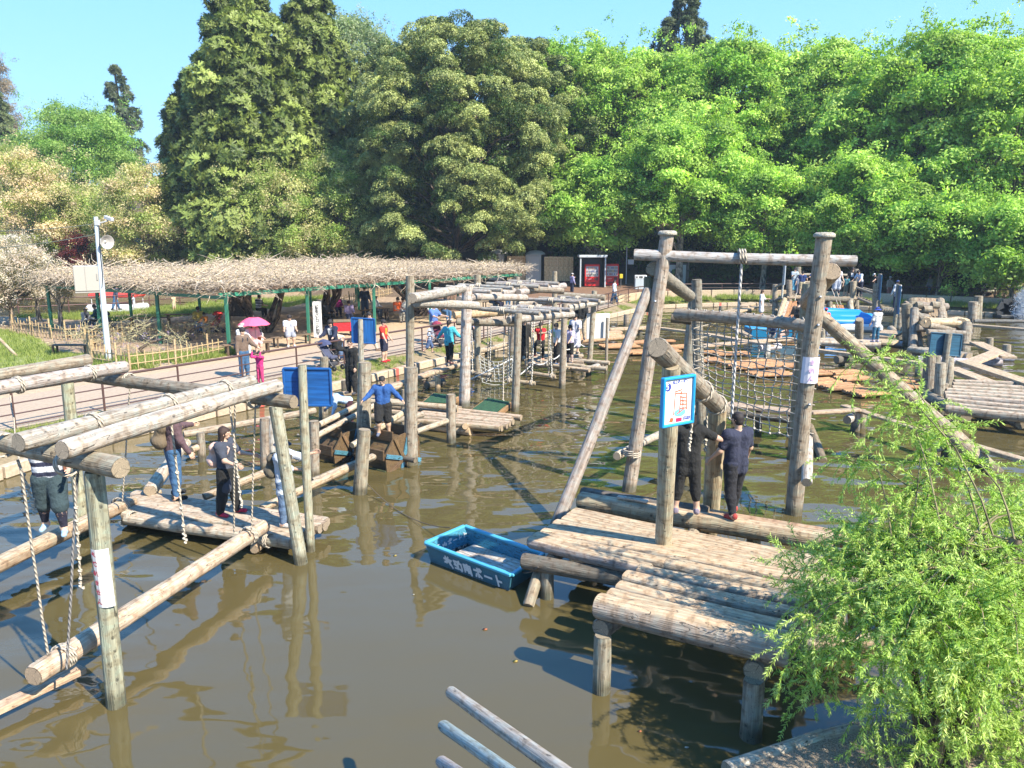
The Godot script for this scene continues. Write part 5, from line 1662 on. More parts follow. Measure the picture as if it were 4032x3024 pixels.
func big_deck() -> void:
	rng.seed = 601
	var t := thing("log_deck", V(2.28,0,-11.33), "large two level deck of worn tan logs in the foreground", "deck")
	var gr := Color(.40, .345, .28)
	var worn := Color(.60, .455, .305, 1)
	var ls := [V(0.27,0.74,-10.69), V(0.34,0.75,-10.8), V(0.46,0.75,-10.96), V(0.56,0.75,-11.12), V(0.66,0.75,-11.31), V(0.81,0.75,-11.5), V(0.9,0.75,-11.66), V(0.99,0.74,-11.85)]
	var n := ls.size()
	var ra := V(4.19,0.75,-8.8)
	var rb := V(4.75,0.75,-9.61)
	for i in n:
		var r := ra.lerp(rb, float(i) / (n - 1)) + V(rnd(-.15, .15), 0, 0)
		if i == 0: r = V(1.86,0.74,-9.67)
		if i == 1: r = V(3.54,0.75,-8.95)
		lg(t, "deck_log", ls[i], r, .108, gr if i % 3 else Color(.36, .32, .29), -1, .62, worn, 16)
	lg(t, "deck_log", V(2.04,0.9,-9.52), V(3.54,0.9,-8.64), .115, gr, -1, .62, worn, 16)
	for q in [[V(1.63,0.9,-9.29), V(3.41,0.92,-8.35), .105], [V(1.42,0.92,-9.06), V(3.27,0.93,-8.02), .115], [V(1.29,0.94,-8.73), V(3.08,0.95,-7.66), .105], [V(1.15,0.96,-8.5), V(2.97,0.97,-7.42), .10]]:
		lg(t, "deck_log", q[0], q[1], q[2], gr, -1, .66, worn, 16)
	lg(t, "edge_log", V(0.97,1,-8.16), V(2.83,1,-7.15), .15, Color(.42, .36, .30), .165, .9, worn, 20)
	# back logs where the couple stands
	lg(t, "back_log", V(1.13,0.82,-12.27), V(4.62,0.82,-10.45), .165, Color(.48, .38, .27), .16, .7, worn, 18)
	lg(t, "back_log", V(1.18,0.86,-12.44), V(3.09,0.86,-11.5), .12, DARK, .12)
	lg(t, "back_log", V(2.93,0.78,-11.71), V(5.03,0.78,-10.59), .15, Color(.46, .35, .24), .14, .6, Color(.50, .33, .21, .9), 16)
	plank(t, "batten", V(1.72,0.98,-11.96), V(2.18,0.98,-11.72), .10, .03, Color(.62, .56, .48))
	# bearers and posts
	lg(t, "bearer", V(0.16,0.52,-10.49), V(2.06,0.52,-9.7), .12, Color(.17, .15, .12))
	lg(t, "bearer", V(0.56,0.55,-10.42), V(1.52,0.58,-12.46), .10, Color(.36, .31, .25))
	lg(t, "bearer", V(2.87,0.62,-11.42), V(2.87,0.62,-11.42) + V(-.6,0,1.6), .10, Color(.42, .34, .25))
	lg(t, "bearer", V(1.01,0.76,-8.06), V(1.62,0.76,-8.84), .125, Color(.34, .30, .25))
	lg(t, "bearer", V(2.5,0.73,-7.22), V(3.24,0.73,-8.24), .125, Color(.30, .27, .22))
	lg(t, "bearer", V(1.33,0.62,-12.4), V(1.53,0.62,-12.24), .12, Color(.36, .30, .22))
	for q in [[V(0.51,0,-10.37), .45, .10], [V(1.03,0,-8.03), .70, .105], [V(2.49,0,-7.2), .66, .12], [V(3.5,0,-8.68), .75, .12], [V(4.03,0,-9.91), .75, .12], [V(1.62,0,-12.29), .5, .1], [V(3.8,0,-11.41), .5, .12], [V(2.72,0,-10.37), .4, .12]]:
		post(t, q[0], (q[0] as Vector3) + V(0,q[1],0), q[2], Color(.34, .32, .25))
	lg(t, "brace", V(0.23,0,-10.1), V(0.45,0.42,-10.64), .085, Color(.38, .32, .24))
	# tall posts on the deck
	var p1 := post(t, V(2.21,0.3,-10.6), V(2.01,3.53,-9.56), .125, Color(.46, .41, .30), "tall_post")
	post(t, V(3.33,0.5,-12.26), V(3.15,2.54,-11.47), .145, Color(.55, .44, .29), "tall_post")
	var da := V(1.78,3.81,-9.3)
	var db := V(3.3,2.46,-11.75)
	lg(t, "sloping_log", da, db, .135, Color(.38, .335, .275), .13)
	for k in [.63, .88]: lashing(t, da.lerp(db, k), db - da, .138, 2, .018)
	knotted_rope(V(2.64,2.98,-10.8), V(2.58,2.21,-10.8), "rope with a fat white knot hanging left of the young woman's head", 2, .018, "", .8)
	knotted_rope(V(2.95,2.7,-11.3), V(2.94,2.06,-11.3), "rope with a fat white knot hanging above the young woman's shoulder", 2, .018, "", .7)
	# steps and stub logs at the deck's right end, half hidden by the willow
	var st := thing("log_steps", V(4.21,0.4,-9.43), "stubby upright logs leading off the deck behind the willow", "steps")
	for q in [[V(4.07,0.4,-9.61), .55, .13], [V(3.89,0.2,-9.22), .50, .12], [V(4.24,0.3,-9.28), .55, .12], [V(4.58,0.2,-9.3), .5, .12], [V(4.95,0.1,-9.41), .5, .12], [V(3.56,0,-8.73), .6, .11], [V(3.58,0,-8.45), .35, .1]]:
		var a: Vector3 = q[0]
		lg(st, "step_log", V(a.x,-.3,a.z), V(a.x + rnd(-.08, .08), a.y + .15, a.z - .1), q[2], Color(.56, .45, .32))
	lg(st, "rail_log", V(3.49,0.35,-8.45), V(4.63,0.35,-8.6), .10, Color(.5, .4, .29))
	lg(st, "rail_log", V(4.52,0.75,-9.99), V(5.43,0.75,-10.32), .12, Color(.6, .42, .28))
	# sign 5
	var sg := thing("course_sign", V(1.92,0.8,-9.56), "blue framed white notice board numbered 5 on the deck post", "sign")
	var tl := V(1.8,3.47,-9.02)
	var tr := V(2.22,3.51,-9.3)
	var bl := V(1.8,2.89,-9.02)
	var x := (tr - tl)
	var dn := V(0, -x.length() * 1.36, 0)
	dn = V(0,bl.y - tl.y,0)
	var xn := x.normalized(); xn.y = 0; xn = xn.normalized()
	var w := tl.distance_to(tr)
	var zn := xn.cross(Vector3.UP)
	var bs := Basis(xn, Vector3.UP, zn)
	var mid := tl + xn * w * .5 + dn * .5
	var s := Shape.new()
	s.tone = Color(.80, .80, .80)
	s.box(Transform3D(bs, Vector3.ZERO), V(w,-dn.y,.03), .006)
	var bd := obj("board", s.mesh(M.paint), sg, mid - sg.position)
	s = Shape.new()
	s.tone = Color(.015, .33, .66)
	var hw := w * .5
	var hh := -dn.y * .5
	for k in [-1, 1]:
		s.bar(bs * V(hw * k,-hh - .018,.012), bs * V(hw * k,hh + .018,.012), .036, .07, .01, bs.z)
		s.bar(bs * V(-hw,hh * k,.012), bs * V(hw,hh * k,.012), .036, .068, .01, bs.z)
	obj("frame", s.mesh(M.paint), bd)
	# print on the board
	var on := func(u, v): return bs * V(lerpf(-hw, hw, u), lerpf(hh, -hh, v), .0165)
	s = Shape.new()
	s.tone = Color(.03, .05, .33)
	var c: Vector3 = on.call(.15, .18)
	for k in 20:
		var a0 := TAU * k / 20.0
		var a1 := TAU * (k + 1) / 20.0
		s.tri(c, c + bs * V(cos(a0), sin(a0), 0) * .052, c + bs * V(cos(a1), sin(a1), 0) * .052)
	s.quad(on.call(.68, .93), on.call(.93, .93), on.call(.93, .86), on.call(.68, .86))
	s.tone = Color(.62, .02, .10)
	s.quad(on.call(.45, .955), on.call(.65, .955), on.call(.65, .87), on.call(.45, .87))
	s.tone = Color(.18, .55, .80)
	for k in 10:
		var a0 := TAU * k / 10.0
		var a1 := TAU * (k + 1) / 10.0
		var c2: Vector3 = on.call(.58, .76)
		s.tri(c2, c2 + bs * V(cos(a0) * .10, sin(a0) * .05, 0), c2 + bs * V(cos(a1) * .10, sin(a1) * .05, 0))
	s.tone = Color(.55, .13, .05)
	s.quad(on.call(.22, .93), on.call(.34, .95), on.call(.38, .86), on.call(.27, .84))
	for q in [[.40, .33, .37, .80], [.60, .30, .56, .76], [.78, .36, .80, .72], [.40, .33, .78, .36], [.38, .30, .62, .27], [.56, .42, .76, .45], [.58, .50, .77, .53], [.58, .58, .78, .60], [.56, .67, .80, .68], [.66, .45, .68, .70], [.48, .78, .70, .70]]:
		var a: Vector3 = on.call(q[0], q[1])
		var b: Vector3 = on.call(q[2], q[3])
		var ww: Vector3 = zn.cross((b - a).normalized()) * .0075
		s.quad(a - ww + zn * .0006, b - ww + zn * .0006, b + ww + zn * .0006, a + ww + zn * .0006)
	obj("print", s.mesh(M.paint), bd)
	var o: Vector3 = mid + on.call(.065, .105) + zn * .001
	lettering(bd, "5", o, xn * .068, V(0,-.082,0), Vector3.ZERO, .013, Color(.85, .85, .9))
	lettering(bd, "水上ターザン", mid + on.call(.30, .055) + zn * .001, xn * .042, V(0,-.046,0), xn * .044, .008, Color(.03, .06, .38))
	lettering(bd, "水上ロール", mid + on.call(.70, .865) + zn * .0016, xn * .022, V(0,-.026,0), xn * .019, .003, Color(.85, .85, .9))

func boat() -> void:
	var f0 := V(-0.03,0.02,-10.59)   # near right corner at the water
	var t := thing("rescue_boat", V(-0.42,0,-11.58), "small blue rescue boat with white lettering moored at the deck", "boat")
	var a := V(-1.39,0.31,-11.64)   # top corners: left front, right front, right back, left back
	var b := V(-0.01,0.29,-10.49)
	var c := V(0.49,0.31,-11.21)
	var d := V(-0.8,0.33,-12.32)
	var blue := Color(.07, .30, .43)
	var inb := Color(.05, .34, .50)
	var ctr := (a + b + c + d) * .25
	var low := func(p): return V(lerpf(p.x, ctr.x, .10), -.05, lerpf(p.z, ctr.z, .12))
	var s := Shape.new()
	var q := [a, b, c, d]
	for i in 4:
		var p: Vector3 = q[i]
		var r: Vector3 = q[(i + 1) % 4]
		var k := 8
		for j in k:   # sides bow outwards a little
			var g := func(u, v): return (p.lerp(r, u)).lerp((low.call(p) as Vector3).lerp(low.call(r), u), v) + (r - p).cross(Vector3.UP).normalized() * -.03 * sin(PI * u) * 0.0 - t.position
			for v in 4:
				s.tone = blue.lerp(Color(.16, .17, .15), clampf((v - 1.6) * .3, 0, .6))
				s.quad(g.call(float(j) / k, (v + 1) / 4.0), g.call((j + 1.0) / k, (v + 1) / 4.0), g.call((j + 1.0) / k, v / 4.0), g.call(float(j) / k, v / 4.0))
	obj("hull", s.mesh(M.worn_paint), t)
	s = Shape.new()
	s.tone = inb
	for i in 4:
		var p: Vector3 = (q[i] as Vector3).lerp(ctr, .045)
		var r: Vector3 = (q[(i + 1) % 4] as Vector3).lerp(ctr, .045)
		var pl: Vector3 = (low.call(q[i]) as Vector3).lerp(ctr, .05); pl.y = .085
		var rl: Vector3 = (low.call(q[(i + 1) % 4]) as Vector3).lerp(ctr, .05); rl.y = .085
		s.quad(p - t.position, r - t.position, rl - t.position, pl - t.position)
	obj("inner_side", s.mesh(M.worn_paint), t)
	for i in 4:
		s = Shape.new()
		s.tone = Color(.08, .40, .56)
		s.bar(Vector3.ZERO, (q[(i + 1) % 4] as Vector3) - (q[i] as Vector3), .075, .05, .012)
		obj("gunwale", s.mesh(M.paint), t, (q[i] as Vector3) - t.position)
	# floor boards
	var fa := (low.call(a) as Vector3).lerp(ctr, .06); fa.y = .10
	var fb := (low.call(b) as Vector3).lerp(ctr, .06); fb.y = .10
	var fc := (low.call(c) as Vector3).lerp(ctr, .06); fc.y = .10
	var fd := (low.call(d) as Vector3).lerp(ctr, .06); fd.y = .10
	rng.seed = 611
	for i in 6:
		var u := (i + .5) / 6.0
		plank(t, "floor_board", fa.lerp(fd, u).lerp(fb.lerp(fc, u), .1), fb.lerp(fc, u), fa.distance_to(fd) / 6.6, .025, Color(.58, .52, .46))
	var x := (b - a); x.y = 0
	var n := x.cross(Vector3.UP).normalized()   # outwards over the near side
	var la := (low.call(a) as Vector3); var lb := (low.call(b) as Vector3)
	var dn := (la - a) * .52
	lettering(t, "救助用ボート", a.lerp(b, .20) + (la - a) * .24 + n * .012, x * .105, dn, (b - a) * .118, .034, Color(.72, .74, .74))
	var xi := (d - a)
	var ni := xi.cross(Vector3.UP).normalized()
	lettering(t, "このボートに", a.lerp(d, .12).lerp(ctr, .06) + ni * -.0 + V(.05,-.05,.0), xi * .11, V(.01,-.12,0), xi * .135, .02, Color(.72, .74, .74))
	lettering(t, "のれません", a.lerp(d, .2).lerp(ctr, .07) + V(.06,-.18,0), xi * .11, V(.01,-.12,0), xi * .135, .02, Color(.72, .74, .74))
	rp(t, "painter", V(0.13,0.2,-10.82), V(0.37,0.55,-10.2), .012, .05, Color(.16, .13, .1))

func near_bits() -> void:
	rng.seed = 621
	for q in [[V(-0.52,1.36,-5.9), V(0.33,1.79,-4.35), .053, "long pale pole slanting up out of the bottom edge", Color(.52, .47, .42)], [V(-0.55,1.32,-5.5), V(-0.02,1.67,-4.5), .048, "shorter blue grey pole below the long pale pole", Color(.33, .40, .42)], [V(-0.53,1.3,-5.1), V(-0.31,1.55,-4.6), .045, "stub of a third pole at the very bottom edge", Color(.50, .46, .43)]]:
		var t := thing("foreground_pole", q[0], q[3], "pole", "poles at the bottom edge")
		var a: Vector3 = q[0]
		var b: Vector3 = q[1]
		lg(t, "log", a, b + (b - a) * .6, q[2], q[4], -1, 0.0, Color(0, 0, 0, 0), 16)
	var e := thing("edging_log", V(2.11,0.25,-6.42), "weathered log edging the near bank under the willow", "log")
	lg(e, "log", V(2.01,0.24,-6.37), V(3.11,0.24,-6.85), .095, Color(.46, .40, .33))
	lg(e, "log", V(3.06,0.25,-6.81), V(4.14,0.25,-7.16), .095, Color(.48, .42, .35))
	for k in 6:   # fallen petals and leaves on the water
		var p: Vector3 = [V(-0.36,0.01,-9.44), V(-1.44,0.01,-10.45), V(-1.92,0.01,-11.85), V(1.35,0.01,-7.29), V(1.79,0.01,-7.03), V(0.04,0.01,-8.66), V(0.15,0.01,-7.99), V(-5.59,0.01,-12.24), V(-3.07,0.01,-8.11), V(1.57,0.01,-8.21), V(-5.92,0.01,-11.1), V(-1.18,0.01,-9.12), V(-3.28,0.01,-11.1), V(2.35,0.01,-7.8)][k]
		var s := Shape.new()
		s.tone = [Color(.6, .2, .1), Color(.6, .58, .5), Color(.55, .42, .12)][k % 3]
		var r := rnd(.018, .04)
		s.ball(Vector3.ZERO, V(r,.004,r * .6), 6)
		var o := obj("floating_leaf", s.mesh(M.paint), self, p)
		tag(o, ["small reddish leaf afloat in open water below the rescue boat", "pale petal afloat left of the rescue boat", "yellow leaf afloat near the rescue boat's mooring rope", "reddish leaf afloat under the deck's near edge", "pale petal afloat right of the front deck post", "yellow leaf afloat nearest the long pale pole"][k], "leaf", "leaves and petals afloat")

# ---- the trees round the pond, the willow, the trellis
func woodland() -> void:
	var fh := FastNoiseLite.new(); fh.seed = 6; fh.frequency = .05; fh.fractal_octaves = 3
	var on := func(p): return V(p.x, hill_height(p.x, p.z, fh) - .1, p.z)
	# tall cedars
	var c0 := Color(.065, .10, .02)
	var c1 := Color(.27, .335, .085)
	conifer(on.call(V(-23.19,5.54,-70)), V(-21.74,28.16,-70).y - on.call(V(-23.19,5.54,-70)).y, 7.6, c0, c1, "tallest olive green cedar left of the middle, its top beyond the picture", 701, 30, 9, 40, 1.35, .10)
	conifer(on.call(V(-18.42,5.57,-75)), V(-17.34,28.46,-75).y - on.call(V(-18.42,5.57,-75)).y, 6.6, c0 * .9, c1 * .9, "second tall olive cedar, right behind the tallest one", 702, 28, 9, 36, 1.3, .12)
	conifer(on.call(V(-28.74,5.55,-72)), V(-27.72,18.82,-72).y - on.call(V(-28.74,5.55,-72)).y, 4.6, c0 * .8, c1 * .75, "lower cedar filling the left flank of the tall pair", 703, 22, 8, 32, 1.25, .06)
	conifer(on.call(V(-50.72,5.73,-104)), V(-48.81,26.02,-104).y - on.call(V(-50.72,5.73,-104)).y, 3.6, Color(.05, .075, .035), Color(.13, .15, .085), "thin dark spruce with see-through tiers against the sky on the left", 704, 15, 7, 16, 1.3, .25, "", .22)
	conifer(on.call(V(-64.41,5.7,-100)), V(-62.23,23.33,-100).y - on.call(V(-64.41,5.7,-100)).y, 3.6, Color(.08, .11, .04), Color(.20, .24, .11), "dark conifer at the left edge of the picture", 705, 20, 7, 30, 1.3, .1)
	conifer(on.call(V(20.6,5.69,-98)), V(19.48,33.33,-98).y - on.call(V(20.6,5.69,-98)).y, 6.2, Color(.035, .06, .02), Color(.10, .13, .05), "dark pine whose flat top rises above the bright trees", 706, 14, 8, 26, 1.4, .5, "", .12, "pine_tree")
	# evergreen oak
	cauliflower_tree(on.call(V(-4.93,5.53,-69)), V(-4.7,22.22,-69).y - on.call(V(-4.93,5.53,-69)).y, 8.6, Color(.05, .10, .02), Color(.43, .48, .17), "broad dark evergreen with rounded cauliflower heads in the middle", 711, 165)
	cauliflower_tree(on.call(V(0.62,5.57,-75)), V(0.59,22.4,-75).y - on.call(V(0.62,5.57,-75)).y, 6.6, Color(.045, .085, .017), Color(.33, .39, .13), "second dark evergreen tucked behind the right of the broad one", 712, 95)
	# bright spring green broadleaves
	var b0 := Color(.25, .44, .07)
	var b1 := Color(.56, .74, .19)
	for q in [[V(6.09,5.59,-80), V(5.82,24.39,-80).y, 7.2, 80, 46, "tall bright green tree next to the dark evergreen", 721], [V(13.59,5.58,-77), V(13.01,22.86,-77).y, 7.0, 80, 46, "bright green tree straight behind the vending machines' right", 722], [V(21.43,5.57,-75), V(20.45,23.39,-75).y, 7.6, 85, 46, "bright green tree behind the middle of the silver crossbeam", 723], [V(29.08,5.55,-72), V(27.79,22.09,-72).y, 7.0, 80, 46, "bright green tree rising over the right tower post", 724], [V(34.25,5.52,-66), V(32.62,21.82,-66).y, 8.6, 95, 46, "biggest bright green tree at the right, spreading widest", 725], [V(37.69,5.48,-60), V(36.27,17.19,-60).y, 6.0, 70, 44, "bright green tree at the right edge, reaching out a bare bough", 726]]:
		broad_tree(on.call(q[0]), q[1] - on.call(q[0]).y, q[2], q[3], q[4], b0, b1, q[5], "", 0, 1.15, "sprays", .26, Color(.22, .19, .16), q[6], 1.25)
	for q in [[V(7.39,5.53,-68), V(7.25,12.1,-68).y, 4.6, 46, 44, "low bright green tree overhanging the vending machines", 731], [V(14.18,5.52,-66), V(13.8,14.81,-66).y, 5.6, 60, 44, "bright tree with pale forked limbs above the silver crossbeam's left", 732], [V(20.74,5.51,-64), V(20.4,10.97,-64).y, 4.6, 44, 44, "low green tree over the slide's left side", 733], [V(26.8,5.49,-61), V(26.3,11.38,-61).y, 5.2, 50, 44, "green tree with low sprays over the slide", 734], [V(31.43,5.47,-57), V(31.09,8.73,-57).y, 5.2, 50, 44, "low green tree in front of the biggest one at the right", 735], [V(33.59,5.44,-52), V(33.36,7.23,-52).y, 4.2, 40, 44, "lowest green tree at the right edge above the fountain", 736]]:
		broad_tree(on.call(q[0]), q[1] - on.call(q[0]).y, q[2], q[3], q[4], b0 * .95, b1 * Color(.95, 1.0, .9), q[5], "", 0, 1.0, "sprays", .36, Color(.44, .39, .32), q[6], 1.25)
	# the darker wood that closes the gaps behind
	rng.seed = 741
	var far_spots := []
	for i in 18: far_spots.append([V(-12.0 + i * 5.2 + rnd(-2, 2), 0, -88.0 - rnd(0, 9) + maxf(0.0, i - 9.0) * 1.2), rnd(11, 16)])
	var nth := ["first", "second", "third", "fourth", "fifth", "sixth", "seventh", "eighth", "ninth", "tenth", "eleventh", "twelfth", "thirteenth", "fourteenth", "fifteenth", "sixteenth", "seventeenth", "last"]
	for q in far_spots:
		broad_tree(on.call(q[0]), q[1], 4.6, 34, 34, Color(.05, .09, .016), Color(.12, .19, .035), "dark green tree deep in the wood behind the bright ones, " + nth[far_spots.find(q)] + " from the left", "trees deep in the wood", 1, 1.5, "sprays", .1, Color(.12, .10, .08), rng.randi(), 1.0, "woodland_tree")
		rng.seed = int(q[0].x * 100.0) + 7000
	# left: pale and pinkish trees beyond the back pond
	var k0 := Color(.36, .46, .12)
	var k1 := Color(.80, .61, .44)
	for q in [[V(-43.02,5.53,-69), V(-42.13,12.97,-69).y, 5.4, "pinkish brown and green cherry tree at the left edge", 751, 0.0], [V(-39.58,5.55,-72), V(-39.1,10.08,-72).y, 4.2, "low green cherry tree beside the one at the left edge", 755, .5], [V(-31.56,5.53,-68), V(-31.02,11.53,-68).y, 4.6, "cherry tree with bronze young leaves behind the lamp pole", 752, .1], [V(-20.02,5.52,-67), V(-19.67,11.62,-67).y, 5.2, "rounded cherry tree, green and bronze, before the tall cedars", 753, .35], [V(-14.9,5.53,-68), V(-14.59,12.67,-68).y, 4.2, "bushy green cherry tree between the cedars and the evergreen", 754, .6]]:
		broad_tree(on.call(q[0]), q[1] - on.call(q[0]).y, q[2], 62, 40, k0.lerp(Color(.16, .33, .04), q[5]), k1.lerp(Color(.36, .50, .10), q[5]), q[3], "", 1, .95, "airy", .08, Color(.36, .30, .25), q[4], .7, "cherry_tree")
	broad_tree(on.call(V(-46.51,5.63,-86)), V(-45.1,19.15,-86).y - on.call(V(-46.51,5.63,-86)).y, 5.8, 70, 40, Color(.17, .34, .06), Color(.38, .55, .16), "fresh light green tree behind the cherry trees on the left", "", 0, 1.2, "airy", .2, Color(.16, .13, .1), 761)
	broad_tree(on.call(V(-53.99,5.65,-90)), V(-52.75,16.34,-90).y - on.call(V(-53.99,5.65,-90)).y, 5.0, 50, 40, Color(.15, .27, .06), Color(.30, .42, .14), "duller green tree left behind the fresh light green one", "", 0, 1.2, "airy", .2, Color(.16, .13, .1), 762)
	broad_tree(on.call(V(-75.8,5.8,-118)), V(-72.56,31.97,-118).y - on.call(V(-75.8,5.8,-118)).y, 3.4, 50, 22, Color(.30, .24, .19), Color(.42, .34, .27), "tall pale bare tree fading at the far left", "", 1, 1.2, "airy", .15, Color(.34, .28, .24), 763)
	broad_tree(on.call(V(-17.44,5.66,-92)), V(-16.51,30.89,-92).y - on.call(V(-17.44,5.66,-92)).y, 5.4, 60, 34, Color(.22, .30, .14), Color(.40, .46, .28), "pale grey green tree behind the cedars' right shoulder", "", 1, 1.4, "airy", .25, Color(.25, .22, .19), 764)
	broad_tree(on.call(V(-9.97,5.62,-84)), V(-9.51,25.75,-84).y - on.call(V(-9.97,5.62,-84)).y, 4.0, 34, 34, Color(.05, .08, .02), Color(.13, .16, .05), "dark treetop peeping over the broad evergreen", "", 1, 1.3, "sprays", .5, Color(.12, .1, .08), 765)
	broad_tree(on.call(V(53.69,5.6,-82)), V(51.9,19.83,-82).y - on.call(V(53.69,5.6,-82)).y, 4.8, 50, 36, Color(.28, .19, .06), Color(.44, .30, .10), "orange brown treetop at the right edge", "", 1, 1.3, "sprays", .3, Color(.14, .1, .08), 766)
	broad_tree(on.call(V(-36.67,5.52,-66.5)), 5.0, 1.6, 16, 34, Color(.12, .02, .02), Color(.20, .04, .035), "small dark red maple by the lamp pole's wires", "", 0, .7, "airy", .5, Color(.2, .15, .12), 767, .8, "maple_tree")
	# cherry with the last white blossom, front left
	broad_tree(V(-26.37,0.5,-40.44), 4.7, 2.5, 46, 34, Color(.55, .44, .38), Color(.72, .64, .58), "cherry tree in fading white blossom at the left edge", "", 0, 1.0, "petals", .30, Color(.30, .24, .19), 771, 1.3, "cherry_tree")
	broad_tree(V(-26.31,0.5,-42.67), 3.3, 1.5, 12, 20, Color(.40, .34, .26), Color(.5, .42, .33), "crooked bare trunk leaning beside the trellis's left end", "", 2, .7, "petals", .6, Color(.50, .42, .34), 772, 2.2, "old_tree")
	broad_tree(V(-22.59,0.5,-38.43), 3.3, 1.4, 12, 20, Color(.40, .34, .26), Color(.5, .42, .33), "pale trunk standing inside the bamboo fence", "", 2, .7, "petals", .6, Color(.52, .44, .36), 773, 2.2, "old_tree")
	# undergrowth at the foot of the slope
	rng.seed = 781
	var spots := [[V(5.67,1.81,-71), 3.2, 3.6], [V(2.51,1.71,-78), 3.5, 4.2], [V(10.26,1.97,-72), 2.2, 3.0], [V(13.11,1.85,-70), 2.6, 3.0], [V(16.22,1.7,-69), 2.6, 2.8], [V(19.25,1.54,-68), 2.6, 3.2], [V(22.16,1.6,-67), 2.6, 3.4], [V(25.38,1.65,-66), 2.6, 3.0], [V(28.1,1.7,-65), 2.6, 3.0], [V(30.34,1.76,-64), 2.6, 3.2], [V(32.17,1.86,-62), 2.6, 3.4], [V(33.64,1.97,-60), 2.8, 3.8], [V(35.12,2.07,-58), 2.8, 3.8], [V(36.41,2.18,-56), 2.8, 4.2], [V(-1.24,1.62,-80), 3.2, 3.6], [V(-5.53,1.62,-80), 3.2, 3.6], [V(-9.33,1.79,-76), 3.0, 3.0], [V(-12.27,1.97,-72), 2.6, 2.6]]
	for i in spots.size():
		var q = spots[i]
		rng.seed = 790 + i
		shrub(on.call(q[0]), V(q[1],q[2],1.8), 44, Color(.035, .075, .014), Color(.10, .19, .035), "dark evergreen shrub at the foot of the wooded slope, " + ["sixth", "fifth", "seventh", "eighth", "ninth", "tenth", "eleventh", "twelfth", "thirteenth", "fourteenth", "fifteenth", "sixteenth", "seventeenth", "last", "fourth", "third", "second", "first"][i] + " from the left", 1.1, "sprays", "shrubs at the foot of the slope", "shrub", 9)
	for i in 9:   # pale azaleas on the far bank
		var q: Vector3 = [V(32.2,0.55,-60.87), V(31.65,0.55,-58.13), V(31.41,0.55,-62.34), V(30.36,0.55,-53.32), V(34.37,0.55,-56.85), V(35.59,0.55,-56.85), V(35.53,0.55,-55.63), V(37.32,0.55,-56.85), V(25.79,0.55,-60.87)][i]
		rng.seed = 820 + i
		shrub(q, V(1.0,1.25,.8), 26, Color(.22, .33, .05), Color(.45, .50, .14), "pale yellow green azalea on the far bank, " + ["left of the walking woman", "below the walking woman", "below the mother and child", "under the child in pink", "at the three grey piles", "left of the right hand lamp pole", "right of the right hand lamp pole", "furthest right by the fountain", "behind the slide platform"][i], .6, "small", "", "azalea", 6)
	trellis()

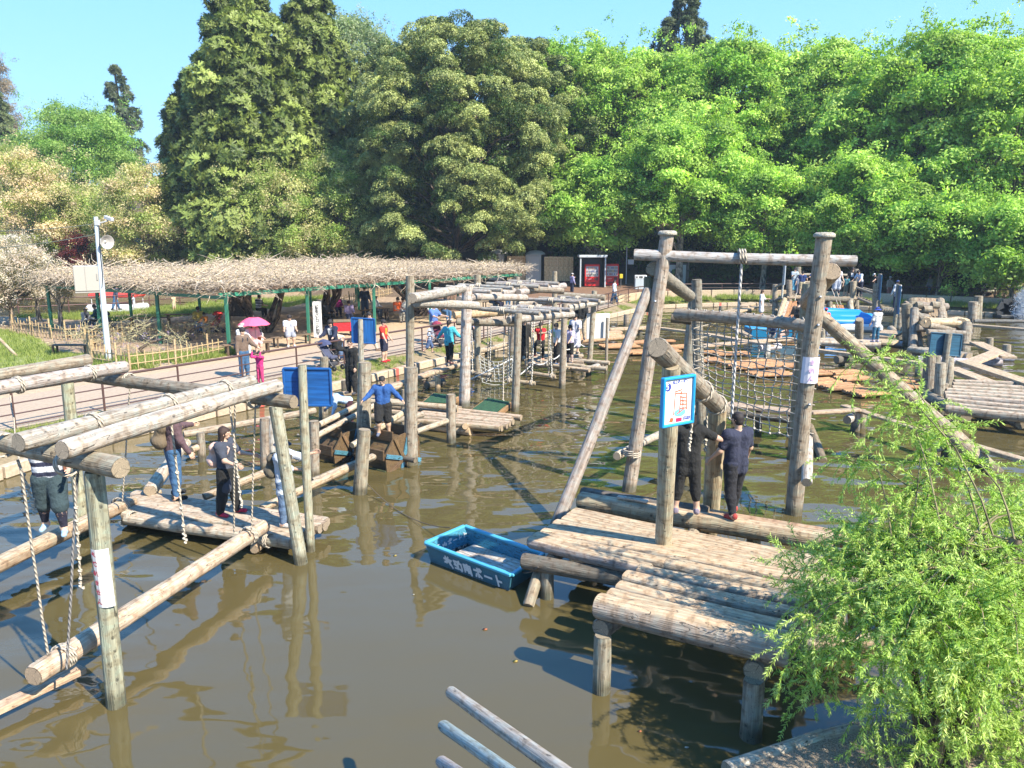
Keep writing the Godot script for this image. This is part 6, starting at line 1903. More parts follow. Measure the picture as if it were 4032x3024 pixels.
func trellis() -> void:
	rng.seed = 901
	var f0 := V(-11.5,.5,-31.0)
	var al := V(.58,0,-.815)
	var dp := V(-.845,0,-.535)
	var L := 20.5
	var W := 13.6
	var t := thing("trellis", f0, "long green steel trellis roofed with log rafters along the path", "trellis")
	var green := Color(.035, .20, .125)
	for v in [0.0, .34, .68, 1.0]:
		for u in [0.0, .2, .4, .6, .8, 1.0]:
			if v > 0.0 and v < 1.0 and (u == .2 or u == .6): continue
			var s := Shape.new()
			s.tone = vary(green, .1)
			s.bar(Vector3.ZERO, V(0,2.25,0), .13, .13, .01, Vector3.BACK)
			obj("post", s.mesh(M.paint), t, al * L * u + dp * W * v)
		var s := Shape.new()
		s.tone = vary(green * 1.25, .06)
		s.bar(-al * .3, al * (L + .3), .11, .17, .01)
		obj("beam", s.mesh(M.paint), t, dp * W * v + V(0,2.33,0))
	for u in [0.0, .4, 1.0]:
		var s := Shape.new()
		s.tone = vary(green, .06)
		s.bar(Vector3.ZERO, dp * W, .10, .13, .01)
		obj("beam", s.mesh(M.paint), t, al * L * u + V(0,2.20,0))
	for i in 46:
		var a := f0 + al * (L * (i - .3) / 45.0) - dp * rnd(.25, .55) + V(0,2.47,0)
		lg(t, "rafter", a, a + dp * (W + .8), .052, Color(.38, .27, .19), -1, 0.0, Color(0, 0, 0, 0), 7)
	# the wisteria over it
	var w := thing("wisteria_vine", f0 + al * 6.0 + dp * 3.0, "huge leafless wisteria spread over the whole trellis roof", "vine")
	var s := Shape.new()
	s.tone = Color(.15, .11, .08)
	for q in [al * 5.2 + dp * 4.2, al * 9.5 + dp * 5.0, al * 15.5 + dp * 3.5]:
		s = Shape.new()
		s.tone = Color(.15, .11, .08)
		for k in 6:
			var b: Vector3 = f0 + q - w.position + V(rnd(-.2, .2), 0, rnd(-.2, .2))
			var e: Vector3 = b + V(rnd(-1.6, 1.6), 2.5, rnd(-1.3, 1.3))
			s.tube(PackedVector3Array([b, b.lerp(e, .3) + V(rnd(-.25, .25), 0, rnd(-.25, .25)), b.lerp(e, .65) + V(rnd(-.3, .3), 0, rnd(-.3, .3)), e]), PackedFloat32Array([.16, .12, .11, .07]), 7, false)
		obj("stem", s.mesh(M.bark), w)
	var out := []
	var tones := PackedColorArray()
	var fn := FastNoiseLite.new(); fn.seed = 5; fn.frequency = .25
	for i in 4300:
		var u := rnd(-.03, 1.03)
		var v := rnd(-.03, 1.04)
		var q := f0 + al * L * u + dp * W * v
		var h := 2.62 + absf(rng.randfn(0, .13)) + maxf(0.0, fn.get_noise_2d(q.x, q.z)) * .35
		var sc := rnd(.6, 1.15)
		if v > .86 and rng.randf() < .05: h += .3; sc = 1.6
		if (u < 0.02 or v < .015) and rng.randf() < .35: h -= rnd(0, .4)
		out.append(Transform3D(Basis.from_euler(V(rnd(-.18, .18), rnd(0, TAU), rnd(-.18, .18))).scaled(V(sc, sc * rnd(.5, 1.0), sc)), q + V(0,h,0) - w.position))
		tones.append(Color(.95, .83, .68).lerp(Color(.74, .62, .49), rng.randf()))
	crown_of(w, M.twigs, out, tones)
	for i in 3:   # flowering wisteria shoots on the ground
		var at_: Vector3 = [V(-17.64,0.5,-32.47), V(-14.36,0.5,-29.92), V(-14.46,0.5,-34.42)][i]
		var ws := thing("wisteria_shrub", at_, ["low wisteria shoot with lilac blossom left of the lamp pole", "low wisteria with lilac blossom right of the lamp pole", "straggling wisteria shoot near the trellis's front post"][i], "shrub")
		out = []
		tones = PackedColorArray()
		for k in 15:
			var sc := rnd(.5, .9)
			out.append(Transform3D(Basis.from_euler(V(rnd(-.5, .5), rnd(0, TAU), rnd(-.5, .5))).scaled(Vector3.ONE * sc), V(rnd(-1.5, 1.5), rnd(.3, 1.1), rnd(-.9, .9))))
			tones.append(Color(.62, .58, .36) * rnd(.8, 1.2))
		scatter(ws, "branches", M.twigs, out, tones).set_meta("kind", "stuff")
		s = Shape.new()
		s.tone = Color(.2, .15, .11)
		s.tube(PackedVector3Array([V(0,-.05,0), V(-.2,.3,.1), V(.2,.55,0), V(.7,.7,-.1)]), PackedFloat32Array([.09, .08, .06, .03]), 7, false)
		obj("stem", s.mesh(M.bark), ws)
		out = []
		tones = PackedColorArray()
		for k in 16:
			out.append(Transform3D(Basis(Vector3.UP, rnd(0, TAU)).scaled(V(.35,.6,.35)), V(rnd(-1.2, 1.2), rnd(.35, .9), rnd(-.3, .9))))
			tones.append(Color(.42, .33, .62))
		scatter(ws, "blossom", M.petals, out, tones).set_meta("kind", "stuff")

func strand_mesh(seed_: int, length: float, leaves: int, up := false) -> ArrayMesh:   # one willow twig with its narrow leaves, hanging from the origin
	rng.seed = seed_
	var s := Shape.new()
	var p := PackedVector3Array([Vector3.ZERO])
	var r := PackedFloat32Array([.006])
	var d := V(.8, rnd(-.1, .4), 0).normalized()
	for i in 9:
		d = (d + V(rnd(-.16, .16) - .02, (.03 if up else -.13), rnd(-.2, .2))).normalized()
		p.append(p[-1] + d * length / 9.0)
		r.append(lerpf(.006, .0018, (i + 1) / 9.0))
	s.tone = Color(.42, .50, .16)
	s.tube(p, r, 4, false)
	for i in leaves:
		var t := rnd(.06, 1.0) * 8.99
		var k := int(t)
		var q := p[k].lerp(p[k + 1], t - k)
		var ax := (p[k + 1] - p[k]).normalized()
		var sd := ax.cross(V(rnd(-1, 1), rnd(-1, 1), rnd(-1, 1))).normalized()
		var ld := (ax * rnd(.35, .9) + sd * rnd(.5, .95) + V(0,-.12,0)).normalized()
		var l := rnd(.036, .072)
		var w := ld.cross(V(rnd(-.8, .8), 1, rnd(-.8, .8))).normalized()
		var f := rnd(.75, 1.15)
		s.tone = Color(f, f, f * rnd(.8, 1.1))
		s.leaf(q, (ld + V(0,-.1,0)).normalized(), w, l, rnd(.004, .0068), .3, Vector3.ZERO)
	return s.mesh(M.leaf)
func willow() -> void:
	var foot := V(3.95,0.3,-6.38)
	var t := thing("willow_tree", foot, "young willow with narrow bright leaves leaning over the deck at the right", "tree")
	rng.seed = 951
	var s := Shape.new()
	s.tone = Color(.19, .15, .11)
	var stems := []
	for q in [[V(-.15,0,.05), V(.15,2.1,-.2), .11], [V(.12,0,0), V(.55,2.2,-.1), .10], [V(.0,0,.1), V(-.45,1.7,-.3), .07]]:
		var a: Vector3 = q[0] + V(0,-.2,0)
		var b: Vector3 = q[1]
		var ps := PackedVector3Array([a, a.lerp(b, .3) + V(rnd(-.06, .06), 0, rnd(-.06, .06)), a.lerp(b, .65) + V(rnd(-.06, .06), 0, rnd(-.06, .06)), b])
		s.tube(ps, PackedFloat32Array([q[2] * 1.25, q[2], q[2] * .8, q[2] * .5]), 9, false, .8)
		stems.append(ps)
	var tips := []
	# limbs: where each one ends, about the foot of the trunk
	var ends := []
	for q in [V(3.27,1.89,-7.4), V(3.18,1.67,-7.9), V(2.92,1.64,-7.6), V(3.52,2.2,-7.6), V(3.57,2.46,-7.2), V(3.62,2.32,-6.9), V(3.13,1.74,-6.9), V(2.74,1.67,-6.6), V(3.05,1.62,-6.4), V(2.75,1.49,-6.2), V(3.07,1.68,-5.9), V(3.7,2.24,-6.6), V(4.06,2.43,-6.9), V(4.05,2.41,-6.5), V(4.5,2.48,-6.9), V(4.41,2.44,-6.4), V(4.04,2.32,-5.9), V(3.79,2.29,-5.9), V(3.47,2.18,-5.9), V(3.38,2,-6.2), V(4.02,2.2,-5.6), V(3.7,2.05,-5.5), V(3.4,1.99,-5.5), V(4.96,2.46,-7.2), V(3.1,1.73,-5.7), V(3.54,1.91,-5.3), V(3.75,2.03,-5.2), V(3.43,1.95,-7), V(3.4,1.89,-6.6), V(3.77,3.61,-7.6), V(3.84,3.47,-7.4), V(3.81,3.94,-8), V(4.19,3.32,-7.3), V(3.63,3.03,-7.6), V(3.53,2.83,-7.8), V(3.96,3.14,-7.2), V(4.31,3.09,-7), V(3.35,1.98,-5.8), V(3.58,2.14,-5.7), V(2.52,1.31,-6.4), V(4.57,2.29,-6.2), V(5.03,2.44,-6.8), V(4.09,2.11,-5.4)]:
		ends.append(q - foot)
	for k in 96:   # and the many finer ones between
		var u := rng.randf()
		var q := V(lerpf(-1.05, 2.5, rng.randf()), 0, lerpf(-1.6, .8, rng.randf()))
		q.y = rnd(.35, 2.2) - maxf(0.0, -q.x - .3) * .5
		if k > 66: q = V(rnd(-.9, 1.6), rnd(.1, 1.1), rnd(.1, 1.0))
		ends.append(q)
	var out := []
	var tones := PackedColorArray()
	var out2 := []
	var tones2 := PackedColorArray()
	s.tone = Color(.30, .27, .15)
	for e in ends:
		var st: PackedVector3Array = stems[rng.randi() % 3]
		var a := st[2].lerp(st[3], rnd(0, 1))
		var l := a.distance_to(e)
		var mid := a.lerp(e, .5) + V(rnd(-.1, .1), .16 * l, rnd(-.1, .1))
		var ps := PackedVector3Array([a, a.lerp(mid, .5) + V(0,.05 * l,0), mid, mid.lerp(e, .5) + V(0,.05 * l,0), e])
		s.tube(ps, PackedFloat32Array([.012, .010, .008, .005, .003]), 5, false, 1.0)
		var n := int(8 + l * 10)
		for k in n:
			var u := 1.0 - pow(rng.randf(), 1.5) * .8
			var kk := clampf(u * 4.0, 0, 3.999)
			var p := ps[int(kk)].lerp(ps[int(kk) + 1], kk - int(kk))
			var out_d := V(e.x - a.x,0,e.z - a.z)
			var yaw := atan2(-out_d.z, out_d.x) + rng.randfn(0, 1.25)
			var sc := rnd(.45, 1.0)
			var tr := Transform3D(Basis(Vector3.UP, yaw) * Basis(Vector3.BACK, rnd(-.7, .75)), p)
			tr.basis = tr.basis.scaled(Vector3.ONE * sc)
			if rng.randf() < .5: out.append(tr); tones.append(Color(.40, .60, .12).lerp(Color(.68, .80, .28), rng.randf()))
			else: out2.append(tr); tones2.append(Color(.37, .57, .11).lerp(Color(.64, .78, .26), rng.randf()))
	obj("trunk", s.mesh(M.bark), t)
	var keep := rng.state
	var m1 := strand_mesh(961, .7, 96)
	var m2 := strand_mesh(962, .5, 72, true)
	crown_of(t, m1, out, tones)
	crown_of(t, m2, out2, tones2)
	# dry reeds and litter under it
	grass("under_the_willow", PackedVector2Array([Vector2(2.4, -6.35), Vector2(3.1, -6.6), Vector2(4.6, -7.0), Vector2(6.5, -6.6), Vector2(6.0, -4.5), Vector2(1.6, -4.6)]), .3, 700, .55, Color(.40, .31, .20), Color(.56, .46, .32), 971, .3)

# ---- things along the path and on the far side
func railing() -> void:
	rng.seed = 1001
	var brown := Color(.095, .048, .042)
	var t := thing("railing", V(RAIL[1].x,.5,RAIL[1].y), "brown steel railing along the pond side of the path", "railing")
	for i in RAIL.size() - 1:
		var a := V(RAIL[i].x,.5,RAIL[i].y)
		var b := V(RAIL[i + 1].x,.5,RAIL[i + 1].y)
		var n := maxi(1, int(a.distance_to(b) / 2.05))
		for k in n:
			var s := Shape.new()
			s.tone = brown
			s.tube(PackedVector3Array([Vector3.ZERO, V(0,.95,0)]), PackedFloat32Array([.03, .03]), 8)
			obj("post", s.mesh(M.paint), t, a.lerp(b, float(k) / n) - t.position)
		for q in [[.96, .036], [.66, .017], [.40, .017], [.14, .017]]:
			if i < 1 and q[0] == .14: continue
			var s := Shape.new()
			s.tone = brown
			s.tube(PackedVector3Array([Vector3.ZERO, b - a]), PackedFloat32Array([q[1], q[1]]), 8)
			obj("rail", s.mesh(M.paint), t, a + V(0,q[0],0) - t.position)
	t = thing("railing", V(-29,.5,-45.4), "brown railing along the back pond behind the trellis", "railing")
	var pl := [V(-48,.5,-42.5), V(-29,.5,-45.2), V(-24.6,.5,-47.9), V(-22.4,.5,-52), V(-19.5,.5,-57)]
	for i in 4:
		var n := int(pl[i].distance_to(pl[i + 1]) / 2.2)
		for k in n:
			var s := Shape.new()
			s.tone = brown * 1.3
			s.tube(PackedVector3Array([Vector3.ZERO, V(0,1.0,0)]), PackedFloat32Array([.035, .035]), 6)
			obj("post", s.mesh(M.paint), t, pl[i].lerp(pl[i + 1], float(k) / n) - t.position)
		for h in [1.0, .55]:
			var s := Shape.new()
			s.tone = brown * 1.3
			s.tube(PackedVector3Array([Vector3.ZERO, pl[i + 1] - pl[i]]), PackedFloat32Array([.035, .035]), 6)
			obj("rail", s.mesh(M.paint), t, pl[i] + V(0,h,0) - t.position)
func bamboo(pts: Array, label: String) -> void:
	var t := thing("bamboo_fence", pts[0], label, "fence")
	var c := Color(.62, .47, .27)
	for i in pts.size() - 1:
		var a: Vector3 = pts[i]
		var b: Vector3 = pts[i + 1]
		var n := int(a.distance_to(b) / .30) + 1
		for k in n:
			var s := Shape.new()
			s.tone = vary(c, .15)
			var h := rnd(.62, .80) if k % 6 else .92
			s.tube(PackedVector3Array([V(0,-.05,0), V(rnd(-.02, .02), h, rnd(-.02, .02))]), PackedFloat32Array([.024 if k % 6 else .04, .022 if k % 6 else .04]), 6)
			obj("stake", s.mesh(M.wood), t, a.lerp(b, float(k) / n) + V(rnd(-.03, .03), 0, 0) - t.position)
		for h in [.22, .50]:
			var s := Shape.new()
			s.tone = vary(c, .1)
			s.tube(PackedVector3Array([Vector3.ZERO, b - a]), PackedFloat32Array([.022, .02]), 6)
			obj("rail", s.mesh(M.wood), t, a + V(0,h,0) - t.position)
func bench(at: Vector3, deg: float, l: float, label: String) -> void:
	var t := thing("bench", at, label, "bench")
	var bs := Basis(Vector3.UP, deg_to_rad(deg))
	for k in 3:
		var s := Shape.new()
		s.tone = vary(Color(.20, .14, .09), .2)
		s.box(Transform3D(bs, Vector3.ZERO), V(l,.04,.125), .006)
		obj("plank", s.mesh(M.wood), t, bs * V(0, .42, (k - 1) * .135))
	for sx in [-1, 1]:
		for sz in [-1, 1]:
			var s := Shape.new()
			s.tone = Color(.17, .12, .08)
			s.bar(Vector3.ZERO, V(0,.40,0), .07, .07, .006, Vector3.BACK)
			obj("leg", s.mesh(M.wood), t, bs * V(l * .42 * sx,0,.14 * sz))
func pushchair(at: Vector3, deg: float, tone: Color, hood: Color, label: String) -> void:
	var t := thing("pushchair", at, label, "pushchair")
	t.rotation.y = deg_to_rad(deg)
	var dk := Color(.03, .03, .035)
	for q in [[.24, .34], [-.24, .34], [.24, -.30], [-.24, -.30]]:
		var s := Shape.new()
		s.tone = dk
		s.lathe(Transform3D(Basis(Vector3.BACK, PI / 2), Vector3.ZERO), PackedVector2Array([Vector2(.04, -.025), Vector2(.095, -.03), Vector2(.10, 0), Vector2(.095, .03), Vector2(.04, .025)]), 14)
		obj("wheel", s.mesh(M.paint), t, V(q[0],.10,q[1]))
	var f := Shape.new()
	f.tone = Color(.12, .12, .13)
	for sx in [-1, 1]:
		f.tube(PackedVector3Array([V(.24 * sx,.12,.34), V(.23 * sx,.52,-.02), V(.21 * sx,.98,-.48)]), PackedFloat32Array([.014, .014, .014]), 6)
		f.tube(PackedVector3Array([V(.24 * sx,.12,-.30), V(.23 * sx,.55,.08)]), PackedFloat32Array([.014, .014]), 6)
	f.tube(PackedVector3Array([V(-.21,.98,-.48), V(.21,.98,-.48)]), PackedFloat32Array([.02, .02]), 6)
	obj("frame", f.mesh(M.paint), t)
	var s := Shape.new()
	nets([[V(-.12,.45,.15), .07, V(.12,.45,.15), .07], [V(-.13,.45,-.05), .08, V(.13,.45,-.05), .08], [V(-.13,.5,-.12), .07, V(-.12,.80,-.28), .06], [V(.13,.5,-.12), .07, V(.12,.80,-.28), .06], [V(0,.5,-.12), .09, V(0,.8,-.27), .07]], .03, .05, func(_p): return tone, s)
	obj("seat", s.mesh(M.cloth), t)
	s = Shape.new()
	s.tone = hood
	for k in 5:
		var a0 := deg_to_rad(20 + k * 26)
		var a1 := deg_to_rad(20 + (k + 1) * 26)
		for j in 6:
			var b0 := PI * j / 6.0
			var b1 := PI * (j + 1) / 6.0
			var g := func(a, b): return V(cos(b) * .23, .82 + sin(b) * sin(a) * .26, -.24 + sin(b) * cos(a) * .30)
			s.quad(g.call(a0, b0), g.call(a0, b1), g.call(a1, b1), g.call(a1, b0))
	obj("hood", s.mesh(M.cloth), t)
	s = Shape.new()
	s.tone = dk * 1.5
	s.box(Transform3D(Basis(), V(0,.22,0)), V(.36,.14,.42), .03)
	obj("basket", s.mesh(M.cloth), t)

func path_side() -> void:
	rng.seed = 1101
	bamboo([V(-15.49,0.5,-28.08), V(-13.45,0.5,-26.7), V(-12.43,0.5,-28.08), V(-11.57,0.5,-30.52)], "bamboo lattice fence in front, beside the path")
	bamboo([V(-15.49,0.5,-28.08), V(-17.67,0.5,-31.58), V(-17.56,0.5,-34.42), V(-13.68,0.5,-35.48)], "bamboo fence behind the flower bed, under the trellis edge")
	bamboo([V(-24.23,0.5,-37.19), V(-20.12,0.5,-34.42), V(-19.52,0.5,-36.03)], "bamboo fence beside the blossoming cherry on the lawn")
	for q in [[V(-10.59,0.5,-30.52), 35, 1.9, "bench under the pink umbrella"], [V(-9.49,0.5,-32.94), 50, 1.9, "bench of the man in the white tee shirt"], [V(-19.06,0.5,-40.44), 10, 2.2, "empty bench in the shade, left of the front posts"], [V(-17.93,0.5,-42.28), 12, 2.2, "empty bench farther back under the trellis"], [V(-17.43,0.5,-30.12), 0, 1.5, "little bench on the lawn beside the lamp pole"], [V(-19.8,0.5,-35.48), 5, 1.8, "dark bench behind the bamboo fence"], [V(-15.56,0.5,-38.43), 20, 1.8, "bench of the pair in yellow and orange"],
			[V(-10.31,0.5,-46.23), 40, 2.0, "bench of the three by the wagon"], [V(-6.49,0.5,-43.88), 40, 1.8, "bench of the man in the orange vest"], [V(-8.03,0.5,-45.03), 40, 1.8, "bench between the green posts"], [V(-3.89,0.5,-43.88), 40, 1.8, "bench beyond the very tall slim post"], [V(-1.22,0.5,-50.76), 40, 1.8, "bench at the trellis's far end"]]:
		bench(q[0], q[1], q[2], q[3])
	# rest of the seating area: low bamboo screens and a noticeboard
	bamboo([V(-11.72,0.5,-49.78), V(-10.98,0.5,-55.64), V(-9.49,0.5,-61.54)], "low bamboo screen behind the seated people, left part")
	bamboo([V(-5.44,0.5,-47.07), V(-3.74,0.5,-51.77)], "low bamboo screen behind the benches, right part")
	var nb := thing("notice_board", V(-13.6,0.5,-38.43), "dark notice board standing in the trellis shade", "board")
	var s := Shape.new()
	s.tone = Color(.13, .10, .08)
	s.box(Transform3D(Basis(), V(0,1.35,0)), V(1.25,1.3,.08), .02)
	obj("panel", s.mesh(M.wood), nb)
	for k in [-1, 1]: lg(nb, "leg", nb.position + V(.55 * k,0,-.06), nb.position + V(.55 * k,1.9,-.06), .05, DARK, -1, 0.0, Color(0, 0, 0, 0), 8)
	# white police patrol sign
	var sg := thing("patrol_sign", V(-8.96,0.5,-35.33), "tall white upright sign with black vertical writing by the path", "sign")
	var t0 := V(-9.08,2.2,-35.33)
	var t1 := V(-8.68,2.2,-35.33)
	var w := t1.x - t0.x
	var hgt := t0.y - .5
	s = Shape.new()
	s.tone = Color(.80, .80, .79)
	s.box(Transform3D(Basis(), V(0,hgt * .5 + .02,0)), V(w,hgt - .04,.06), .01)
	obj("panel", s.mesh(M.paint), sg)
	s = Shape.new()
	s.tone = Color(.25, .25, .25)
	for k in [-1, 1]: s.bar(V(w * .4 * k,-.1,-.08), V(w * .4 * k,hgt * .9,-.05), .04, .03, 0, Vector3.BACK)
	obj("stand", s.mesh(M.paint), sg)
	lettering(sg, "警察官パトロール巡回中", sg.position + V(-w * .21,hgt - .17,.0315), V(w * .44,0,0), V(0,-w * .44,0), V(0, -(hgt - .35) / 11.0, 0), .026, Color(.04, .04, .05))
	# pole with cabinet, loudspeaker, camera and wires
	var lp := thing("utility_pole", V(-15.14,0.5,-28.51), "pale steel pole with a white cabinet, loudspeaker and camera", "pole")
	var top := V(-15.08,5.83,-28.51)
	s = Shape.new()
	s.tone = Color(.55, .60, .64)
	var base := lp.position
	var up := top - base
	s.tube(PackedVector3Array([Vector3.ZERO, up * .5, up]), PackedFloat32Array([.115, .095, .075]), 14)
	obj("shaft", s.mesh(M.steel_pale), lp)
	s = Shape.new()
	s.tone = Color(.05, .05, .05)
	s.tube(PackedVector3Array([up * 1.0 + V(.10,-.1,.06), up * .93 + V(.12,0,.06), up * .8 + V(.09,0,.08), up * .6 + V(.11,0,.08), up * .52 + V(.05,0,.1)]), PackedFloat32Array([.014, .014, .014, .014, .014]), 5)
	obj("cable", s.mesh(M.paint), lp)
	var cb := V(-15.58,3.62,-28.51) - base
	s = Shape.new()
	s.tone = Color(.43, .41, .36)
	s.box(Transform3D(Basis(Vector3.UP, .45), Vector3.ZERO), V(.86,.92,.5), .02)
	var box := obj("cabinet", s.mesh(M.paint), lp, cb + V(-.03,0,.0))
	s = Shape.new()
	s.tone = Color(.37, .35, .31)
	s.box(Transform3D(Basis(Vector3.UP, .45), Basis(Vector3.UP, .45) * V(.02,-.5,0)), V(.9,.05,.54), .01)
	s.box(Transform3D(Basis(Vector3.UP, .45), Basis(Vector3.UP, .45) * V(-.05,0,.256)), V(.02,.88,.012), .0)
	s.box(Transform3D(Basis(Vector3.UP, .45), Basis(Vector3.UP, .45) * V(.33,.05,.262)), V(.05,.25,.03), .01)
	obj("door_trim", s.mesh(M.paint), box)
	s = Shape.new()
	s.tone = Color(.45, .43, .40)
	var sp := V(-14.82,4.94,-28.51) - base
	var sb := Basis(Vector3.UP, 1.0) * Basis(Vector3.RIGHT, PI / 2 + .1)
	s.lathe(Transform3D(sb, sp), PackedVector2Array([Vector2(.01, -.36), Vector2(.085, -.36), Vector2(.085, -.18), Vector2(.07, -.16), Vector2(.09, -.05), Vector2(.17, .05), Vector2(.255, .12), Vector2(.26, .125), Vector2(.24, .118), Vector2(.15, .05), Vector2(.07, -.03), Vector2(.04, .02), Vector2(.001, .03)]), 20)
	obj("loudspeaker", s.mesh(M.paint), lp)
	s = Shape.new()
	s.tone = Color(.5, .52, .54)
	var cm := V(-14.61,5.77,-28.51) - base
	s.box(Transform3D(Basis(Vector3.UP, 1.1) * Basis(Vector3.RIGHT, .25), cm), V(.13,.13,.42), .02)
	s.bar(cm + V(-.35,-.16,0), cm + V(-.05,-.08,0), .04, .04)
	s.box(Transform3D(Basis(), cm + V(-.42,-.15,.03)), V(.16,.2,.14), .01)
	obj("camera_unit", s.mesh(M.paint), lp)
	for q in [[V(-17.73,5.31,-27), V(-15.13,5.58,-28.51), "upper wire running to the pole from the left"], [V(-17.81,4.74,-27), V(-15.17,5.2,-28.51), "lower wire running to the pole from the left"]]:
		var wr := thing("wire", q[0], q[2], "wire", "wires to the pole")
		rp(wr, "strand", q[0], q[1], .014, .05, Color(.12, .15, .13))
	# cherry props
	var pr := thing("tree_prop", V(-19.33,0.5,-29.73), "slanting wooden prop stuck in the lawn", "prop")
	lg(pr, "log", V(-19.54,0.45,-30.05), V(-19.98,1.25,-29.73), .055, Color(.5, .42, .33))
	# pushchairs, wagon, umbrella, bags
	pushchair(V(-6.41,0.5,-26.82), 65, Color(.06, .07, .12), Color(.05, .06, .13), "navy pushchair being pushed along the path at the left")
	pushchair(V(-3.07,0.5,-32.7), 40, Color(.12, .02, .05), Color(.25, .03, .06), "dark pushchair with maroon hood beside the man in the blue tee shirt")
	pushchair(V(-14.44,0.5,-37.19), -30, Color(.35, .03, .03), Color(.6, .04, .03), "red hooded pushchair under the trellis")
	pushchair(V(-19.85,0.5,-37.8), 160, Color(.05, .06, .10), Color(.04, .05, .08), "dark pushchair behind the lamp pole")
	var wg := thing("wagon", V(-8.01,0.5,-36.43), "red folding wagon with a cardboard box on it", "wagon")
	s = Shape.new()
	s.tone = Color(.70, .02, .03)
	var wb := Basis(Vector3.UP, .25)
	for k in [-1, 1]:
		s.box(Transform3D(wb, wb * V(0,.42,.27 * k)), V(1.0,.40,.025), .008)
		s.box(Transform3D(wb, wb * V(.49 * k,.42,0)), V(.025,.40,.52), .008)
	s.box(Transform3D(wb, V(0,.24,0)), V(.98,.03,.52), .008)
	obj("tub", s.mesh(M.cloth), wg)
	for sx in [-1, 1]:
		for sz in [-1, 1]:
			s = Shape.new()
			s.tone = Color(.03, .03, .03)
			s.lathe(Transform3D(wb * Basis(Vector3.RIGHT, PI / 2), Vector3.ZERO), PackedVector2Array([Vector2(.03, -.03), Vector2(.10, -.03), Vector2(.105, 0), Vector2(.10, .03), Vector2(.03, .03)]), 14)
			obj("wheel", s.mesh(M.paint), wg, wb * V(.38 * sx,.11,.27 * sz))
	s = Shape.new()
	s.tone = Color(.08, .08, .08)
	s.tube(PackedVector3Array([wb * V(.5,.3,0), wb * V(.85,.75,.05), wb * V(1.0,1.0,.05)]), PackedFloat32Array([.015, .015, .015]), 6)
	obj("handle", s.mesh(M.paint), wg)
	s = Shape.new()
	s.tone = Color(.26, .20, .13)
	s.box(Transform3D(wb, Vector3.ZERO), V(.85,.10,.5), .01)
	tag(obj("cardboard_box", s.mesh(M.wood), self, wg.position + V(-.05,.69,0)), "flat brown box lying across the red wagon", "box")
	var um := thing("umbrella", V(-10.16,0.5,-30.52), "open pink umbrella held over two seated women", "umbrella")
	var uc := V(-10.2,1.72,-30.32) - um.position
	s = Shape.new()
	s.tone = Color(.80, .13, .25)
	for k in 8:
		for r in 4:
			var g := func(i, j):
				var a: float = TAU * i / 8.0
				var u: float = j / 4.0
				return uc + V(cos(a) * .62 * u, .30 * (1.0 - u * u) - (.0 if int(i * 2) % 2 == 0 else .02 * u), sin(a) * .62 * u)
			for m2 in 2:
				var i0 := k + m2 * .5
				s.quad(g.call(i0, r), g.call(i0 + .5, r), g.call(i0 + .5, r + 1), g.call(i0, r + 1))
	obj("canopy", s.mesh(M.petal_cloth), um)
	s = Shape.new()
	s.tone = Color(.3, .3, .3)
	s.tube(PackedVector3Array([uc + V(0,.35,0), uc + V(.05,-.65,.0)]), PackedFloat32Array([.008, .008]), 6)
	obj("shaft", s.mesh(M.paint), um)
	for q in [[V(-10.25,0.95,-31.08), Color(.75, .72, .66), "pale shopping bag on the umbrella bench"], [V(-10.27,0.95,-30.85), Color(.65, .18, .04), "orange bag on the umbrella bench"]]:
		s = Shape.new()
		s.tone = q[1]
		s.box(Transform3D(Basis(Vector3.UP, .4), V(0,.17,0)), V(.26,.34,.12), .03)
		s.tube(PackedVector3Array([V(-.07,.33,0), V(-.05,.47,0), V(.05,.47,0), V(.07,.33,0)]), PackedFloat32Array([.01, .01, .01, .01]), 5)
		tag(obj("bag", s.mesh(M.cloth), self, q[0]), q[2], "bag")
	var bt := thing("swan_boat_roof", V(-26.6,1.24,-52), "red roofed pleasure boat on the back pond", "boat")
	s = Shape.new()
	s.tone = Color(.70, .06, .04)
	s.box(Transform3D(Basis(), V(0,0,0)), V(3.2,.28,1.6), .1)
	obj("roof", s.mesh(M.paint), bt)
	s = Shape.new()
	s.tone = Color(.75, .75, .75)
	var dwn := V(0, -(bt.position.y - .35), 0)
	s.box(Transform3D(Basis(), dwn), V(3.6,.6,1.7), .15)
	obj("hull", s.mesh(M.paint), bt)
	s = Shape.new()
	s.tone = Color(.6, .6, .6)
	for sx in [-1, 1]:
		for sz in [-1, 1]: s.tube(PackedVector3Array([V(1.4 * sx,0,.65 * sz), dwn + V(1.4 * sx,.2,.65 * sz)]), PackedFloat32Array([.03, .03]), 6)
	obj("roof_posts", s.mesh(M.paint), bt)

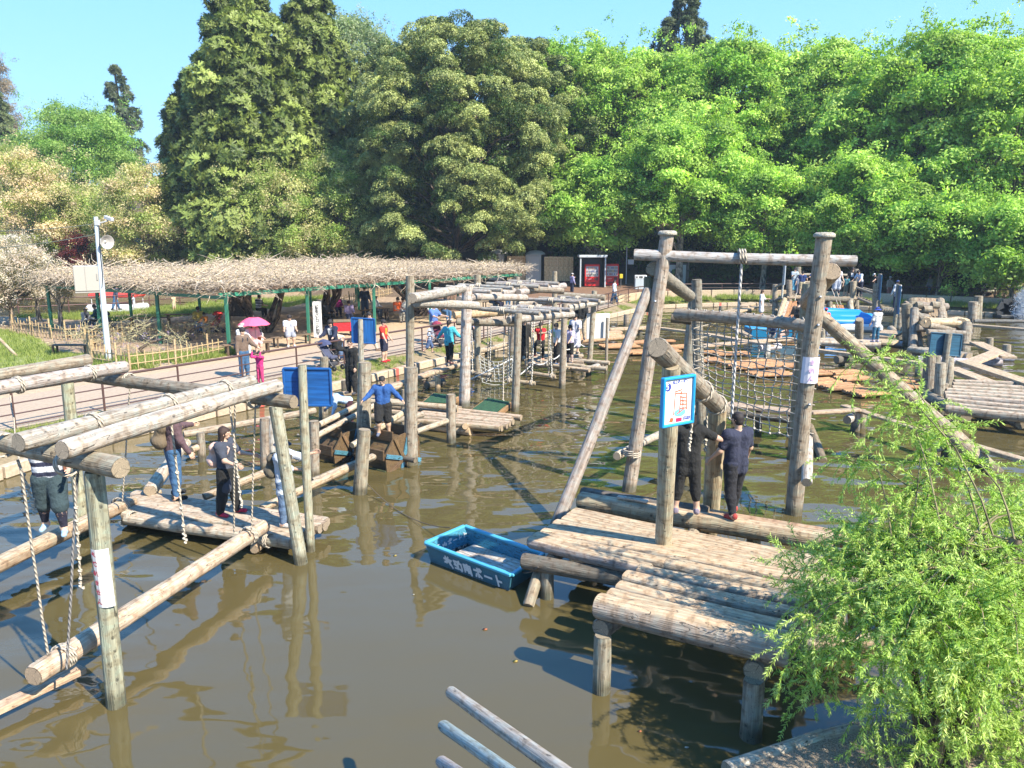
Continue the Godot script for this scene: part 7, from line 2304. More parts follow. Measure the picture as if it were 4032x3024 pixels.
func vending(at: Vector3, w: float, h: float, label: String, seed_: int) -> void:
	rng.seed = seed_
	var t := thing("vending_machine", at, label, "vending machine")
	var red := Color(.80, .025, .018)
	var s := Shape.new()
	s.tone = red
	s.box(Transform3D(Basis(), V(0,h * .5 + .05,-.35)), V(w,h,.70), .03)
	obj("cabinet", s.mesh(M.paint), t)
	s = Shape.new()
	s.tone = Color(.55, .50, .48)
	s.box(Transform3D(Basis(), V(0,h * .70,.004)), V(w * .84,h * .46,.02), .006)
	var win := obj("window", s.mesh(M.paint), t)
	for r in 3:
		for k in 9:
			s = Shape.new()
			s.tone = [Color(.5, .03, .03), Color(.7, .7, .7), Color(.15, .10, .05), Color(.05, .25, .08), Color(.6, .35, .05), Color(.06, .12, .4)][rng.randi() % 6]
			var x := (k - 4) * w * .088
			s.lathe(Transform3D(Basis(), Vector3.ZERO), PackedVector2Array([Vector2(.001, 0), Vector2(.028, 0), Vector2(.028, .10), Vector2(.014, .135), Vector2(.014, .15), Vector2(.001, .152)]), 8)
			obj("bottle", s.mesh(M.paint), win, V(x, h * (.525 + .145 * r), .018))
	for q in [[V(-w * .18,h * .36,.008), V(w * .46,h * .12,.012), Color(.68, .03, .03)], [V(w * .27,h * .36,.008), V(w * .26,h * .13,.014), Color(.12, .02, .02)], [V(-w * .05,h * .18,.01), V(w * .62,h * .07,.03), Color(.18, .02, .02)]]:
		s = Shape.new()
		s.tone = q[2]
		s.box(Transform3D(Basis(), q[0]), q[1], .004)
		obj("panel", s.mesh(M.paint), t)
	s = Shape.new()   # flowing white script as a ribbon
	s.tone = Color(.8, .78, .78)
	for k in 14:
		var u := k / 14.0
		var g := func(v): return V(-w * .36 + w * .36 * v, h * .36 + .05 * sin(v * 21.0) * (1.0 - v * .3), .016)
		var a: Vector3 = g.call(u)
		var b: Vector3 = g.call(u + .0714)
		s.bar(a, b, .012, .006, 0, Vector3.BACK)
	obj("script_logo", s.mesh(M.paint), t)

func far_side() -> void:
	rng.seed = 1201
	var v0 := V(6.74,0.93,-65.23)
	vending(v0, 1.25, 1.83, "red drinks machine inside the white framed shelter", 1211)
	vending(V(8.51,0.93,-66.25) + V(0,0,.3), 1.12, 1.83, "red drinks machine standing free right of the shelter", 1212)
	var t := thing("vending_shelter", v0 + V(0,0,-.6), "white framed shelter with dark inside round a drinks machine", "shelter")
	var s := Shape.new()
	s.tone = Color(.50, .53, .55)
	for k in [-1, 1]: s.bar(V(1.03 * k,0,1.1), V(1.03 * k,2.5,1.1), .11, .11, .01, Vector3.BACK)
	obj("frame_post", s.mesh(M.paint), t)
	s = Shape.new()
	s.tone = Color(.56, .59, .60)
	s.box(Transform3D(Basis(), V(0,2.56,.35)), V(2.35,.2,1.8), .02)
	obj("roof", s.mesh(M.paint), t)
	s = Shape.new()
	s.tone = Color(.06, .06, .06)
	s.box(Transform3D(Basis(), V(0,1.22,-.45)), V(2.1,2.44,.08), .01)
	for k in [-1, 1]: s.box(Transform3D(Basis(), V(.98 * k,1.22,.3)), V(.05,2.44,1.4), .005)
	obj("inner_wall", s.mesh(M.paint), t)
	t = thing("postbox", V(9.01,0.93,-64.07), "small yellow box on a post beside the free machine", "box")
	s = Shape.new()
	s.tone = Color(.62, .50, .03)
	s.box(Transform3D(Basis(), V(0,.95,0)), V(.26,.36,.22), .02)
	obj("box", s.mesh(M.paint), t)
	s = Shape.new()
	s.tone = Color(.1, .1, .1)
	s.bar(Vector3.ZERO, V(0,.8,0), .06, .06, 0, Vector3.BACK)
	obj("stand", s.mesh(M.paint), t)
	for i in 2:
		t = thing("recycling_bin", [V(10.4,0.8,-64.09), V(10.83,0.8,-64.09)][i], ["left of two pale grey recycling bins", "right of two pale grey recycling bins, before the tower post"][i], "bin", "recycling bins")
		s = Shape.new()
		s.tone = Color(.50, .56, .58)
		s.box(Transform3D(Basis(), V(0,.55,0)), V(.52,1.1,.5), .04)
		obj("bin_body", s.mesh(M.paint), t)
		s = Shape.new()
		s.tone = Color(.72, .74, .74)
		s.box(Transform3D(Basis(), V(0,1.02,.01)), V(.54,.30,.52), .03)
		obj("lid", s.mesh(M.paint), t)
		for k in [-1, 1]:
			s = Shape.new()
			s.tone = Color(.02, .02, .02)
			s.ball(Vector3.ZERO, V(.075,.075,.012), 12)
			obj("hole", s.mesh(M.paint), t, V(.12 * k,1.02,.272))
	t = thing("map_board", V(13.94,0.92,-66.8), "white park map on a dark framed board behind the tower", "board")
	var mt := V(13.87,2.81,-66.8)
	var mh := mt.y - t.position.y
	var mw := 2.0
	s = Shape.new()
	s.tone = Color(.07, .05, .04)
	s.box(Transform3D(Basis(), V(0,mh - 1.15,0)), V(mw + .3,2.4,.1), .02)
	for k in [-1, 1]: s.bar(V(.9 * k,0,-.07), V(.9 * k,mh,-.07), .1, .1, 0, Vector3.BACK)
	obj("frame", s.mesh(M.paint), t)
	s = Shape.new()
	s.tone = Color(.55, .60, .58)
	s.box(Transform3D(Basis(), V(0,mh - 1.15,.055)), V(mw,2.1,.012), .0)
	for k in 5:
		s.tone = [Color(.25, .42, .12), Color(.35, .5, .15), Color(.15, .35, .5), Color(.5, .42, .15), Color(.3, .45, .2)][k]
		s.ball(V(rnd(-.5, .5), mh - 1.15 + rnd(-.6, .6), .062), V(rnd(.2, .45), rnd(.2, .4), .003), 10)
	obj("map", s.mesh(M.paint), t)
	t = thing("meter_box", V(10.06,0.8,-66.9), "small grey meter box on a pole in the dark hedge", "box")
	s = Shape.new()
	s.tone = Color(.5, .5, .5)
	s.box(Transform3D(Basis(), V(.15,2.15,0)), V(.5,.42,.2), .02)
	s.tube(PackedVector3Array([V(-.2,0,-.1), V(-.2,4.2,-.1)]), PackedFloat32Array([.05, .04]), 8)
	obj("pole_and_box", s.mesh(M.paint), t)
	t = thing("post", V(15.3,1.1,-67.5), "plain grey post with short arm in the undergrowth", "post")
	lg(t, "shaft", t.position, t.position + V(0,2.9,0), .07, Color(.4, .4, .36), -1, 0.0, Color(0, 0, 0, 0), 8)
	lg(t, "arm", t.position + V(-.3,2.75,0), t.position + V(.5,2.8,0), .05, Color(.4, .4, .36), -1, 0.0, Color(0, 0, 0, 0), 8)
	# portable toilets with straw screens
	for i in 2:
		var b: Vector3 = [V(2.91,1.29,-67.2), V(-0.31,1.34,-67.6)][i]
		t = thing("portable_toilet", b, ["portable toilet with grey door and straw screen, left of the vending machines", "portable toilet half hidden behind the trellis's far end"][i], "portable toilet")
		s = Shape.new()
		s.tone = Color(.40, .41, .38)
		s.box(Transform3D(Basis(Vector3.UP, .0), V(-1.05,1.15,-.8)), V(1.35,2.3,1.4), .04)
		obj("booth", s.mesh(M.paint), t)
		s = Shape.new()
		s.tone = Color(.47, .47, .44)
		s.box(Transform3D(Basis(), V(-1.05,1.1,-.092)), V(1.0,2.0,.03), .01)
		for k in 6: s.box(Transform3D(Basis(), V(-1.05,.5 + k * .25,-.072)), V(.7,.05,.02), .005)
		obj("door", s.mesh(M.paint), t)
		s = Shape.new()
		s.tone = Color(.62, .60, .56)
		s.lathe(Transform3D(Basis.from_scale(V(1.0,1,1.0)), V(-.85,2.28,-.8)), PackedVector2Array([Vector2(.85, 0), Vector2(.8, .12), Vector2(.5, .3), Vector2(.001, .36)]), 12)
		obj("dome_roof", s.mesh(M.paint), t)
		for k in 6:
			s = Shape.new()
			s.tone = vary(Color(.92, .68, .40), .06)
			s.box(Transform3D(Basis(), V(-.12 + k * .42 + .21,1.05,-.15 - .0)), V(.41, 2.1 + rnd(-.02, .02), .05), .008)
			obj("straw_panel", s.mesh(M.wood), t)
	slide_platform()
	course_right()

func slide_platform() -> void:
	rng.seed = 1301
	var t := thing("slide_platform", V(19.06,0,-47.94), "high log platform with two board slides across the pond", "platform")
	var z := -49.6
	deck(t, V(17.98,1.31,-50.4), V(22.53,1.22,-50.4), V(17.41,1.35,-48.9), V(21.78,1.28,-48.9), 6, .09, Color(.46, .38, .29), Color(.56, .45, .33, .8), .6, .05)
	lg(t, "edge_log", V(17.38,1.31,-48.8), V(21.83,1.24,-48.8), .10, Color(.42, .34, .25))
	for q in [[95, 470, 95, 222, -49.8], [200, 480, 198, 190, -48.9], [265, 480, 264, 95, -51.0], [662, 480, 662, 198, -48.9], [682, 480, 683, 110, -51.0], [490, 480, 492, 330, -48.7], [150, 482, 152, 305, -48.6], [645, 482, 640, 320, -48.5]]:
		pass
	for q in [[V(17.06,-0.13,-49.8), V(16.92,2.08,-49.8)], [V(17.69,-0.21,-48.9), V(17.49,2.41,-48.9)], [V(19.03,-0.25,-51), V(18.78,3.14,-51)], [V(21.76,-0.21,-48.9), V(21.53,2.34,-48.9)], [V(22.87,-0.25,-51), V(22.58,3.01,-51)], [V(20.15,-0.19,-48.7), V(20.06,1.23,-48.7)], [V(21.33,-0.11,-48.4), V(21.3,1.26,-48.6)]]:
		post(t, q[0], q[1], .19 if q[1].y > 2.0 else .22, GREY)
	for q in [[V(16.89,1.87,-49.8), V(17.51,2.36,-48.9)], [V(18.85,2.65,-51), V(22.62,2.6,-51)], [V(18.89,2.15,-51), V(22.66,2.11,-51)], [V(21.74,1.95,-48.9), V(22.36,1.61,-47)], [V(22.52,1.88,-50.4), V(23.04,1.66,-48.5)], [V(16.75,0.93,-50), V(17.61,1.52,-48.9)], [V(21.87,1.3,-48.9), V(22.3,0.87,-46.5)], [V(22.58,1.24,-50.3), V(23.05,0.84,-48)]]:
		lg(t, "rail", q[0], q[1], .085, Color(.42, .36, .29))
	for k in 8:   # stair treads
		var a := V(22,1.22,-49).lerp(V(22.42,0.88,-46.8), k / 7.0)
		lg(t, "tread", a, a + V(.5,.05,-1.3), .09, DARK)
		a = V(17.57,1.4,-49).lerp(V(16.77,0.94,-49.8), k / 7.0)
		lg(t, "tread", a, a + V(.35,.05,-1.3), .08, DARK)
	for sl in 2:
		for k in 7:
			var u := k / 6.0
			var a: Vector3 = [V(17.31,1.08,-48.7), V(20.26,0.91,-48.7)][sl].lerp([V(18.4,1.08,-48.7), V(21.28,0.84,-48.7)][sl], u)
			var b: Vector3 = [V(16.51,0.02,-47.6), V(19.7,-0.04,-47.4)][sl].lerp([V(17.91,-0.02,-47.5), V(20.85,-0.08,-47.3)][sl], u)
			var mid := k > 1 and k < 5
			var s := Shape.new()
			s.tone = vary(Color(.44, .22, .10) if mid else [Color(.62, .48, .32), Color(.50, .43, .36)][k % 2], .08)
			s.bar(a, b, a.distance_to([V(18.4,1.08,-48.7), V(21.28,0.84,-48.7)][sl]) * 0.0 + (1.55 if sl == 0 else 1.35) / 6.6 * 1.15, .06, .01, V(0,.7,1))
			obj("slide_board", s.mesh(M.wood), t, -t.position)
	lg(t, "slide_side", V(17.18,1.26,-48.6), V(16.41,-0.05,-47.5), .15, Color(.62, .5, .34))
	lg(t, "slide_side", V(21.31,1.17,-48.6), V(20.98,-0.08,-47.3), .16, Color(.6, .52, .4))
	lg(t, "cross_log", V(18.35,1.26,-48.6), V(21.44,1.17,-48.6), .15, DARK * 1.4)
	for q in [[V(17.8,1.14,-48.5), V(18.28,1.84,-49.6)], [V(20.33,1.87,-49.2), V(20.41,0.14,-47.3)], [V(20.68,1.77,-49.3), V(20.6,0.91,-48.2)]]:
		rp(thing("climbing_rope", q[0], ["thin climbing rope on the left slide", "long slanting rope over the right slide", "short rope loop at the top of the right slide"][used.get("climbing_rope", 0)], "rope", "ropes on the slides"), "strand", q[0], q[1], .025, .0, Color(.6, .55, .45))
	t = thing("sign_pole", V(16.84,1.27,-48), "slim white edged signpost left of the platform, seen edge on", "sign")
	lg(t, "shaft", V(16.79,1.35,-48), V(16.81,3.32,-48), .06, Color(.55, .55, .52))
	var s := Shape.new()
	s.tone = Color(.62, .66, .68)
	s.box(Transform3D(Basis(Vector3.UP, 1.35), V(16.84,2.88,-48) - t.position), V(.9,1.4,.05), .01)
	obj("board", s.mesh(M.paint), t)

func raft(c: Vector3, w: float, l: float, deg: float, label: String) -> void:
	var t := thing("bamboo_raft", c, label, "raft", "orange pole rafts afloat")
	var bs := Basis(Vector3.UP, deg_to_rad(deg))
	l *= .58
	var n := int(w * .72 / .118)
	for k in n:
		var z := (k - (n - 1) * .5) * .118
		var a := c + bs * V(-l * .5 + rnd(-.05, .05), rnd(-.01, .01), z)
		var b := c + bs * V(l * .5 + rnd(-.05, .05), rnd(-.01, .01), z)
		lg(t, "pole", a + V(0,.04,0), b + V(0,.04,0), .06, BAMBOO * rnd(.7, 1.2), -1, 0.0, Color(0, 0, 0, 0), 8)
func course_right() -> void:
	rng.seed = 1401
	var names := ["at the left end of the raft row, near the bank ramp", "touching the leaning left tower post", "in the second row right of the left tower post", "between the tower post and the net's left edge", "behind the net's upper left corner", "behind the net, left of its middle", "lower left behind the net", "longest of all, pale topped, behind the middle of the net", "behind the net's lower middle", "close to the right net post", "just right of the right tower post", "upper one of the two right of the notice paper", "lower one of the two right of the notice paper", "with dark wet ends, nearest the tower's right post", "nearest of all, under the long brace", "beyond the brace beside the willow tip", "dark one half sunk at the right", "thin one in front of the right deck's posts", "small one above the long pale raft", "narrow one at the far side of the row"]
	var sp := [[V(4.99,0.08,-35.53), 1.4, 3.0], [V(6.08,0.08,-36.73), 1.1, 2.2], [V(5.83,0.08,-33.63), 1.4, 2.6], [V(6.81,0.08,-34.11), 1.2, 2.2], [V(7.76,0.08,-35.21), 1.2, 2.4], [V(8.69,0.08,-33.63), 1.3, 2.4], [V(7.94,0.08,-31.41), 1.3, 2.2], [V(9.64,0.1,-30.29), 2.2, 4.2], [V(9.6,0.08,-28.23), 1.3, 2.6], [V(11.01,0.08,-30.02), 1.1, 1.6], [V(11.42,0.08,-28.34), 1.1, 1.5], [V(12.51,0.08,-28.45), 1.1, 2.0], [V(12.3,0.08,-27.26), 1.1, 2.0], [V(10.96,0.08,-26.68), 1.2, 1.7], [V(11.67,0.08,-24.74), 1.4, 2.3], [V(13.75,0.08,-26.81), 1.1, 1.9], [V(13.55,0.06,-25.82), .9, 1.8], [V(12.96,0.06,-23.8), .5, 1.6], [V(9.55,0.08,-33.16), 1.0, 2.6], [V(7.25,0.08,-37.18), .8, 2.4]]
	for i in sp.size(): raft(sp[i][0], sp[i][1], sp[i][2], rnd(8, 20), "orange brown pole raft " + names[i])
	raft(V(11.18,0.08,-25.67), 1.4, 2.2, 12, "orange brown pole raft, biggest in front of the pair by the notice paper")
	var t := thing("log_deck", V(12,0.3,-20.98), "big pale log deck at the right edge behind the blue sign", "deck")
	deck(t, V(14.21,0.5,-24.47), V(16.99,0.5,-23.66), V(11.85,0.5,-20.62), V(14.29,0.5,-19.1), 9, .15, Color(.46, .40, .33), Color(.60, .49, .38, 1), .55, .1)
	for q in [V(12.49,0.25,-20.61), V(13.49,0.25,-19.82)]: lg(t, "bearer", q, q + V(.5,0,-3.0), .16, Color(.3, .26, .2))
	for q in [[V(13.52,0,-24.46), V(13.42,1.48,-24.46), .20], [V(14.73,0,-26.33), V(14.68,1.17,-26.33), .16], [V(13.17,0,-23.12), V(13.05,1.35,-23.12), .16], [V(14.64,0,-25.36), V(14.58,1.16,-25.36), .17], [V(13.8,0,-24.03), V(13.76,0.54,-24.03), .13]]:
		post(t, q[0], q[1], q[2], Color(.42, .38, .31))
	var b := thing("course_sign", V(13.42,0,-23.62), "weathered teal blue signboard on a leaning pole at the right", "sign")
	post(b, V(13.42,0,-23.62), V(13.49,2.19,-23.62), .105, Color(.34, .32, .27), "pole")
	blue_board(b, V(13.01,2.21,-23.62) + V(0,0,-.13), V(13.97,2.14,-23.62) + V(0,0,-.13), .68, Color(.03, .13, .22))
	# plank causeways
	rng.seed = 1411
	for q in [[V(12.46,0.55,-31.15), V(15.47,0.45,-28.22), .28, .14, "long narrow plank bridge running left of the blue sign"], [V(15.83,0.45,-27.34), V(15.47,0.45,-24.26), .5, .14, "broad plank leading down to the right deck"], [V(16.55,0.6,-27.87), V(16.12,0.6,-23.15), .55, .14, "long plank in the zigzag causeway, lower right"], [V(16.94,0.5,-28.17), V(19.48,0.55,-30.58), .55, .10, "plank of the zigzag leaning up to the right"], [V(20.11,0.6,-33.06), V(19.35,0.5,-29.58), .55, .10, "upper right plank of the zigzag"], [V(19.97,0.5,-33.56), V(20.36,0.5,-32.91), .5, .10, "short plank behind the teal sign"], [V(23.24,0.7,-39.01), V(25.15,0.7,-36.63), .4, .12, "long far plank bridge towards the fountain"], [V(9.46,0.45,-37.32), V(11.34,0.45,-33.24), .35, .10, "plank bridge seen through the net, lower"], [V(8.42,0.4,-33.6), V(13.1,0.45,-35.62), .45, .10, "plank bridge seen through the net, upper"], [V(5.01,0.4,-39.6), V(7.42,0.4,-40.46), .3, .14, "plank bridge left of the tower post"], [V(7.54,0.5,-39.32), V(8.81,0.45,-38.1), .28, .12, "plank bridge right of the tower post"], [V(11.19,0.6,-38.76), V(11.13,0.5,-35.95), .35, .1, "slanting plank behind the top of the net"], [V(12.77,0.5,-46.71), V(14.82,0.5,-50.12), .7, .1, "broad plank of the far left zigzag"], [V(13.87,0.5,-47.94), V(16.28,0.5,-51.53), .7, .1, "second broad plank of the far left zigzag"], [V(15.16,0.6,-50.42), V(16.77,0.6,-53.42), .6, .1, "third plank of the far left zigzag"], [V(17.57,0.4,-36.43), V(19.36,0.4,-38.75), 1.0, .12, "wide plank beside the girl in the blue hat"], [V(16.44,0.45,-33.92), V(17.86,0.3,-36.19), .9, .10, "folded plank ramp right of the girl"]]:
		var m := thing("plank_bridge", q[0], q[4], "plank", "plank bridges over the pond")
		plank(m, "plank", q[0], q[1], q[2], q[3], PALE)
	t = thing("girls_deck", V(15.39,0.4,-34.74), "narrow plank deck where the girl in the blue hat stands", "deck")
	deck(t, V(14.12,0.45,-35.22), V(16.64,0.45,-34.37), V(13.73,0.45,-34.28), V(16.11,0.45,-33.27), 3, .16, Color(.48, .42, .34), Color(.64, .53, .40, 1), .5, .03)
	for q in [[V(16.45,0.3,-36.19), V(16.11,1.35,-35.6), .19, GREY], [V(14.39,0,-35.31), V(14.33,0.96,-35.31), .11, GREY]]: post(t, q[0], q[1], q[2], q[3])
	for q in [V(15.77,0.15,-34.28), V(16.05,0.15,-34.07), V(16.64,0.15,-34.28)]: lg(t, "bearer", q, q + V(.2,0,-1.2), .16, Color(.5, .42, .3))
	# white floats
	for q in [[V(17.38,0.12,-32.92), V(17.86,0.12,-32.92), "short white float pipe nearest the climbing wall's legs"], [V(16.84,0.12,-31.52), V(19.73,0.12,-30.57), "long white float pipe under the zigzag"], [V(17.86,0.15,-36.18), V(18.35,0.15,-35.85), "white float pipe by the folded ramp"], [V(20.32,0.12,-32), V(20.99,0.12,-31.78), "white float pipe under the upper zigzag plank"], [V(10.89,0.3,-33.49), V(11.98,0.3,-34.1), "white plastic pipe lying behind the net"], [V(25.69,0.5,-42.65), V(28.81,0.5,-42.51), "black and white pipe rail reaching towards the fountain"]]:
		var m := thing("float_pipe", q[0], q[2], "pipe", "white float pipes")
		lg(m, "pipe", q[0], q[1], .15 if not (q[2] as String).begins_with("black") else .10, Color(.66, .64, .70) if not (q[2] as String).begins_with("black") else Color(.22, .22, .22))
	# stakes
	for q in [[V(13.41,0,-30.85), V(13.4,0.41,-30.85), .14, "stub under the long plank bridge"], [V(15.17,0,-28.2), V(15.14,0.49,-28.2), .15, "thick stub before the blue sign's posts"], [V(21.85,0,-34.87), V(21.8,0.58,-34.87), .17, "stake inside the zigzag, left"], [V(21.48,0,-33.03), V(21.43,0.53,-33.03), .17, "stake at the end of the zigzag, right"], [V(18.87,0,-31.37), V(18.83,0.4,-31.37), .14, "low stake at the foot of the frame"], [V(18.43,0,-33.83), V(18.43,0.15,-33.83), .16, "low stub between the float pipes"], [V(27.31,0,-45.5), V(27.22,1.33,-45.5), .26, "first of three tall grey piles on the far right"], [V(27.69,0,-45.87), V(27.63,1.19,-45.87), .22, "second of three tall grey piles on the far right"], [V(28.07,0,-46.24), V(27.95,1.61,-46.24), .25, "third and tallest of three grey piles on the far right"], [V(6.76,0,-40.34), V(6.77,0.38,-40.34), .13, "stub under the plank left of the tower"], [V(14.46,0,-53.09), V(14.45,0.4,-53.09), .2, "stub under the far left zigzag"], [V(16.34,0,-53.09), V(16.34,0.31,-53.09), .2, "second stub under the far left zigzag"], [V(6.63,0,-44.52), V(6.63,0.68,-44.52), .16, "grey stake by the bank left of the tower"], [V(11,0,-32.82), V(11,0.57,-32.82), .14, "white plastic stake behind the net"], [V(10.02,0,-37.33), V(10.02,0.48,-37.33), .12, "stake under the plank behind the net"], [V(21.31,0,-42.14), V(21.26,0.99,-42.14), .22, "pale pile under the far pole bridge"]]:
		var m := thing("mooring_post", q[0], q[3], "post", "posts standing in the pond")
		post(m, q[0], q[1], q[2], GREY if not (q[3] as String).begins_with("white") else Color(.7, .69, .67))
	lg(thing("floating_log", V(13.08,0.3,-30.39), "log stub lying across under the long plank bridge", "log"), "log", V(12.93,0.3,-30.29), V(13.65,0.3,-30.57), .17, DARK)
	# far pole bridge
	t = thing("pole_bridge", V(24.23,0.5,-49.31), "bridge of short round poles laid crosswise, the man in white on it", "bridge")
	for k in 11:
		var a := V(22.23,0.76,-46.5).lerp(V(23.22,0.8,-45.5), k / 10.0)
		lg(t, "tread", a + V(0,0,.6), a + V(.1,0,-.7), .14, Color(.5, .43, .33), -1, 0.0, Color(0, 0, 0, 0), 9)
	for k in [-.4, .4]: lg(t, "bearer", V(22.11,0.66,-46.5) + V(0,-.1,k), V(23.35,0.7,-45.5) + V(0,-.1,k), .12, DARK)
	lg(t, "leg", V(22.03,0.22,-46.5) , V(21.92,2.34,-46.5), .22, GREY)
	for q in [[V(21.97,2.14,-46.3), "narrow blue board seen edge on at the stair foot"], [V(20.5,1.83,-41), "narrow blue board seen edge on beside the man in white"]]:
		var m := thing("course_sign", q[0], q[1], "sign")
		var s := Shape.new()
		s.tone = Color(.02, .12, .26)
		s.box(Transform3D(Basis(Vector3.UP, 1.3), Vector3.ZERO), V(1.2,1.5,.05), .01)
		obj("board", s.mesh(M.board), m)
		lg(m, "pole", (q[0] as Vector3) + V(-.15,-4.0,0), (q[0] as Vector3) + V(0,.8,0), .10, Color(.36, .34, .29))
	# climbing wall of upright logs
	t = thing("climbing_wall", V(24.35,0.3,-45), "climbing wall of staggered upright logs over the water", "climbing frame")
	rng.seed = 1421
	for k in 8:
		var x := 1115.0 + k * 27.0
		var a := V(22.61,0.59,-43).lerp(V(24.12,0.55,-43), k / 7.0)
		var hi := V(23.11,1.51,-44.2).lerp(V(24.52,1.46,-44.2), k / 7.0)
		var cut := .35 + .3 * rng.randf()
		lg(t, "upright_log", a, a.lerp(hi, cut - .01), .27, Color(.34, .26, .18))
		lg(t, "upright_log", a.lerp(hi, cut + .01) + V(rnd(-.05, .05), 0, rnd(-.06, .06)), hi, .26, Color(.38, .28, .19))
	for q in [[V(19.05,0,-36.69), V(18.79,1.97,-36.69), .26], [V(22.48,-0.11,-43), V(22.51,1.69,-43.5), .28], [V(18.86,0,-35.31), V(18.97,0.88,-36), .22], [V(23.97,0.58,-42.8), V(24.42,1.53,-44), .27], [V(18.96,0,-34.24), V(19.39,1.2,-35.5), .2], [V(20.26,0,-34.03), V(20.78,1.22,-35), .22], [V(21.96,0,-37.66), V(21.45,1.03,-37), .2], [V(18.32,0,-34.87), V(18.94,1.77,-36.2), .2]]:
		post(t, q[0], q[1], q[2], Color(.33, .29, .23))
	for q in [[V(22.12,1.33,-43.4), V(24.65,1.19,-43.6), .22], [V(18.64,1.01,-35.2), V(20.37,0.85,-35.2), .17], [V(19.03,1.13,-35), V(20.42,0.93,-35.3), .16], [V(18.78,0.89,-34.6), V(20.78,0.8,-34.6), .13], [V(18.95,0.59,-34.8), V(19.23,0.61,-34.8), .13], [V(18.98,0.3,-34.8), V(19.26,0.3,-34.8), .13], [V(20.48,0.81,-35.5), V(21.21,0.93,-35.3), .24], [V(22.28,0.95,-42.5), V(22.55,0.69,-42.4), .22], [V(22.92,1.14,-42.9), V(23.39,1.13,-42.9), .2], [V(22.57,1.35,-43), V(22.88,1.35,-43), .2], [V(23.42,1.36,-43), V(23.84,1.35,-43), .2], [V(22.51,0.77,-42.4), V(22.97,0.72,-42.4), .2]]:
		lg(t, "cross_log", q[0], q[1], q[2], Color(.36, .31, .25))
	for q in [[V(18.89,1.27,-35), V(20.51,0.96,-38)], [V(20.53,1.22,-35), V(22.22,0.92,-38)]]: lg(t, "bearer", q[0], q[1], .25, FRESH)
	deck(t, V(20.13,1.12,-37.5), V(22.15,1.04,-37.5), V(18.87,1.29,-35.2), V(20.83,1.23,-35.2), 5, .22, FRESH * .9, Color(.7, .56, .4, 1), .5)
	deck(t, V(23.14,0.8,-41), V(24.41,0.64,-41), V(24.8,0.67,-43), V(25.51,0.52,-43), 5, .16, Color(.5, .4, .28), Color(.66, .52, .36, 1), .4)
	for k in 6:
		var a := V(17.75,0.3,-31.48).lerp(V(18.68,0.3,-31.11), k / 5.0)
		lg(t, "foot_log", a, a + V(-.5,0,-1.6), .15, Color(.5, .43, .33))
	for q in [[V(20.58,0.69,-40), V(18.94,0.85,-36)], [V(20.08,0.31,-39), V(18.98,0.49,-36)]]: lg(t, "brace", q[0], q[1], .17, Color(.36, .33, .29))
	for k in 4: lg(t, "foot_log", V(19.4,0.3,-38.82) + V(k * .7,0,0), V(19.87,0.35,-39.57) + V(k * .7,0,-.6), .2, Color(.4, .34, .26))
	# blue boats
	t = thing("covered_boat", V(18.42,0.1,-42.58), "boat under a bright blue tarpaulin moored at the right slide", "boat")
	var c := t.position
	var s := Shape.new()
	s.tone = Color(.66, .68, .70)
	s.box(Transform3D(Basis(Vector3.UP, -.12), V(0,.12,0)), V(3.7,.42,1.7), .12)
	obj("hull", s.mesh(M.paint), t)
	s = Shape.new()
	s.tone = Color(.01, .24, .62)
	nets([[V(-1.5,.55,0), .35, V(1.4,.55,0), .30], [V(-1.4,.4,.5), .25, V(1.5,.4,.5), .22], [V(-1.4,.4,-.5), .25, V(1.5,.4,-.5), .22], [V(-1.2,.95,-.3), .2, V(.9,.85,-.3), .18]], .09, .25, func(_p): return Color(.01, .24, .62), s)
	obj("tarpaulin", s.mesh(M.paint), t)
	t = thing("open_boat", V(13.22,0.1,-38.2), "little blue boat with people aboard, seen through the net", "boat")
	s = Shape.new()
	s.tone = Color(.01, .25, .50)
	for k in [-1, 1]:
		s.box(Transform3D(Basis(Vector3.RIGHT, .25 * k), V(0,.32,.55 * k)), V(2.9,.55,.06), .02)
		s.box(Transform3D(Basis(Vector3.BACK, -.25 * k), V(1.4 * k,.32,0)), V(.06,.55,1.1), .02)
	s.box(Transform3D(Basis(), V(0,.08,0)), V(2.7,.06,1.05), .01)
	obj("hull", s.mesh(M.paint), t)
	s = Shape.new()
	s.tone = Color(.01, .32, .60)
	s.box(Transform3D(Basis(), V(.2,.42,0)), V(.4,.05,1.1), .01)
	obj("thwart", s.mesh(M.paint), t)
	# lamp pole, white board and aerator at the right
	t = thing("lamp_pole", V(36.33,0.55,-59.47), "thin slanting pole with a cream box, by the far railing on the right", "pole")
	s = Shape.new()
	s.tone = Color(.42, .43, .42)
	var tp := V(36.4,3.8,-59.47) - t.position
	s.tube(PackedVector3Array([Vector3.ZERO, tp, tp * 1.25]), PackedFloat32Array([.11, .09, .08]), 10)
	obj("shaft", s.mesh(M.paint), t)
	s = Shape.new()
	s.tone = Color(.62, .60, .44)
	s.box(Transform3D(Basis(), V(36.43,1.45,-59.47) - t.position + V(0,0,.15)), V(1.25,1.0,.5), .03)
	obj("box", s.mesh(M.paint), t)
	t = thing("name_board", V(36.43,0.6,-56.23) + V(0,0,-6), "small white board in the dark hedge at the right", "sign")
	s = Shape.new()
	s.tone = Color(.66, .70, .74)
	s.box(Transform3D(Basis(), V(38.76,1.17,-60) - t.position), V(1.5,.45,.05), .01)
	s.bar(V(0,0,-.05), V(0, V(38.76,1.17,-60).y - t.position.y, -.05), .08, .05, 0, Vector3.BACK)
	obj("board", s.mesh(M.paint), t)
	t = thing("aerator", V(31.61,0,-49.01), "dark paddle aerator throwing up white spray on the far right", "aerator")
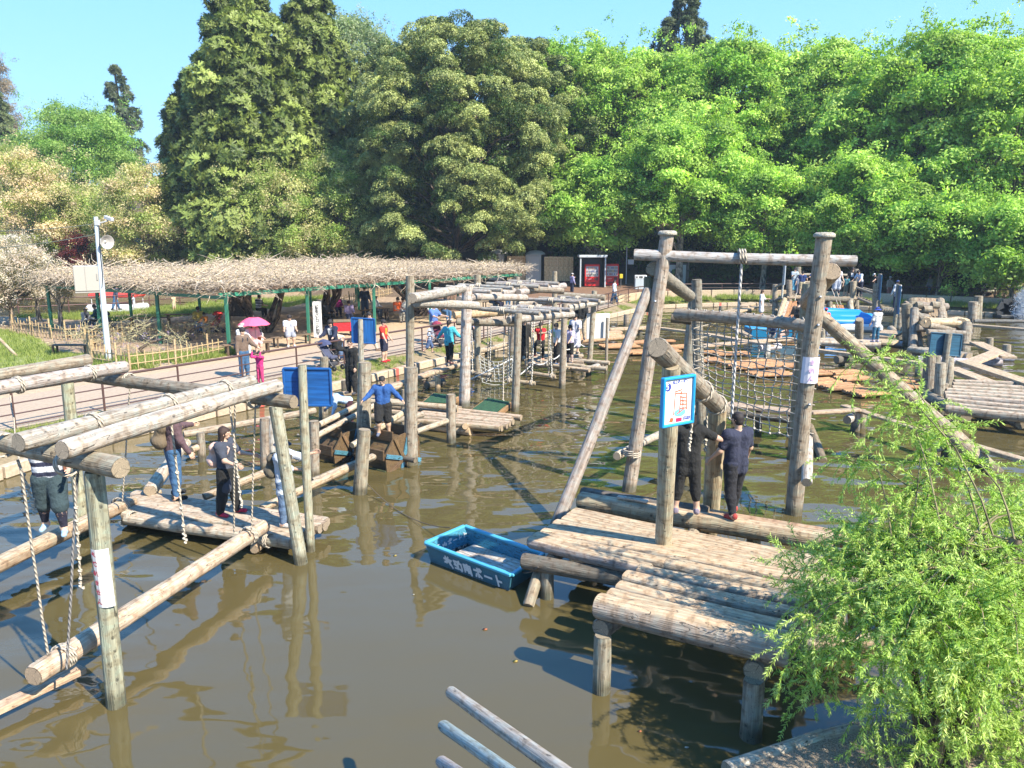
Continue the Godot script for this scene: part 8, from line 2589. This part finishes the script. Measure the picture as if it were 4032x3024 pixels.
	for k in 7:
		s = Shape.new()
		s.tone = Color(.04, .04, .04)
		var a := TAU * k / 7.0
		s.bar(V(0,.5,0), V(cos(a) * .75, .5 + sin(a) * .75, 0), .55, .10, .01, Vector3.BACK)
		obj("paddle", s.mesh(M.paint), t)
	s = Shape.new()
	s.tone = Color(.05, .05, .05)
	s.box(Transform3D(Basis(), V(.6,.12,0)), V(2.6,.22,.9), .05)
	obj("float", s.mesh(M.paint), t)
	var out := []
	var tones := PackedColorArray()
	rng.seed = 1431
	for k in 9000:
		var u := rng.randf()
		var p := V(.3 + u * 5.4 + rng.randfn(0, .2), 0, rng.randfn(0, .55 + u * .5))
		var env := 2.35 * sin(PI * pow(u, .55)) * (1.0 - u * .35) * exp(-p.z * p.z * .5)
		p.y = maxf(.02, env * sqrt(rng.randf()))
		var sc := rnd(.4, 1.5) * (1.25 - .6 * p.y / 2.4)
		out.append(Transform3D(Basis.from_scale(Vector3.ONE * sc), p))
		tones.append(Color.WHITE * rnd(.9, 1.0))
	var drop := Shape.new()
	for k in 6: drop.ball(V(rng.randfn(0, .11), rng.randfn(0, .11), rng.randfn(0, .11)), Vector3.ONE * rnd(.012, .032), 6)
	var o := scatter(self, "spray", drop.mesh(M.spray), out, tones)
	o.position = t.position
	tag(o, "white spray of water thrown up by the aerator on the right", "spray", "", "stuff")
	# gardens on the far path: benches of stone, low signs by the water
	for q in [V(-1,0,-34.88)]: pass

# ---- the visitors
func people() -> void:
	rng.seed = 1501
	var nv := Color(.018, .022, .05)
	var bk := Color(.012, .012, .015)
	var wh := Color(.56, .56, .57)
	var jean := Color(.045, .115, .23)
	var sit := {"hl": 84.0, "hr": 84.0, "kl": 84.0, "kr": 80.0, "al": 32.0, "ar": 30.0, "el": 50.0, "er": 55.0, "ol": 8.0, "or": 8.0, "lean": 8.0}
	# near the camera
	person(V(-7.31,0.5,-11.64), 15, 1.72, {"hl": 16.0, "hr": -10.0, "kl": 10.0, "kr": 8.0, "ar": 120.0, "or": 40.0, "er": 30.0, "al": 20.0, "el": 60.0, "ol": 25.0, "lean": 4.0, "spread": 6.0},
		{"top": nv, "stripe": Color(.56, .58, .62), "low": Color(.035, .055, .065), "down": 1.12, "loose": .024, "tights": Color(.012, .014, .03), "shoe": Color(.32, .48, .60), "cap": nv, "sleeve": .6, "wide": 1.12, "hem": .05}, "person in a navy and white striped shirt and dark shorts balancing on the flat log", .015)
	person(V(-6.3,0.33,-13.78), 125, 1.74, {"ar": 18.0, "al": 62.0, "el": 20.0, "ol": 30.0, "spread": 5.0, "hl": 4.0, "hr": 0.0, "lean": 4.0, "nod": 15.0}, {"top": Color(.105, .06, .07), "low": jean, "sleeve": 2.0, "shoe": bk, "pack": Color(.14, .105, .065), "wide": 1.08}, "person in plum jacket and blue jeans with khaki backpack on the log raft", .015)
	person(V(-4.98,0.33,-12.88), 80, 1.56, {"al": 38.0, "el": 40.0, "ar": 30.0, "er": 45.0, "look": 15.0, "nod": 4.0, "hl": 12.0, "hr": -6.0, "kl": 10.0}, {"top": Color(.05, .055, .08), "low": bk, "sleeve": .7, "loose": .02, "skirt": 0.0, "hem": .20, "shoe": Color(.62, .03, .07), "hair": Color(.03, .012, .01), "long": .2, "pack": Color(.60, .40, .33)}, "person in dark top and black trousers with pale pink backpack and red shoes", .015)
	person(V(-3.84,0.33,-12.39), 85, 1.50, {"al": 70.0, "el": 35.0, "ar": 50.0, "er": 40.0}, {"top": Color(.50, .55, .64), "low": Color(.10, .16, .26), "sleeve": 1.4, "hem": .12, "shoe": Color(.45, .42, .38), "cap": Color(.04, .05, .08), "bucket": true, "pack": Color(.10, .085, .06)}, "person in pale blouse and dark bucket hat half behind the leaning post", .015)
	person(V(-2.89,0.72,-16.82), 5, 1.36, {"ol": 42.0, "or": 38.0, "el": 25.0, "er": 30.0, "al": 22.0, "ar": 26.0, "hr": 26.0, "kr": 40.0, "kl": 10.0, "nod": 25.0}, {"top": Color(.02, .085, .27), "low": bk, "down": 1.0, "loose": .022, "sleeve": 2.0, "hem": .06, "shoe": Color(.12, .14, .2), "wide": 1.1}, "child in blue jacket and black shorts treading the right water wheel", .015)
	person(V(-4.8,0.5,-22.65), -30, 1.62, {"ar": 100.0, "er": 110.0, "al": 4.0, "ol": 8.0}, {"top": bk, "low": bk, "sleeve": 2.0, "shoe": Color(.05, .05, .06), "loose": .018}, "person all in black with white lettered trousers on the bank log", .018)
	person(V(-4.05,0.45,-18.72), -75, 1.25, {"lean": 72.0, "nod": -20.0, "al": 80.0, "ar": 95.0, "el": 10.0, "er": 20.0, "hl": 15.0, "hr": 5.0, "kl": 22.0, "kr": 22.0}, {"top": Color(.45, .58, .72), "low": Color(.06, .02, .03), "sleeve": 2.0, "shoe": Color(.10, .16, .32), "cap": Color(.20, .13, .10), "bucket": true}, "child in brown hat bending low over the left water wheel", .02)
	person(V(2.65,1,-11.15), 172, 1.60, {"ar": 20.0, "or": 62.0, "er": 12.0, "al": 8.0, "spread": 6.0}, {"top": bk, "low": bk, "down": 1.55, "sleeve": .75, "hem": .10, "shoe": Color(.20, .17, .22), "long": .15, "wide": .98}, "person in black tee shirt and cropped leggings behind the numbered board", .015)
	person(V(3.4,0.92,-11.24), 200, 1.60, {"al": 12.0, "ar": 12.0, "el": 30.0, "er": 26.0, "hl": -6.0, "hr": 14.0, "kl": 12.0, "ol": 18.0, "or": 20.0}, {"top": Color(.026, .030, .055), "low": bk * 1.3, "sleeve": .7, "hem": .05, "shoe": Color(.35, .05, .04), "wide": 1.04}, "person in navy tee shirt and black trousers beside the deck post", .015)
	# along the bank and the path
	var r := [
		[V(-2.31,0.52,-28.05), 160, 1.58, {"ol": 40.0, "or": 40.0, "er": 30.0, "hl": 14.0, "hr": -8.0, "kl": 8.0}, {"top": Color(.06, .42, .52), "low": bk, "sleeve": 2.0, "hem": .05, "shoe": Color(.08, .03, .04), "tail": true}, "person in turquoise jacket walking the log along the bank"],
		[V(-4.79,0.51,-28.52), 75, 1.56, {"al": 12.0, "ar": 20.0, "el": 20.0}, {"top": Color(.70, .03, .02), "panel": Color(.7, .3, .03), "low": nv, "down": .9, "loose": .02, "shoe": Color(.75, .02, .03)}, "child in red tee shirt and red shoes by the railing"],
		[V(-3.33,0.51,-30.74), 100, 1.0, {"hl": 25.0, "hr": -20.0, "kl": 20.0, "kr": 25.0, "al": 40.0, "ar": -30.0}, {"top": Color(.45, .5, .6), "stripe": nv, "low": Color(.07, .11, .22), "down": 1.2, "loose": .025, "cap": Color(.5, .5, .5), "bucket": true}, "toddler in striped top running along the railing"],
		[V(-6.54,0.51,-27.95), -20, 1.66, {"al": 45.0, "ar": 45.0, "el": 40.0, "er": 40.0, "lean": 12.0}, {"top": nv, "panel": wh, "low": bk, "sleeve": 2.0, "long": .2}, "person in navy hoodie pushing the navy pushchair"],
		[V(-6.44,0.51,-28.91), -85, 1.55, {"lean": 68.0, "al": 50.0, "ar": 60.0, "nod": 10.0, "hl": 10.0, "kl": 15.0, "kr": 10.0}, {"top": Color(.60, .47, .32), "low": Color(.10, .16, .28), "sleeve": 2.0, "hair": Color(.12, .06, .03), "long": .1}, "person in beige jacket bending over the navy pushchair"],
		[V(-5.82,0.51,-31.23), 80, 1.62, {"hl": 22.0, "hr": -16.0, "kr": 20.0, "al": -20.0, "ar": 25.0}, {"top": Color(.62, .48, .44), "low": Color(.50, .42, .33), "shoe": Color(.2, .14, .1), "sleeve": 1.0}, "person in pale pink walking past behind the middle blue board"],
		[V(-3.46,0.51,-33.94), 60, 1.70, {"al": 45.0, "ar": 45.0, "el": 35.0, "er": 35.0}, {"top": Color(.09, .17, .42), "low": Color(.30, .33, .40), "sleeve": .8, "wide": 1.12}, "person in blue tee shirt with the maroon pushchair"],
		[V(-1.76,0.51,-33.94), 95, 1.25, {"hl": 12.0, "hr": -10.0}, {"top": Color(.05, .16, .42), "low": bk, "shoe": Color(.5, .5, .6)}, "child in blue seen between the thick pale post and its neighbour"],
		[V(0.44,0.5,-28.33), 10, 1.66, {"ar": 60.0, "er": 60.0}, {"top": bk, "low": bk, "sleeve": 2.0, "hem": .3, "long": .3}, "person in a long black dress at the left of the queue"],
		[V(1.09,0.5,-28.98), -35, 1.42, {"ar": 80.0, "er": 60.0, "al": 70.0, "el": 70.0, "hr": 60.0, "kr": 70.0}, {"top": Color(.55, .012, .02), "low": bk, "shoe": Color(.7, .06, .02), "sleeve": 1.0, "down": 1.9}, "child in dark red top stepping onto the swing bars"],
		[V(1.63,0.5,-28.01), -60, 1.50, {"ar": 70.0, "or": 30.0, "al": 20.0}, {"top": Color(.62, .64, .66), "panel": Color(.3, .5, .3), "low": bk, "sleeve": .9, "shoe": Color(.05, .1, .2)}, "child in printed white tee shirt waiting at the swing bars"],
		[V(2.16,0.5,-28.33), -50, 1.40, {"al": 40.0}, {"top": Color(.60, .52, .68), "low": bk, "down": 1.1, "long": .1, "tights": Color(.4, .3, .28)}, "child in lilac tee shirt behind the slim front post"],
		[V(2.54,0.5,-30.73), -20, 1.55, {"al": 30.0, "el": 60.0}, {"top": Color(.55, .55, .62), "low": Color(.5, .5, .6), "cap": bk, "sleeve": 1.0, "skirt": 1.3}, "person in pale dress and black cap in the queue"],
		[V(3.16,0.5,-34.94), -10, 1.75, {"al": 20.0, "el": 40.0}, {"top": bk, "low": Color(.42, .33, .23), "sleeve": 2.0, "wide": 1.1}, "tall person in black jacket and khaki trousers on the pole ramp"],
		[V(-8.9,0.51,-25.21), 60, 1.66, {"al": 35.0, "el": 25.0}, {"top": Color(.15, .105, .075), "low": jean, "sleeve": 2.0, "pack": Color(.03, .035, .05)}, "person in brown jacket with dark backpack on the path"],
		[V(-8.02,0.51,-24.13), -20, 1.05, {"al": 100.0, "ar": 100.0, "el": 90.0, "er": 90.0}, {"top": Color(.55, .03, .18), "low": Color(.5, .04, .16), "sleeve": 2.0}, "small child in magenta leaning on the railing"],
		# beyond the vending machines' path and round the pond
		[V(4.8,0.6,-61.96), 120, 1.60, {"al": 50.0, "el": 70.0}, {"top": Color(.30, .28, .45), "low": nv, "sleeve": 2.0, "cap": wh}, "person in white hood and violet blue jacket before the drinks machines"],
		[V(7.08,0.55,-53.47), 70, 1.60, {"hl": 15.0, "hr": -14.0}, {"top": Color(.55, .58, .62), "low": jean * .6, "sleeve": 2.0, "panel": Color(.1, .4, .5)}, "person in pale top with teal bag walking by the far railing"],
		[V(14.51,0.5,-44.81), 60, 1.55, {"al": 30.0, "el": 60.0}, {"top": wh, "low": wh, "sleeve": 1.2, "long": .6, "skirt": 1.2, "hair": Color(.05, .02, .01)}, "long haired person in white seen just above the climbing net"],
		[V(18,1.54,-49.4), 10, 1.60, {"al": 30.0, "el": 80.0, "ar": 30.0, "er": 80.0}, {"top": Color(.30, .36, .40), "low": Color(.08, .28, .42), "skirt": 1.5}, "person in grey top and blue skirt on the slide platform"],
		[V(18.23,1.51,-49.2), 0, 1.2, {}, {"top": wh, "low": Color(.3, .3, .36)}, "small child in white beside the blue skirt on the platform"],
		[V(18.4,1.48,-49.1), 170, 1.45, {"ol": 30.0, "or": 30.0, "el": 60.0, "er": 60.0}, {"top": Color(.02, .045, .15), "low": Color(.45, .38, .24), "down": 1.0, "loose": .02}, "child in navy tee shirt and khaki shorts on the platform"],
		[V(19.59,1.44,-50.2), 180, 1.6, {"ol": 35.0, "or": 35.0, "el": 80.0, "er": 80.0}, {"top": Color(.02, .11, .38), "low": bk}, "person in bright blue shirt at the platform's back rail"],
		[V(20.64,1.42,-49.2), -10, 1.75, {"al": 20.0, "ar": 30.0}, {"top": Color(.54, .52, .54), "low": Color(.42, .45, .52), "down": 1.1, "loose": .03, "tights": nv, "cap": Color(.03, .08, .22), "wide": 1.1, "hem": .06}, "person in white baseball shirt and blue cap on the platform"],
		[V(21.24,1.4,-49.2), 0, 1.25, {"al": 30.0, "el": 70.0}, {"top": Color(.03, .12, .15), "low": Color(.15, .16, .12), "down": 1.2}, "child in dark teal on the platform"],
		[V(21.76,1.43,-49.6), -20, 1.72, {"al": 20.0, "el": 60.0}, {"top": bk, "panel": wh, "low": bk, "long": .1}, "person in black tee shirt with white print on the platform"],
		[V(22.22,1.39,-49.4), -60, 1.65, {"lean": 22.0, "al": 50.0, "ar": 50.0, "el": 30.0}, {"top": Color(.55, .62, .75), "low": nv, "sleeve": .8}, "person in pale blue shirt leaning over the platform's right rail"],
		[V(13.28,0.5,-35.69), 175, 1.68, {"al": 20.0, "el": 40.0}, {"top": Color(.11, .085, .06), "low": Color(.10, .085, .07), "pack": bk, "sleeve": 1.0}, "person with black backpack facing the left slide"],
		[V(14.74,0.5,-36.09), 150, 1.3, {}, {"top": Color(.75, .13, .02), "low": Color(.2, .22, .28), "cap": Color(.6, .03, .03)}, "child in orange vest and red cap below the slides"],
		[V(15.93,0.58,-33.47), 195, 1.50, {"ar": 20.0, "er": 40.0}, {"top": Color(.58, .58, .58), "low": Color(.03, .12, .20), "sleeve": 1.2, "cap": Color(.03, .06, .32), "bucket": true, "shoe": Color(.3, .3, .45), "hem": .05, "loose": .004}, "child in white blouse, blue hat and tight jeans on the narrow deck"],
		[V(22.83,0.88,-45.8), 200, 1.66, {"al": 10.0}, {"top": Color(.55, .57, .60), "low": nv, "sleeve": 2.0, "cap": Color(.03, .07, .2), "hem": .05}, "person in white jacket and navy cap on the pole bridge"],
		[V(22.87,1.63,-48.5), -80, 1.25, {"lean": 25.0, "al": 70.0}, {"top": bk, "low": bk, "cap": wh}, "child in black with white cap on the platform stairs"],
		[V(27.59,0.6,-56.54), 20, 1.62, {"al": 30.0, "el": 80.0}, {"top": Color(.30, .25, .21), "low": Color(.32, .12, .10), "sleeve": 2.0, "cap": Color(.45, .43, .38)}, "person in beige cap carrying a child on the far path"],
		[V(31.44,0.6,-58.23), -85, 1.62, {"hl": 12.0, "hr": -10.0}, {"top": Color(.42, .46, .48), "low": jean, "sleeve": 2.0, "long": .3, "hair": Color(.10, .05, .03)}, "person in pale grey jumper walking the far path on the right"],
		[V(31.38,0.6,-55.35), 30, 1.1, {"hl": 20.0, "hr": -20.0}, {"top": Color(.75, .04, .16), "low": Color(.15, .15, .17), "sleeve": 2.0}, "small child in bright pink on the far path"],
		[V(-25.18,0.5,-48.94), 130, 1.65, {"hl": 18.0, "hr": -16.0, "lean": 15.0}, {"top": Color(.05, .055, .10), "low": jean, "sleeve": 2.0, "cap": wh}, "person in dark top stooping behind the lamp pole"],
		[V(-21.26,0.5,-48.43), 60, 1.0, {"ar": 60.0, "el": 60.0}, {"top": Color(.60, .47, .28), "low": Color(.5, .42, .3), "down": 1.0}, "toddler in pale yellow on the grass behind the benches"],
		[V(-23.76,0.5,-48.43), -60, 1.0, {"al": 60.0}, {"top": Color(.45, .5, .6), "low": wh}, "toddler in white and blue bending beside a green post"],
		[V(-8.6,0.5,-45.03), 20, 1.74, {"ar": 20.0, "er": 60.0}, {"top": Color(.05, .07, .11), "low": Color(.06, .10, .17), "sleeve": 2.0, "wide": 1.08}, "person in checked dark shirt standing beside a green post"],
		[V(-0.27,0.5,-51.77), 40, 1.7, {}, {"top": Color(.3, .3, .35), "low": jean}, "person standing under the trellis's far end, mostly hidden"],
	]
	for q in r: person(q[0], q[1], q[2], q[3], q[4], q[5], .026)
	# seated: the point is the seat
	var s := [
		[V(-10.58,0.95,-29.96), 40, 1.58, {"top": wh, "low": Color(.6, .58, .55), "cap": Color(.62, .55, .45), "bucket": true, "sleeve": 1.5}, "person in white with straw hat sitting under the pink umbrella"],
		[V(-10.31,0.95,-30.4), 50, 1.58, {"top": Color(.70, .45, .45), "low": Color(.68, .42, .42), "sleeve": 1.2, "down": 1.0, "long": .3}, "person in pink sitting under the pink umbrella"],
		[V(-9.52,0.95,-32.8), 20, 1.68, {"top": Color(.52, .54, .60), "low": Color(.30, .31, .36), "down": 1.0, "loose": .02, "shoe": wh, "wide": 1.1}, "person in white tee shirt and grey shorts alone on a bench"],
		[V(-15.18,0.95,-37.17), 20, 1.58, {"top": Color(.60, .42, .08), "low": jean, "sleeve": 2.0, "hair": Color(.02, .01, .01)}, "person in yellow sitting in the trellis shade"],
		[V(-14.77,0.9,-36.96), -20, 1.2, {"top": Color(.65, .22, .04), "low": jean, "sleeve": 2.0}, "child in orange sitting beside the person in yellow"],
		[V(-21.94,0.7,-39.39), 80, 1.58, {"top": wh, "low": Color(.06, .09, .14), "sleeve": 2.0, "cap": Color(.5, .4, .3), "panel": Color(.06, .09, .14)}, "person in overalls and cap sitting on the grass behind the bamboo"],
		[V(-22.04,0.7,-40.83), -60, 1.65, {"top": Color(.02, .10, .15), "low": Color(.04, .05, .07), "sleeve": 2.0}, "person in dark teal sitting left of the lamp pole"],
		[V(-14.56,0.95,-44.2), 150, 1.65, {"top": Color(.05, .06, .08), "stripe": Color(.4, .42, .45), "low": bk}, "person in black and white check seated deep in the shade"],
		[V(-10.08,0.95,-44.54), 20, 1.55, {"top": Color(.35, .02, .17), "low": nv, "sleeve": 2.0, "cap": Color(.65, .6, .45), "bucket": true}, "person in magenta jacket and sun hat on the wagon bench"],
		[V(-8.63,0.95,-40.67), 20, 1.58, {"top": Color(.50, .40, .62), "low": Color(.1, .12, .2), "sleeve": 2.0, "cap": Color(.06, .03, .04)}, "person in lilac jacket and dark cap behind the red wagon"],
		[V(-10.93,0.95,-45.84), 20, 1.62, {"top": Color(.58, .52, .50), "low": Color(.3, .3, .35), "sleeve": 2.0}, "person in pale jacket at the left of the wagon bench"],
		[V(-9.82,0.95,-40.67), 60, 1.6, {"top": Color(.04, .04, .05), "low": bk, "sleeve": 2.0, "long": .5, "hair": Color(.10, .05, .03)}, "brown haired person in black beside the white sign"],
		[V(-7.82,0.95,-43.71), 60, 1.6, {"top": Color(.62, .62, .63), "low": Color(.05, .06, .09), "sleeve": 2.0, "long": .3}, "person in white jacket sitting between the green posts"],
		[V(-6.32,0.95,-42.14), 50, 1.7, {"top": Color(.78, .13, .03), "low": Color(.33, .31, .26), "sleeve": .2, "wide": 1.05}, "person in orange vest on a bench left of the tall slim post"],
		[V(-6.07,0.95,-42.52), 30, 1.6, {"top": Color(.55, .56, .52), "low": Color(.2, .28, .4), "sleeve": 2.0}, "person in pale top next to the orange vest"],
		[V(-3.78,0.95,-42.91), 40, 1.65, {"top": nv, "panel": wh, "low": jean, "sleeve": 2.0, "shoe": wh}, "person in navy with a bag on the bench right of the tall slim post"],
		[V(-4.37,0.95,-41.76), 20, 1.6, {"top": wh, "low": Color(.5, .1, .1), "sleeve": 2.0}, "person in white half behind the person in the blue tee shirt"],
		[V(-1.31,0.95,-49.2), 40, 1.6, {"top": Color(.70, .10, .03), "low": jean, "sleeve": 2.0}, "person in red orange sitting at the trellis's far end"],
		[V(-0.91,0.95,-48.69), 40, 1.6, {"top": nv, "low": nv, "sleeve": 2.0}, "person in navy sitting at the trellis's far end"],
		[V(12.1,0.55,-35.53), -30, 1.3, {"top": Color(.03, .05, .10), "low": Color(.1, .1, .1), "sleeve": 2.0}, "child in dark jacket sitting in the little blue boat"],
		[V(12.92,0.55,-36.04), -80, 1.4, {"top": Color(.5, .3, .28), "low": Color(.5, .34, .28), "sleeve": .4}, "person in short sleeves at the right end of the little blue boat"],
	]
	for q in s:
		var lk: Dictionary = q[3]
		lk.sit = true
		person(q[0], q[1], q[2], sit, lk, q[4], .028)
	# white lettering down the black trousers

func more_materials() -> void:
	var d := bytes_of(noise_image(256, 256, .04, 91, 5))
	var f := bytes_of(noise_image(256, 256, .2, 92, 2))
	M.worn_paint = mat(Color.WHITE, .55, picture(256, 256, func(x, y):
		var i: int = y * 256 + x
		var v := d[i] / 255.0 + (f[i] - 128) / 900.0
		if v > .66: return Color(.52, .42, .36)
		return Color.WHITE * (.86 + (v - .5) * .5)))
	M.board = mat(Color.WHITE, .5, picture(256, 256, func(x, y):
		var i: int = y * 256 + x
		var v := (d[(y / 4) * 256 + x] - 128) / 255.0
		return Color.WHITE * clampf(.9 + v * .35 + (.25 if f[i] > 222 else 0.0), 0, 1)))
	M.steel_pale = mat(Color.WHITE, .4); M.steel_pale.metallic = .3
	M.petal_cloth = leaf_mat(Color(.5, .5, .5), .8)
	M.spray = plain(Color(.85, .87, .90), .2)
	M.spray.backlight_enabled = true
	M.spray.backlight = Color(.8, .8, .8)
	M.mat = mat(Color.WHITE, .95, picture(128, 128, func(x, y):
		var v := .7 + (f[y * 256 + x] - 128) / 255.0 + (d[y * 256 + x] - 128) / 400.0
		return Color.WHITE * clampf(v, .2, 1)))

	dim(M.worn_paint, .75); dim(M.board, .75); dim(M.mat, .85)

func _ready() -> void:
	sky_and_sun()
	make_materials()
	more_materials()
	plant_meshes()
	setting()
	left_frame()
	bank_walk()
	overhead()
	tower()
	big_deck()
	boat()
	near_bits()
	railing()
	path_side()
	far_side()
	people()
	woodland()
	willow()
